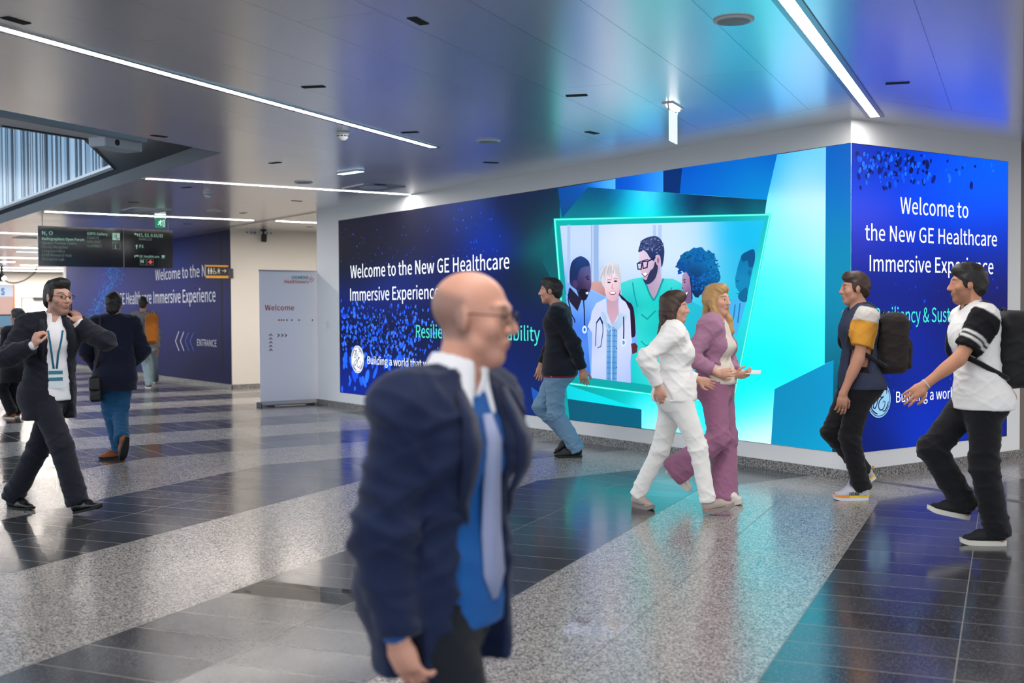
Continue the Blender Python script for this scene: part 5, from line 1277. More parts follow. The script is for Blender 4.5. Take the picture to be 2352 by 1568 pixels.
def strip_on(o, s, zs, lats, wds, m, name, parent, off=0.004, front=True):
    """a flat band (tie, lanyard) lying on the front of a garment"""
    b = MB(); V = []
    for z, la, wd_ in zip(zs, lats, wds):
        for e in (-1, 1):
            f = surf(o, s, z, la, front, max(0.015, wd_/2)); p = s.neck + s.fs*(f + (off if front else -off)) + s.rs*(la + e*wd_/2); V.append((p[0], p[1], z))
    n = len(zs); F = [(2*i, 2*i+1, 2*i+3, 2*i+2) for i in range(n-1)]
    b.add(V, F, 0, True); ob = b.build(name, m, parent)
    so = ob.modifiers.new('thick', 'SOLIDIFY'); so.thickness = 0.003
    return ob
def backpack(s, label, m, m2, size=(0.15, 0.09, 0.22), drop=0.27, back=None, straps=True, wr=0.006, pocket=True, m_strap=None, top=None, sideways=0.0):
    """worn on the back, a thing of its own"""
    u, f, r = ZZ, s.fs, s.rs; b0 = 0.125*s.k if back is None else back
    c = s.neck - f*(b0 + size[1]) - u*drop + r*sideways
    t = thing('backpack', c - u*size[2], label, 'bag'); ax = [r, f, u]; org = wloc(t)
    P = [(rbox(c, ax, (size[0], size[1], size[2]), 0.065), .02), (rbox(c + u*size[2]*.35 - f*.01, ax, (size[0]*.9, size[1]*.95, size[2]*.7), .08), .03)]
    garment('bag_body', P, [], m, t, org, h=0.009, wr=wr, joints=[(c, .25)], seed=4)
    if pocket:
        garment('front_pocket', [(rbox(c - f*size[1]*.95 - u*size[2]*.35, ax, (size[0]*.78, .035, size[2]*.5), .03), .02)], [], m, t, org, h=0.009, wr=wr*.6, joints=[(c, .3)], seed=6)
        z = MB(); z.tube([c - f*(size[1]+.012) + r*size[0]*.8*math.cos(w) + u*(size[2]*.52 + size[2]*.34*math.sin(w)) for w in np.linspace(0, math.pi, 14)], .004, 6); z.build('zip', m2, t)
    hl = MB(); hl.tube([c + u*(size[2] + .03*math.sin(w)) + r*.045*math.cos(w) + f*size[1]*.5 for w in np.linspace(0, math.pi, 9)], .007, 6); hl.build('handle', m2, t)
    if straps:
        o = top
        for sg in (-1, 1):
            la = 0.095*s.k*sg; pts = []
            z1 = s.neck[2] + .035*s.k
            pts.append(c + u*size[2]*.7 + r*la + f*size[1]); pts.append(s.neck - f*.075*s.k + r*la + u*.012*s.k)
            pts.append(s.neck + r*la*1.05 + u*.040*s.k); 
            for dz in (-.06, -.13, -.20, -.27):
                z = s.neck[2] + dz*s.k; fs_ = np.interp(-dz, [.06, .13, .2, .27], [.060, .086, .096, .090])*s.k*s.B + .020
                pts.append(np.array([*(s.neck + f*(fs_ + .008) + r*la*(1.1 + abs(dz)*.6))[:2], z]))
            pts.append(s.neck + r*(0.20*s.k*sg) - u*.33*s.k + f*.03); pts.append(c - u*size[2]*.75 + r*size[0]*.9*sg + f*size[1]*.7)
            Q = []
            for i in range(len(pts)-1):
                p0, p1, p2, p3 = pts[max(i-1, 0)], pts[i], pts[i+1], pts[min(i+2, len(pts)-1)]
                for w in np.linspace(0, 1, 6)[:-1]: Q.append(0.5*((2*p1)+(p2-p0)*w+(2*p0-5*p1+4*p2-p3)*w*w+(3*p1-p0-3*p2+p3)*w**3))
            Q.append(pts[-1]); b = MB(); b.tube(Q, .017, 8); b.build('strap', m_strap or m2, t)
    return t
# ------------------------------------------------------------------ the people
CL = lambda n, c, r=0.85, sheen=0.15, bs=420.0: mat('cloth_' + n, c, r, spec=0.25, bump=0.25, bscale=bs, var=0.10, sheen=sheen)
LEATHER = mat('black_leather', (14, 13, 14), 0.28, spec=0.6)
SOLE_B = mat('black_sole', (10, 10, 10), 0.6); SOLE_W = mat('white_sole', (222, 218, 206), 0.55)
HAIR_DK = mat('hair_black_brown', (24, 18, 15), 0.55, bump=0.6, bscale=90); HAIR_BR = mat('hair_brown', (60, 40, 30), 0.5, bump=0.6, bscale=90)
HAIR_BL = mat('hair_blond', (186, 146, 92), 0.45, bump=0.6, bscale=90, var=0.25)
LACE_B = mat('black_lace', (12, 12, 12), 0.8)

# man crossing close in front of the camera
p = Figure('balding man in a navy suit jacket and blue shirt striding past close to the camera', 2.85, 1.64, -35, (1088, 732, 0.02), -16, (1032, 893, 0), (1018, 1325, 0),
    {'R': dict(wrist=(912, 1462, -0.20), dir=(0.30, 0.05, -0.95), palm=(0.55, 0.75, 0.1), curl=0.45, pole=(-1, 0.1, 0.05)), 'L': dict(wrist=(1075, 1345, 0.26), curl=0.4)},
    {'R': dict(heel=(1060, 2160), toe=(1260, 2190)), 'L': dict(heel=(850, 2060), toe=(1010, 2085))}, skin=(216, 160, 138), h=0.0055, brow=(120, 96, 84), buzz=((128, 104, 96), 0.65), head_scale=1.04, head_up=-0.05)
NAVY = CL('navy_suit', (22, 35, 68)); BLUE = CL('blue_shirt', (22, 92, 164)); WHT = CL('white_cotton', (240, 240, 244))
sh0 = p.top('shirt', BLUE, e=0.010, hem=0.10, wr=0.004, cuff=-0.012, e_arm=0.004)
p.collar(WHT, r=0.076, hgt=0.085)
z0 = p.neck[2]
strip_on(sh0, p, [z0-.055, z0-.12, z0-.22, z0-.34, z0-.44, z0-.50], [.0]*6, [.035, .055, .068, .078, .084, .02], CL('pale_tie', (158, 168, 205)), 'tie', p.o)
jk = p.top('jacket', NAVY, e=0.024, hem=0.20, wr=0.012, cuff=0.004, vopen=(0.062, 0.125, 1.0), e_arm=0.020, wopen=0.03, seed=21)
for sg in (-1, 1): strip_on(jk, p, [z0+.005, z0-.06, z0-.12, z0-.19, z0-.26, z0-.31], [.085*sg, .092*sg, .104*sg, .106*sg, .098*sg, .092*sg], [.03, .055, .070, .058, .036, .008], NAVY, 'lapel', p.o, off=.003)
p.trousers(CL('dark_trousers', (20, 26, 34)))
for q in 'RL': p.shoe(q, LEATHER, SOLE_B)
p.belt(LEATHER)
HH = p.hp; k = p.hk
p.glasses(mat('dark_frame', (24, 22, 24), 0.3))
# man on the phone at the left
p = Figure('bearded man in an open black suit and white shirt walking while talking on his phone', 8.8, 1.77, -32, (134, 684, 0.0), -34, (120, 734, 0), (113, 900, 0),
    {'R': dict(wrist=(78, 792, -0.34), dir=(0.35, -0.1, 0.93), palm=(0.75, 0.6, 0.0), curl=1.0, pole=(-1, 0.1, -0.6)), 'L': dict(wrist=(184, 742, 0.04), dir=(-0.42, 0.05, 0.92), palm=(-0.9, 0.3, 0), curl=0.55, pole=(0.9, -0.1, -0.75))},
    {'R': dict(heel=(170, 1181, -0.14), toe=(226, 1168, -0.24)), 'L': dict(heel=(18, 1166), toe=(78, 1172))}, psi_s=-58, skin=(206, 158, 138), beard=((88, 66, 56), 0.5), brow=(36, 26, 22), head_scale=1.08)
p.top('shirt', WHT, e=0.008, hem=0.06, wr=0.004, cuff=-0.020, seed=8, e_arm=0.004)
p.collar(WHT)
jk = p.top('jacket', CL('black_suit', (22, 24, 36)), e=0.024, hem=0.20, wr=0.010, cuff=0.022, vopen=(0.070, 0.105, 1.0), seed=12)
z0 = p.neck[2]
for sg in (-1, 1): strip_on(jk, p, [z0+.005, z0-.06, z0-.12, z0-.19, z0-.26, z0-.31], [.092*sg, .098*sg, .108*sg, .110*sg, .104*sg, .098*sg], [.03, .050, .062, .052, .032, .008], CL('black_suit', (22, 24, 36)), 'lapel', p.o, off=.003)
p.trousers(CL('black_trousers', (24, 26, 38)), wr=0.007)
p.belt(LEATHER)
for q in 'RL': p.shoe(q, LEATHER, SOLE_B, sole=0.018, laces=LACE_B)
p.hair(HAIR_DK, grow=0.009, front=0.058, extra=[(ell(p.hp(.045, 0, .108), [p.hf, p.hr, p.hu], (.045*p.hk, .055*p.hk, .026*p.hk)), .02)])
p.glasses(mat('dark_frame', (24, 22, 24), 0.3))
sh = [c for c in p.o.children if c.name.startswith('shirt')][0]
z0 = p.neck[2]
lan = CL('lanyard_teal', (40, 110, 140))
strip_on(sh, p, [z0-.08, z0-.16, z0-.26, z0-.38], [.055, .045, .030, .018], [.014]*4, lan, 'lanyard', p.o)
strip_on(sh, p, [z0-.08, z0-.16, z0-.26, z0-.38], [-.05, -.035, -.015, -.002], [.014]*4, lan, 'lanyard', p.o)
f = surf(sh, p, z0-.42)
bc = p.neck + p.fs*(f + .012) + p.rs*.01; bc[2] = z0 - .44
MB().obox(bc, [p.rs, ZZ, p.fs], (.052, .072, .003)).build('badge', mat('badge_white', (214, 224, 230), 0.4), p.o)
bd = [c for c in p.o.children if c.name.startswith('badge')][0]
for dz in (.045, -.005): MB().obox(bc + ZZ*dz + p.fs*.004, [p.rs, ZZ, p.fs], (.050, .013, .001)).build('stripe', mat('badge_teal', (40, 110, 130), 0.4), bd)
ph = thing('mobile_phone', p.hd['L']['grip'] - ZZ*.07, 'dark mobile phone held to the ear of the man in the black suit', 'phone')
g0 = p.hd['L']['grip'] + (p.Hc - p.hd['L']['grip'])*0.12; ax_ = nz(np.array([*(p.Hc - g0)[:2], 0])); up_ = nz(ZZ - 0.35*np.cross(ax_, ZZ)*0); sd_ = np.cross(ax_, up_)
MB().obox(g0, [sd_, up_, ax_], (.036, .072, .004)).build('case', mat('phone_black', (14, 14, 16), 0.3), ph, bevel=0.003)
MB().obox(g0 + ax_*.0045, [sd_, up_, ax_], (.033, .068, .0006)).build('display', mat('phone_glass', (6, 7, 9), 0.08), ph)

# man with the shoulder bag, seen from behind
p = Figure('man in a dark navy blazer and blue jeans walking away with a black shoulder bag', 11.94, 1.73, 112, (261, 701, 0), 100, (262, 733, 0), (264, 858, 0),
    {'R': dict(wrist=(300, 838, 0.22), curl=0.5, pole=(1, -0.3, -0.4)), 'L': dict(wrist=(222, 846, 0.14), curl=0.6, pole=(-0.8, -0.5, -0.3))},
    {'L': dict(heel=(276, 1052), toe=(236, 1055)), 'R': dict(heel=(293, 1004, -0.26), toe=(284, 1047, -0.20))}, skin=(176, 128, 108), build=1.06)
sh = p.top('jacket', CL('dark_navy', (14, 20, 42)), e=0.024, hem=0.17, wr=0.008, cuff=0.0, seed=31)
p.collar(WHT, hgt=0.062)
p.trousers(CL('blue_jeans', (24, 78, 118), bs=300), knee=0.078, hem=0.070, wr=0.009)
p.shoe('L', mat('brown_suede', (150, 84, 40), 0.7), SOLE_B, laces=LACE_B); p.shoe('R', mat('brown_suede', (150, 84, 40), 0.7), SOLE_B, laces=LACE_B)
p.hair(HAIR_DK, grow=0.016, nape=-0.055)
c = atd(221, 892, 11.94 - 0.08); t = thing('shoulder_bag', c - ZZ*.13, 'black shoulder bag hanging at the hip of the man in the navy blazer', 'bag')
MBLK = mat('bag_black', (14, 13, 14), 0.55, bump=0.2, bscale=200)
sdr = nz(p.fs*0.9 + p.rs*0.1)
garment('bag_body', [(rbox(c, [sdr, np.cross(ZZ, sdr), ZZ], (.15, .055, .125), .03), .01)], [], MBLK, t, wloc(t), h=0.009, wr=.004, joints=[(c, .3)])
garment('flap', [(rbox(c + ZZ*.055 - FH*.02, [sdr, np.cross(ZZ, sdr), ZZ], (.152, .058, .075), .03), .01)], [], mat('bag_flap', (20, 18, 18), 0.5), t, wloc(t), h=0.009)
b = MB(); shL = p.sh['L'] + ZZ*.075 - p.rs*(-.05)
b.tube([c + ZZ*.10 - FH*.03, c*.5 + shL*.5 - p.fs*.155 + ZZ*.0, shL - p.fs*.11 - ZZ*.02, shL + ZZ*.012 - p.fs*.02, shL + p.fs*.10 - ZZ*.05, c*.6 + shL*.4 + p.fs*.15, c + ZZ*.10 + p.fs*.10], .016, 8); b.build('strap', mat('bag_strap', (34, 24, 24), 0.6), t)

# man far off with the ochre rucksack, seen from behind
p = Figure('man in a grey patterned jumper and pale jeans walking along the blue mural', 23.1, 1.83, 104, (328, 697, 0), 100, (331, 720, 0), (339, 791, 0),
    {'R': dict(wrist=(362, 800, 0.12), curl=0.4, pole=(.6, -1, 0)), 'L': dict(wrist=(318, 797, 0.16), curl=0.4, pole=(-.6, -1, 0))},
    {'L': dict(heel=(347, 892), toe=(334, 889)), 'R': dict(heel=(360, 880), toe=(350, 877))}, skin=(176, 128, 108), h=0.009)
g = NG('grey_patterned_knit'); Pp, X, Y, Z = g.pos(); q_ = g.math('MULTIPLY_ADD', g.dot2(X, Y, 0.57, 0.82), 26.0, g.math('MULTIPLY', Z, 22.0))
wv = g.math('ABSOLUTE', g.math('SUBTRACT', g.math('FLOORED_MODULO', g.math('ADD', q_, g.math('MULTIPLY', g.noise(Pp, 18.0), 2.2)), 1.0), 0.5))
g.L.new(g.mixc(rgb(58, 62, 68), rgb(146, 148, 148), g.ramp(wv, 0.18, 0.32)), g.B.inputs['Base Color']); g.B.inputs['Roughness'].default_value = 0.9
tp = p.top('jumper', g.m, e=0.022, hem=0.06, wr=0.008, seed=41, h=0.011)
p.trousers(CL('pale_jeans', (150, 172, 180), bs=300), knee=0.076, hem=0.066, wr=0.008)
for q in 'RL': p.shoe(q, mat('maroon_canvas', (84, 26, 34), 0.8), SOLE_W)
p.hair(HAIR_DK, grow=0.018, nape=-0.055)
backpack(p, 'ochre brown rucksack on the right shoulder of the man in the patterned jumper', CL('ochre_canvas', (164, 96, 28)), CL('ochre_strap', (140, 80, 24)), (0.12, 0.10, 0.29), 0.31, top=tp, sideways=0.155, straps=False)

# man in a navy jumper passing the main screen
p = Figure('man in dark navy jumper and light jeans walking left before the video wall', 11.9, 1.83, 168, (1264, 669, 0), 172, (1284, 707, 0), (1281, 848, 0),
    {'L': dict(wrist=(1338, 850, -0.12), dir=(0.15, 0, -1), curl=0.4, pole=(0.9, -0.2, 0.1)), 'R': dict(wrist=(1243, 838, 0.18), dir=(-0.2, 0, -1), curl=0.4, pole=(.3, .3, -.8))},
    {'L': dict(heel=(1332, 1050), toe=(1278, 1051)), 'R': dict(heel=(1330, 1014, 0.16), toe=(1290, 1037, 0.16))}, skin=(196, 144, 122))
p.top('jumper', CL('dark_jumper', (17, 21, 34)), e=0.020, hem=0.055, wr=0.009, seed=51)
p.top('shirt', CL('red_hem', (120, 24, 36)), e=0.012, hem=0.075, wr=0.004, sleeve=0.3, seed=52)
p.collar(CL('grey_collar', (120, 124, 132)), hgt=0.05)
p.trousers(CL('light_jeans', (112, 146, 176), bs=300), knee=0.078, hem=0.072, wr=0.010)
for q in 'RL': p.shoe(q, mat('black_nylon', (18, 18, 20), 0.6), SOLE_B, laces=LACE_B)
p.hair(HAIR_DK, grow=0.014)

# woman in white
p = Figure('dark-haired woman in a white blouse and white trousers walking right with grey loafers', 8.6, 1.64, -6, (1550, 708, 0), -12, (1546, 751, 0), (1553, 900, 0),
    {'R': dict(wrist=(1512, 890, -0.18), curl=0.4, pole=(-1, -0.3, 0)), 'L': dict(wrist=(1606, 872, 0.12), curl=0.4, pole=(-.8, .3, -.5))},
    {'L': dict(heel=(1452, 1162), toe=(1502, 1172)), 'R': dict(heel=(1616, 1181, -0.10), toe=(1670, 1170, -0.13))}, sex='f', skin=(214, 164, 142), lips=(190, 90, 90))
WW = CL('white_blouse', (250, 246, 243)); p.top('blouse', WW, e=0.018, hem=0.06, wr=0.010, seed=61, neck=0.085, neckdrop=0.03)
p.trousers(CL('white_trousers', (250, 246, 240)), knee=0.068, hem=0.058, wr=0.006, drop=-0.01)
LOAF = mat('grey_loafer', (172, 156, 148), 0.5)
for q in 'RL': p.shoe(q, LOAF, mat('grey_lug_sole', (150, 138, 132), 0.6), sole=0.035, high=0.07)
HH = p.hp; k = p.hk
p.hair(HAIR_BR, grow=0.014, front=0.062, extra=[(rcone(HH(-.055, 0, .02), HH(-.10, 0, -.24), .074*k, .062*k, p.hf, 1.5), .03), (rcone(HH(-.02, .066, .0), HH(-.01, .086, -.20), .030*k, .028*k), .03), (rcone(HH(-.02, -.066, .0), HH(-.01, -.086, -.20), .030*k, .028*k), .03)])

# woman in mauve
p = Figure('blond woman in mauve flared trousers and white top walking behind the woman in white', 9.0, 1.71, -24, (1648, 690, 0.02), -42, (1640, 735, 0), (1645, 880, 0),
    {'R': dict(wrist=(1650, 858, -0.20), dir=(0.9, -0.1, 0.1), palm=(0, 1, 0), curl=0.5, pole=(-1, -0.2, -0.5)), 'L': dict(wrist=(1690, 862, -0.05), dir=(0.8, -0.5, 0.1), palm=(-.2, .8, .5), curl=0.6, pole=(.2, .8, -.6))},
    {'L': dict(heel=(1654, 1152), toe=(1700, 1160)), 'R': dict(heel=(1528, 1084, -0.02), toe=(1566, 1120, -0.02))}, sex='f', skin=(222, 172, 148), lips=(196, 96, 96), brow=(120, 90, 60))
tp = p.top('top', CL('cream_top', (230, 222, 208)), e=0.012, hem=0.0, wr=0.007, seed=71, sleeve=0.18)
MAUVE = CL('mauve', (166, 112, 142))
p.trousers(MAUVE, knee=0.080, hem=0.075, flare=0.118, wr=0.006, waist=0.14, drop=0.045)
p.top('jacket', CL('mauve_jacket', (170, 124, 152)), e=0.024, hem=-0.02, wr=0.008, sleeve=0.92, cuff=0.06, vopen=(0.085, 0.15, 1.0), wopen=0.05, seed=72, arms='RL')
for q in 'RL': p.shoe(q, mat('white_sandal', (226, 220, 210), 0.5), SOLE_W, sole=0.045, high=0.06)
HH = p.hp; k = p.hk
p.hair(HAIR_BL, grow=0.014, front=0.060, extra=[(rcone(HH(-.055, 0, .02), HH(-.105, 0, -.23), .074*k, .064*k, p.hf, 1.6), .03)] + [(rcone(HH(-.012, .070*g_, .01), HH(.045, .088*g_, -.15), .028*k, .027*k), .03) for g_ in (-1, 1)] + [(rcone(HH(.045, .088*g_, -.15), HH(.085, .082*g_, -.25), .027*k, .018*k), .03) for g_ in (-1, 1)])
g0 = p.hd['L']['grip']; pp_ = thing('leaflet', g0 - ZZ*.01, 'white leaflet held at the waist by the woman in mauve trousers', 'paper')
MB().obox(g0 + RH*.04, [nz(RH - FH*.3), nz(FH + RH*.3 + ZZ*.25), np.cross(nz(RH - FH*.3), nz(FH + RH*.3 + ZZ*.25))], (.075, .05, .002)).build('sheet', mat('paper_white', (236, 236, 232), 0.6), pp_)

# man with the brown rucksack at the corner
p = Figure('man in a grey-blue T-shirt with orange sleeves and black trousers passing the wall corner', 9.13, 1.80, 180, (1962, 664, 0), 182, (1976, 711, 0), (1972, 878, 0),
    {'L': dict(wrist=(1936, 905, -0.20), dir=(-0.1, 0, -1), curl=0.4, pole=(.9, -.3, .1)), 'R': dict(wrist=(1950, 900, 0.22), curl=0.4, pole=(.6, .4, 0))},
    {'L': dict(heel=(1994, 1147), toe=(1914, 1148)), 'R': dict(heel=(2012, 1100, 0.16), toe=(1966, 1128, 0.16))}, skin=(198, 144, 118))
M_TINT = attr_mat('cloth_two_tone', 0, rough=0.85, spec=0.25)
tp = p.top('t_shirt', M_TINT, e=0.018, hem=0.05, wr=0.006, sleeve=0.34, seed=81, tint=sleeve_tint(p, (56, 62, 84), [(-.2, .12, (214, 208, 200)), (.12, .9, (226, 160, 60))]), h=.0075)
p.trousers(CL('black_jeans', (24, 24, 28), bs=300), knee=0.074, hem=0.062, wr=0.008, drop=-0.005)
for q in 'RL':
    o = p.shoe(q, mat('pale_grey_mesh', (204, 204, 214), 0.7, bump=0.3, bscale=500), mat('white_foam', (232, 232, 238), 0.6), sole=0.034, laces=LACE_B, wide=1.08)
    at = p.at; mid = MB(); n = 36; V0, V1 = [], []
    for i in range(n):
        w = 2*math.pi*i/n; c_, s_i = math.cos(w), math.sin(w); x = .5 + .522*c_; wd_ = (.0455 + .008*c_)*1.08*(abs(s_i)**.72)*(1 if s_i >= 0 else -1); sp_ = .014*max(0, (x-.78)/.22)**2
        V0.append(at(x*.985+.004, .022 + sp_*.8, wd_)); V1.append(at(x*.985+.004, .040 + sp_*.7 + .006*(x < .3), wd_*.97))
    mid.add(V0 + V1, [(i, (i+1) % n, n+(i+1) % n, n+i) for i in range(n)], 0, True)
    mm = mid.build('midsole', [mat('yellow_foam', (246, 206, 40), 0.6), mat('orange_foam', (244, 150, 50), 0.6)], o)
    for i, pl in enumerate(mm.data.polygons):
        w = 2*math.pi*(i+.5)/n; pl.material_index = 1 if math.cos(w) > 0.1 else 0
    MB().obox(at(-.035, .085), [nz(p.toe[q]-p.heel[q]), ZZ, nz(np.cross(p.toe[q]-p.heel[q], ZZ))], (.022, .008, .012)).build('heel_tab', mat('yellow_tab', (240, 180, 60), 0.6), o, bevel=.004)
    if q == 'L':
        tx = MB(); d_ = nz(p.toe[q]-p.heel[q])
        text(tx, 'HOKA', at(.60, .042, -.0515), -d_, nz(p.up[q] - .0*d_), .080, .024, 0, 0.06); tx.build('lettering', mat('black_print', (14, 14, 14), 0.6), o)
p.hair(HAIR_BR, grow=0.013)
backpack(p, 'dark brown rucksack worn by the man with orange sleeves', CL('dark_brown_canvas', (44, 36, 36)), CL('dark_strap', (34, 32, 40)), (0.15, 0.11, 0.23), 0.27, top=tp)

# man with the black rucksack at the right
p = Figure('man in white polo shirt with black sleeves walking left near the right edge', 7.38, 1.78, 178, (2221, 654, 0), 170, (2238, 712, 0), (2250, 912, 0),
    {'L': dict(wrist=(2124, 884, -0.16), dir=(-0.8, -0.1, -0.6), palm=(0.3, 1, -0.2), curl=0.3, pole=(.3, -.4, -.8)), 'R': dict(wrist=(2300, 885, 0.28), curl=0.4, pole=(.8, .2, .2))},
    {'L': dict(heel=(2304, 1252), toe=(2212, 1249)), 'R': dict(heel=(2226, 1194, 0.10), toe=(2160, 1180, 0.10))}, skin=(200, 142, 112), beard=((70, 48, 38), 0.45), brow=(40, 28, 22))
tp = p.top('polo_shirt', M_TINT, e=0.020, hem=0.07, wr=0.008, sleeve=0.35, seed=91, tint=sleeve_tint(p, (238, 236, 234), [(-.1, .40, (22, 22, 26)), (.40, .455, (216, 214, 212)), (.455, .51, (22, 22, 26)), (.51, .565, (216, 214, 212)), (.565, .9, (22, 22, 26))]), h=.0065)
BLK = CL('black_jersey', (22, 22, 26))
p.collar(BLK, hgt=0.05)
p.trousers(CL('black_chinos', (20, 20, 25)), knee=0.082, hem=0.074, wr=0.009)
for q in 'RL': p.shoe(q, mat('black_canvas', (18, 18, 20), 0.8), SOLE_W, sole=0.030, laces=LACE_B)
p.hair(HAIR_DK, grow=0.014)
w = p.wr['L']; d_ = nz(p.wr['L'] - p.el['L']); t1, t2 = _perp(d_)
MB().tube([w - d_*.01 + (t1*math.cos(a) + t2*math.sin(a))*.031 for a in np.linspace(0, 2*math.pi, 22)[:-1]], .0045, 6, closed=True).build('bracelet', mat('pale_band', (206, 206, 200), 0.4), p.o)
backpack(p, 'black rucksack on the back of the man in the white polo shirt', CL('black_nylon_bag', (20, 20, 23), r=0.6), CL('black_strap', (18, 18, 20)), (0.155, 0.115, 0.235), 0.255, top=tp)

# person half hidden at the left edge
p = Figure('person in dark clothes half hidden behind the phoning man, holding up a tablet', 16.6, 1.62, 150, (40, 729, 0), 165, (38, 756, 0), (30, 842, 0),
    {'L': dict(wrist=(8, 770, -0.05), dir=(0.1, 0, 1), palm=(-.2, 1, 0), curl=0.5, pole=(.3, -.3, -1)), 'R': dict(wrist=(14, 768, 0.28), dir=(0, 0, 1), palm=(-.2, -1, 0), curl=0.5, pole=(.3, .6, -1))},
    {'L': dict(heel=(28, 961), toe=(12, 960)), 'R': dict(heel=(44, 958), toe=(30, 955))}, skin=(190, 146, 124), h=0.008)
p.top('coat', CL('dark_coat', (20, 20, 26)), e=0.022, hem=0.22, wr=0.008, seed=101, h=.010)
p.trousers(CL('dark_slacks', (20, 20, 25)), wr=0.007)
for q in 'RL': p.shoe(q, mat('brown_suede', (150, 84, 40), 0.7), SOLE_W)
p.hair(HAIR_DK, grow=0.018, nape=-0.06)
c = atd(10, 738, 16.6 + 0.08); tb = thing('tablet_computer', c - ZZ*.1, 'tablet with a pale lit display raised by the half hidden person at the left edge', 'tablet')
tx_ = nz(RH*.45 + FH*.9); tn_ = np.cross(tx_, ZZ)
MB().obox(c, [tx_, ZZ, tn_], (.14, .10, .005)).build('case', mat('tablet_black', (16, 17, 20), 0.4), tb)
MB().obox(c + tn_*.0055, [tx_, ZZ, tn_], (.125, .086, .0006)).build('display', emis('tablet_glow', (120, 160, 190), 0.8), tb)
# ------------------------------------------------------------------ things on and under the ceiling
M_SLOT = mat('slot_black', (8, 8, 9), 0.8)
SLOTG = 'black slots in the ceiling panels'
def slot(a, b, label, w=0.062):
    P0, P1 = onz(*a, ZC)[:2], onz(*b, ZC)[:2]; c = (P0 + P1)/2; d = (P1 - P0)/np.linalg.norm(P1 - P0); n = np.array([-d[1], d[0]])
    L_ = min(max(np.linalg.norm(P1 - P0), 0.16), 0.34)/2
    m = MB(); cz = np.array([c[0], c[1], ZC - 0.0022])
    m.obox(cz, [np.array([*d, 0]), np.array([*n, 0]), ZZ], (L_, w/2, 0.0018))
    tag(m.build('ceiling_slot', M_SLOT), label, 'ceiling vent', SLOTG)
for a, b, l in (((9.8,39),(62.5,54.6),'black ceiling slot above the long strip light in the top left corner'),
    ((945,39.8),(975,55.6),'large black ceiling slot at the top centre of the photo'),
    ((695,200.5),(745,198),'black ceiling slot just above the middle of the long strip light'),
    ((1300,220),(1349,218),'black ceiling slot up and left of the white exit sign'),
    ((1348,302),(1371,307),'short black ceiling slot left of the white exit sign, near the main wall'),
    ((923.5,304.6),(960,302.6),'black ceiling slot just above the right end of the long strip light'),
    ((2034,192),(2089,189),'black ceiling slot right of the wide strip light'),
    ((1112,372.5),(1143,374.3),'black ceiling slot right of the long strip light end, below the flat speaker'),
    ((622,375),(642,372.5),'black ceiling slot above the second strip light'),
    ((349.5,310.2),(381,314.8),'black ceiling slot beside the edge of the ceiling opening'),
    ((421,431),(436,429.7),'black ceiling slot just below the left part of the second strip light'),
    ((670,460.7),(693,462),'black ceiling slot below the middle of the second strip light'),
    ((293.4,463.6),(318.4,465),'thin black ceiling slot above the square recessed panel'),
    ((553,489.7),(565,488.3),'black ceiling slot above the right end of the third strip light'),
    ((422,513.4),(441,514),'thin black ceiling slot right of the green exit sign'),
    ((187.5,492),(210.7,493.6),'thin black ceiling slot under the left part of the third strip light'),
    ((706,521.2),(716.7,520.7),'black ceiling slot beside the short strip light over the passage'),
    ((861,422.7),(884,424.8),'black ceiling slot beside the square recessed panel near the main wall')):
    slot(a, b, l)
def speaker(px, r, label, grille=True):
    c = onz(*px, ZC); t = thing('ceiling_speaker', c - ZZ*.012, label, 'speaker', 'flat round ceiling speakers')
    MB().lathe(c - ZZ*.012, ZZ, [(r*.86, 0.0), (r, .003), (r*1.02, .0115)], 40).build('rim', M_PLAST, t)
    MB().lathe(c - ZZ*.0155, ZZ, [(r*.2, 0), (r*.80, .0015), (r*.82, .004)], 40).build('grille', mat('speaker_grille', (150, 154, 158), 0.5), t)
speaker((1685, 45), .115, 'round flat speaker left of the wide strip light at top right')
speaker((1122, 323), .115, 'round flat speaker right of the end of the long strip light')
speaker((697, 418), .115, 'round flat speaker above the second strip light, near its middle')
speaker((492, 484), .115, 'small far round speaker above the third strip light')
def smoke(px, label):
    c = onz(*px, ZC); t = thing('smoke_detector', c - ZZ*.085, label, 'smoke detector', 'smoke detectors')
    MB().lathe(c - ZZ*.022, ZZ, [(.058, 0), (.062, .004), (.062, .0215)], 36).build('base', M_PLAST, t)
    MB().lathe(c - ZZ*.082, ZZ, [(.012, 0), (.030, .006), (.046, .024), (.052, .036), (.052, .060)], 36).build('head', M_PLAST, t)
    h = MB()
    for i in range(10):
        a = 2*math.pi*i/10; h.obox(c - ZZ*.040 + np.array([math.cos(a), math.sin(a), 0])*.0525, [np.array([-math.sin(a), math.cos(a), 0]), np.array([math.cos(a), math.sin(a), 0]), ZZ], (.011, .002, .005))
    h.build('vent', M_DARK, t)
smoke((787, 303), 'white smoke detector below the long strip light')
smoke((477, 441), 'farther white smoke detector below the second strip light')
def recess(px, label, sx=.30, lit=False):
    c = onz(*px, ZC); t = thing('recessed_panel', c - ZZ*.012, label, 'ceiling panel', 'square recessed ceiling panels')
    d = np.array([1.0, 0, 0]); n = np.array([0, 1.0, 0]); m = MB()
    for sg in (-1, 1): m.obox(c + d*sg*sx - ZZ*.006, [d, n, ZZ], (.012, sx+.012, .006)); m.obox(c + n*sg*sx - ZZ*.006, [d, n, ZZ], (sx-.012, .012, .006))
    m.build('frame', M_ALU, t)
    MB().obox(c - ZZ*.002, [d, n, ZZ], (sx-.012, sx-.012, .0018)).build('plate', mat('panel_grey', (176, 180, 184), 0.4, 0.6), t)
    MB().lathe(c - ZZ*.010, ZZ, [(sx*.55, 0), (sx*.62, .003), (sx*.62, .008)], 32).build('disc', M_PLAST, t)
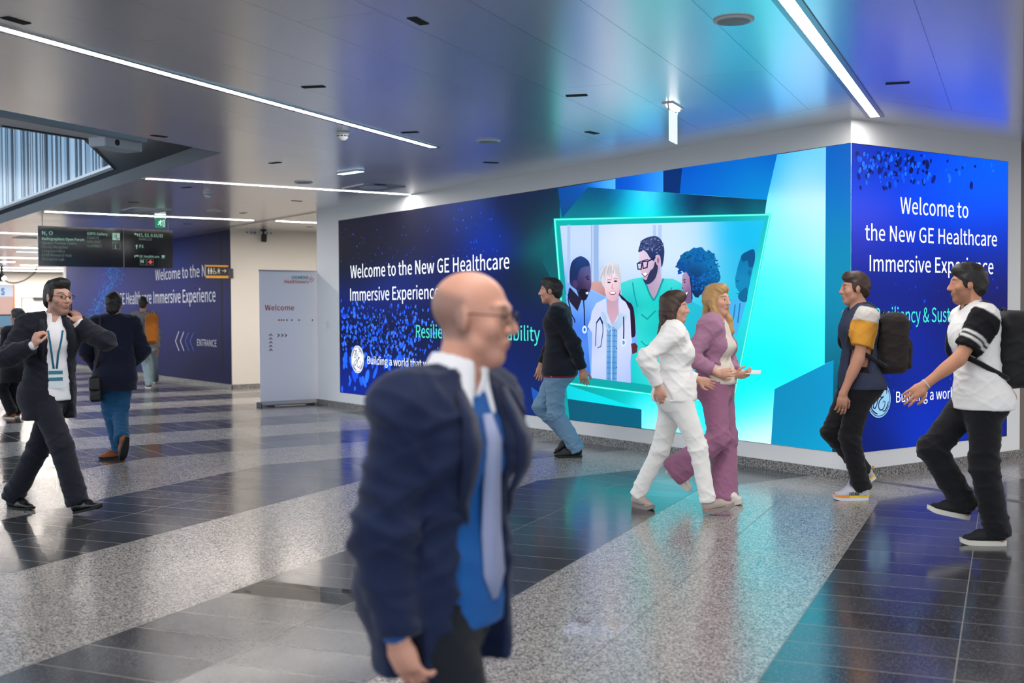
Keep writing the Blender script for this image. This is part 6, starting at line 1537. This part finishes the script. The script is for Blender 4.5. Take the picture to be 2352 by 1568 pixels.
recess((335, 482), 'square recessed panel with a round disc above the green exit sign')
recess((858, 430), 'square recessed panel with a round disc beside the right end of the second strip light')
recess((70, 545), 'square recessed panel left of the top edge of the hanging black sign')
def emlight(px, d, label, half=(.20, .045), e=6):
    c = onz(*px, ZC); t = thing('emergency_light', c - ZZ*.02, label, 'light', 'small lit emergency lights')
    d = nz(np.array([*d, 0])); n = np.array([-d[1], d[0], 0])
    MB().obox(c - ZZ*.008, [d, n, ZZ], (half[0]+.01, half[1]+.01, .0075)).build('housing', M_PLAST, t)
    MB().obox(c - ZZ*.0175, [d, n, ZZ], (half[0], half[1], .002)).build('diffuser', emis('emergency_glow', (190, 220, 255), e), t)
emlight((805, 394), tuple(onz(826, 391, ZC)[:2] - onz(783, 397.5, ZC)[:2]), 'small lit emergency light between the two nearer strip lights')
emlight((66, 577), (.1, 1), 'small lit emergency light far off at the left, beside the black sign', (.30, .07))
# exit signs: clear plate hanging from a lit housing
M_PLATE = mat('frosted_plate', (236, 240, 242), 0.25, spec=0.6)
def exit_sign(px, d, label, sc_=1.0, green=False):
    c = onz(*px, ZC); d = nz(np.array([*d, 0])); n = np.array([-d[1], d[0], 0]); ax = [d, n, ZZ]
    t = thing('exit_sign', c - ZZ*.30*sc_, label, 'exit sign', None)
    MB().obox(c - ZZ*.006, ax, (.17*sc_, .045*sc_, .0055)).build('base_plate', M_PLAST, t)
    MB().obox(c - ZZ*.020, ax, (.13*sc_, .022, .010)).build('light_bar', emis('exit_light_bar', (240, 250, 255), 5.0), t)
    b = MB()
    for sg in (-1, 1): b.tube([c + d*sg*.15*sc_ - ZZ*.012, c + d*sg*.135*sc_ - ZZ*.03, c + d*sg*.125*sc_ - ZZ*.06], .006, 6)
    b.build('bracket', M_PLAST, t)
    ez = ZZ*.165*sc_
    if green:
        pl = MB().obox(c - ez - ZZ*.02, ax, (.125*sc_, .004, .12*sc_)).build('plate', emis('exit_green', (0, 120, 84), 1.3), t)
        for sg in (-1, 1):
            o_ = c - ez - ZZ*.02 + n*.0052*sg; g_ = MB(); q = lambda x, z: o_ + d*x*sc_ + ZZ*z*sc_
            g_.lathe(q(.012, .066), n, [(.012*sc_, 0), (.012*sc_, .0006)], 12)
            for P_ in ([(.008,.050),(-.008,.006)], [(.006,.046),(.036,.030),(.046,.046)], [(.004,.044),(-.030,.036),(-.040,.014)], [(-.008,.006),(.018,-.026),(.010,-.066)], [(-.008,.006),(-.030,-.028),(-.062,-.030)]): g_.tube([q(*z) for z in P_], .0075*sc_, 6)
            for x0, x1, z0_, z1_ in ((.062,.070,-.080,.082),(.070,.108,.074,.082),(.070,.108,-.080,-.072),(.100,.108,-.080,.082)): g_.obox(q((x0+x1)/2, (z0_+z1_)/2), ax, ((x1-x0)/2*sc_, .0004, (z1_-z0_)/2*sc_))
            g_.build('pictogram', emis('exit_white', (235, 255, 245), 1.6), t)
    else:
        MB().obox(c - ez - ZZ*.01, ax, (.115*sc_, .004, .125*sc_)).build('plate', emis('exit_plate_white', (226, 238, 246), 1.1), t)
    return t
exit_sign((1546, 242), (-.5225, .8526), 'white lit exit sign plate hanging from the blue ceiling, seen from its blank side')
exit_sign((368, 495), (.25, .97), 'green lit running-man exit sign hanging before the black sign', 0.66, True)

# ------------------------------------------------------------------ hanging direction sign
SX = -14.5
PS = lambda u, v: onx(u, v, SX + 0.052)
sg_ = thing('direction_sign', (SX, -2.345, 2.33), 'wide black direction sign with pale green lettering hanging from the ceiling', 'sign')
M_SIGN = mat('sign_gloss_black', (13, 14, 16), 0.10, spec=0.6)
MB().box((SX, -3.52, 2.335), (SX + 0.05, -1.17, 3.03)).build('board', M_SIGN, sg_)
dv = MB(); a, b = PS(283.6, 530), PS(283.9, 612); dv.box((SX + .0502, a[1]-.006, 2.337), (SX + .0512, a[1]+.006, 3.028)); dv.build('divider', mat('sign_grey_line', (70, 76, 76), 0.5), sg_)
for y in (-3.44, -1.24): MB().tube([(SX + .025, y, 3.025), (SX + .025, y, ZC)], .008, 8).build('hanger', M_ALU, sg_)
S_B = emis('sign_bright_green', (138, 190, 170), 0.75); S_D = emis('sign_dim_green', (92, 112, 105), 0.85); S_R = emis('sign_red', (226, 60, 50), 0.8)
def sline(s, l, base, r, cap, m_, bold=0.0):
    mb = MB(); slope = (base - 562) * 0.00026 * -1 + .011
    line_text(mb, PS, s, (l, base), (r, base + (r - l)*slope), (l, base - cap), 0, bold, np.array([.0015, 0, 0])); mb.build('lettering', m_, sg_)
sline('N, O', 96.4, 538.6, 121.2, 8.2, S_B, .02)
for s, y, r, m_, bo in (('Radiographers Open Forum',550.6,193.2,S_B,.03),('Speaker Preview Centre',559.9,175.5,S_D,0),('Faculty Reception',569.3,155.7,S_D,0),('Congress Office',578.7,149.3,S_D,0),('EFRS Research Hub',588.0,164.3,S_D,0),('Perception Lab',597.4,147.5,S_D,0)): sline(s, 96.4, y, r, 5.9, m_, bo)
for s, y, r, m_, bo in (('EXPO Gallery',539.2,247.3,S_B,.03),('ESAOTE',548.5,228,S_D,0),('HOLOGIC',557.8,232.5,S_D,0),('GUERBET',567.1,233.6,S_D,0)): sline(s, 200.7, y, r, 5.9, m_, bo)
sline('E1, E2, 0.31/32', 319.3, 542.9, 374, 6.6, S_B, .02); sline('BRACCO', 319.3, 551.4, 348.8, 5.6, S_D); sline('F1', 320.5, 568.4, 329.6, 6.2, S_B, .02); sline('GE Healthcare', 319.6, 591.2, 365.8, 5.6, S_B)
sline('LEVEL', 257.6, 559.3, 272.4, 3.2, S_D); sline('1', 263.6, 570.4, 267.0, 8.4, S_B, .03); sline('M', 323.2, 603.6, 330.2, 6.8, S_B, .03)
def ART(name, fn, m_=None, off=.0535):
    a = Art(lambda u, v: onx(u, v, SX), (1, 0, 0), off); fn(a); o_ = a.build(name, m_ or attr_mat('sign_picture', emit=0.8, rough=.4), sg_); return o_
GR = (138, 190, 170); DG = (74, 92, 86)
def esc(a):
    a.poly([(256.3,535.1),(273.3,535.5),(273.4,551.9),(256.4,551.6)], GR)
    a.stroke([(258.5,540),(261,540),(267.5,548),(271.5,548)], 1.5, (16, 20, 20)); a.stroke([(258.5,544.5),(261,544.5),(266,550),(271,550)], 1.0, (16,20,20)); a.stroke([(265.2,539),(265.2,544.5)], 2.0, (16,20,20)); a.ell((265.2,537.6), 1.1, 1.1, (16,20,20))
ART('escalator_icon', esc)
ART('level_box', lambda a: a.stroke([(256.5,555.2),(273.5,555.6),(273.7,572.3),(256.6,572.0)], .8, DG, closed=True))
ART('arrow', lambda a: (a.stroke([(314.0,542.6),(314.0,537.8),(308.5,537.7)], 1.7, GR), a.poly([(305.4,537.6),(309.4,534.9),(309.4,540.4)], GR)))
ART('arrow', lambda a: (a.stroke([(311.8,571.6),(311.8,565)], 1.7, GR), a.poly([(311.8,561.4),(308.9,566),(314.7,566.1)], GR)))
ART('arrow', lambda a: (a.stroke([(307.6,591.4),(307.6,587.4),(313,587.5)], 1.7, GR), a.poly([(316.4,587.6),(312.4,584.9),(312.4,590.2)], GR)))
ART('cup_icon', lambda a: (a.poly([(369.2,586.4),(375.2,586.5),(374.2,590.8),(370.2,590.8)], GR), a.stroke([(368.6,592.6),(376.2,592.7)], .9, GR), a.stroke([(375.2,587.2),(377,587.4),(376.6,589.2),(374.8,589.6)], .7, GR)))
ART('letter_box', lambda a: a.stroke([(319.4,594.7),(333.6,595),(333.7,608.6),(319.5,608.4)], .8, DG, closed=True))
ART('cross_icon', lambda a: (a.stroke([(336.3,595),(350.3,595.2),(350.4,608.8),(336.4,608.6)], .8, DG, closed=True), a.poly([(341.6,597.4),(345.2,597.4),(345.2,600),(347.9,600.1),(347.9,603.7),(345.2,603.7),(345.2,606.4),(341.6,606.3),(341.6,603.7),(338.9,603.6),(338.9,600),(341.6,600)], (226, 60, 50))))

# washroom sign sticking out from the wall corner
WX = -15.32; PW = lambda u, v: onx(u, v, WX)
ws = thing('washroom_sign', (WX, 0.03, 2.35), 'small black and orange washroom sign with figures and an arrow at the mural edge', 'sign')
a, b = PW(473, 608.5), PW(524.6, 638.5)
MB().box((WX - .03, a[1], b[2]), (WX, b[1], a[2])).build('board', mat('sign_black', (22, 23, 25), 0.4), ws)
MB().box((-15.405, .30, a[2] - .25), (WX - .008, .33, a[2] - .06)).box((WX - .02, b[1] - .02, a[2] - .25), (WX - .008, .30, a[2] - .06)).build('bracket', M_DARK, ws)
og = mat('sign_orange', (232, 164, 40), 0.5)
MB().box((WX - .031, a[1], a[2] - .030), (WX + .002, b[1], a[2] + .002)).build('top_band', og, ws); MB().box((WX - .031, a[1], b[2] - .002), (WX + .002, b[1], b[2] + .045)).build('bottom_band', og, ws)
A_ = Art(PW, (1, 0, 0), .003); wc = (226, 226, 222)
for x, sk in ((479.0, 0), (485.2, 1)):
    A_.ell((x, 616.2), 1.3, 1.3, wc); A_.poly([(x-1.8,618.2),(x+1.8,618.2),(x+(2.4 if sk else 1.6),624.5),(x-(2.4 if sk else 1.6),624.5)], wc); A_.stroke([(x-.8,624.5),(x-.8,629.6)], 1.1, wc); A_.stroke([(x+.8,624.5),(x+.8,629.6)], 1.1, wc)
A_.ell((491.4,616.8), 1.2, 1.2, wc); A_.stroke([(491.4,618.4),(491.8,623.4),(495.4,623.6),(496.8,628.2)], 1.1, wc); A_.stroke([(490.4,621.4),(488.9,624.6),(490.2,628),(493.4,628.8),(495.4,626.6)], .9, wc)
A_.ell((502.4,617.6), 1.2, 1.2, wc); A_.poly([(500.6,619.6),(504.2,619.6),(504.4,624.4),(500.4,624.4)], wc); A_.stroke([(498.6,620),(506.2,620)], 1, wc); A_.stroke([(501.2,624.4),(500,628.4)], 1.1, wc); A_.stroke([(503.6,624.4),(504.8,628.4)], 1.1, wc)
A_.stroke([(509.6,621.6),(518.8,622)], 1.2, wc); A_.stroke([(515.4,618.4),(519,622),(515.2,625.6)], 1.2, wc)
A_.build('pictograms', attr_mat('sign_print', 0, .5), ws)

# ------------------------------------------------------------------ roll-up banner
BX = -10.90; PB = lambda u, v: onx(u, v, BX + .002)
rb = thing('roll_up_banner', (BX, -0.45, 0), 'pale grey roll-up banner with WELCOME lettering standing at the end of the main wall', 'banner')
rb['label'] = 'pale grey roll-up banner reading Welcome, standing at the end of the main wall'
MB().box((BX - .002, -0.965, 0.075), (BX, 0.055, 2.175)).build('sheet', mat('banner_print', (232, 237, 248), 0.5), rb)
MB().box((BX - .012, -0.97, 2.172), (BX + .008, 0.06, 2.196)).build('top_rail', M_ALU, rb)
bs_ = MB(); prof = [(-.09, 0.012), (.10, .012), (.105, .03), (.03, .082), (-.03, .082), (-.085, .04)]
bs_.add([(BX + x, -0.99, z) for x, z in prof] + [(BX + x, 0.075, z) for x, z in prof], [(i, (i+1) % 6, 6+(i+1) % 6, 6+i) for i in range(6)] + [tuple(range(6)), tuple(range(6, 12))[::-1]]); bs_.build('base', M_ALU, rb)
MB().box((BX - .08, -1.0, 0), (BX + .11, -0.985, .07)).build('end_cap', M_DARK, rb)
for y in (-.8, -.1): MB().box((BX - .10, y - .03, 0), (BX + .12, y + .03, .013)).build('foot', M_BLACK, rb)
TEAL = mat('print_teal', (0, 120, 130), 0.5); REDP = mat('print_red', (176, 44, 46), 0.5); BLKP = mat('print_black', (20, 20, 24), 0.5)
oB = np.array([.003, 0, 0])
def bt(s, l, r, top, m_, bold): mb = MB(); line_text(mb, PB, s, l, r, top, 0, bold, oB); mb.build('lettering', m_, rb)
bt('SIEMENS', (669.6,640.2), (708.2,640.4), (669.6,633.2), TEAL, .03); bt('Healthineers', (653.2,650), (708.4,650.2), (653.2,642.6), REDP, .02); bt('Welcome', (608.4,712.4), (675.4,712.6), (608.4,700.6), REDP, .02)
aB = Art(PB, (1, 0, 0), .003)
for x, c in ((640.6,(176,44,46)),(646.0,(176,44,46)),(651.6,(150,50,56)),(659.2,(90,80,90)),(670,(30,110,130)),(687,(0,120,140)),(717.4,(0,120,140))): aB.ell((x, 734.8), 1.9, 2.0, c)
for x, y, c in ((711.4,638.6,(176,44,46)),(711.4,645.6,(176,44,46)),(714.6,636.4,(176,44,46)),(714.4,641.9,(150,40,60)),(714.6,647.4,(176,44,46)),(717.4,639,(150,40,60)),(717.4,644.8,(150,40,60)),(719.8,642,(120,40,70)),(712.6,642,(176,44,46))): aB.ell((x, y), 1.0, 1.1, c)
for i in range(4):
    x = 631.4 + 8.3*i
    if i: aB.stroke([(x-2.2,766.3),(x+1.9,769.8),(x-2.2,773.4)], 1.8, (20,20,24))
for i in range(5):
    y = 769 + 8.6*i; aB.stroke([(618.2,y+2),(621.8,y-2),(625.4,y+2)], 1.8, (20,20,24))
aB.build('printed_marks', attr_mat('sign_print', 0, .5), rb)

# ------------------------------------------------------------------ small fittings on the walls
c = ony(753.6, 746, 0); t = thing('light_switch', (c[0], 0, c[2] - .06), 'small white light switch on the main wall beside the roll-up banner', 'switch')
MB().box((c[0] - .045, -.012, c[2] - .06), (c[0] + .045, 0, c[2] + .06)).build('plate', M_PLAST, t, bevel=.003); MB().box((c[0] - .03, -.017, c[2] - .042), (c[0] + .03, -.012, c[2] + .042)).build('rocker', M_PLAST, t, bevel=.002)
PK = lambda u, v: onx(u, v, -15.4)
c = PK(598.6, 534); t = thing('spotlight', (-15.25, c[1], 2.93), 'black spotlight hanging at the top of the cream wall behind the banner', 'spotlight')
MB().lathe((-15.25, c[1], ZC - .03), ZZ, [(.05, 0), (.06, .004), (.06, .029)], 24).build('base', M_BLACK, t); MB().tube([(-15.25, c[1], ZC - .02), (-15.25, c[1], 3.06)], .018, 10).build('stem', M_BLACK, t)
MB().lathe((-15.24, c[1], 2.93), nz([-.12, .1, 1]), [(.045, 0), (.055, .004), (.058, .13), (.05, .15), (.03, .152)], 28).build('head', M_BLACK, t)
def socket(u, label, kind):
    c = PK(u, 533); t = thing('wall_socket', (-15.39, c[1], 3.07), label, 'socket', 'white sockets at the top of the cream wall')
    MB().box((-15.40, c[1] - .042, 3.068), (-15.385, c[1] + .042, 3.152)).build('plate', M_PLAST, t, bevel=.003)
    if kind: MB().lathe((-15.386, c[1], 3.11), (1, 0, 0), [(.026, 0), (.026, .004), (.020, .0042), (.018, .001)], 20).build('outlet', mat('socket_grey', (150, 150, 150), 0.5), t)
    else: MB().box((-15.386, c[1] - .018, 3.105), (-15.382, c[1] + .018, 3.125)).build('outlet', M_BLACK, t)
socket(567, 'white socket at far left of the row on the cream wall', 0); socket(576.5, 'white socket second from left of the row on the cream wall', 1); socket(584.5, 'white socket just left of the black spotlight', 1); socket(612.6, 'white socket just right of the black spotlight', 1); socket(621.6, 'white socket at the right end of the row on the cream wall', 0)
c = onz(266, 322, 3.5); t = thing('ceiling_projector', c - ZZ*.11, 'pale grey box device mounted in the ceiling opening beside the striped glass', 'projector')
dd_ = nz(np.array([*E0, 0])); n_ = np.array([-dd_[1], dd_[0], 0])
MB().obox(c - ZZ*.05, [n_, dd_, ZZ], (.13, .30, .06)).build('housing', mat('device_grey', (196, 204, 212), 0.5), t, bevel=.02); MB().obox(c + ZZ*.05, [n_, dd_, ZZ], (.05, .10, .05)).build('bracket', M_DARK, t); MB().lathe(c - ZZ*.05 + n_*.128 + dd_*.12, n_, [(.035, 0), (.035, .01), (.028, .011)], 20).build('lens', M_BLACK, t)

# ------------------------------------------------------------------ far end of the hall
FX = -41.47; PF = lambda u, v: onx(u, v, FX)
a, b = PF(-60, 653), PF(30, 681); st = thing('exhibitor_panel', (FX, (a[1]+b[1])/2, 0), 'grey-blue lettered panel over a brown booth wall at the far left edge', 'booth panel')
MB().box((FX - .01, a[1], b[2]), (FX + .03, b[1], a[2])).build('header', mat('header_grey_blue', (150, 164, 184), 0.5), st); MB().box((FX - .01, a[1], 0), (FX + .02, b[1], b[2])).build('booth_wall', mat('booth_brown', (150, 126, 122), 0.6), st)
MB().box((FX - .01, b[1], 0), (FX + .035, b[1] + .05, a[2])).build('edge_strip', mat('orange_edge', (214, 104, 40), 0.5), st)
mb = MB(); q0, q1 = PF(1, 676.5), PF(10.6, 662.5); text(mb, 'S', (FX + .032, q0[1], q0[2]), np.array([0, 1.0, 0]), ZZ, q1[1] - q0[1], q1[2] - q0[2], 0, .08); mb.build('lettering', mat('letter_blue', (10, 90, 150), 0.5), st)
a, b = PF(51, 685), PF(103, 860); dr = MB().box((FX - .01, a[1], 0.0), (FX + .012, b[1], a[2])).build('door_1', mat('far_door', (224, 218, 208), 0.6)); struct(dr)
fr_ = MB(); w_ = .03
fr_.box((FX + .0, a[1] - w_, 0), (FX + .02, a[1], a[2] + w_)); fr_.box((FX + .0, a[1] - w_, a[2]), (FX + .02, b[1], a[2] + w_)); struct(fr_.build('trim_6', mat('door_gap', (120, 112, 104), 0.6)))
q0, q1 = PF(76, 684.5), PF(100, 687); MB().box((FX + .013, q0[1], q1[2] - .02), (FX + .10, q1[1], q0[2] + .03)).build('door_closer', M_DARK, dr)
ct = [atd(u, v, 40.0) for u, v in ((4, 622), (5, 634), (9, 641), (18, 648), (30, 650), (42, 648.6), (56, 643.6), (68, 636), (78, 628), (86, 622))]
ct[-1][2] = ZC - .023; ct[0][2] = ZC - .023
tag(MB().tube(ct, .022, 8).build('cable', mat('cable_dark', (60, 58, 54), 0.6)), 'dark cable looping down from the far ceiling at the left edge', 'cable')
cc = atd(4, 626, 40.2); t = thing('spotlight', (cc[0], cc[1], cc[2] - .3), 'small lit spotlight at the far left edge beside the hanging cable', 'spotlight')
MB().tube([(cc[0], cc[1], ZC), (cc[0], cc[1], cc[2] - .05)], .04, 8).build('stem', M_BLACK, t); MB().lathe((cc[0], cc[1], cc[2] - .30), ZZ, [(.09, 0), (.11, .02), (.09, .26)], 20).build('head', M_BLACK, t)
MB().lathe((cc[0] + .11, cc[1] + .05, cc[2] - .20), nz([1, .3, 0]), [(.08, 0), (.08, .01)], 20).build('lamp', emis('far_spot_glow', (210, 240, 255), 8), t)
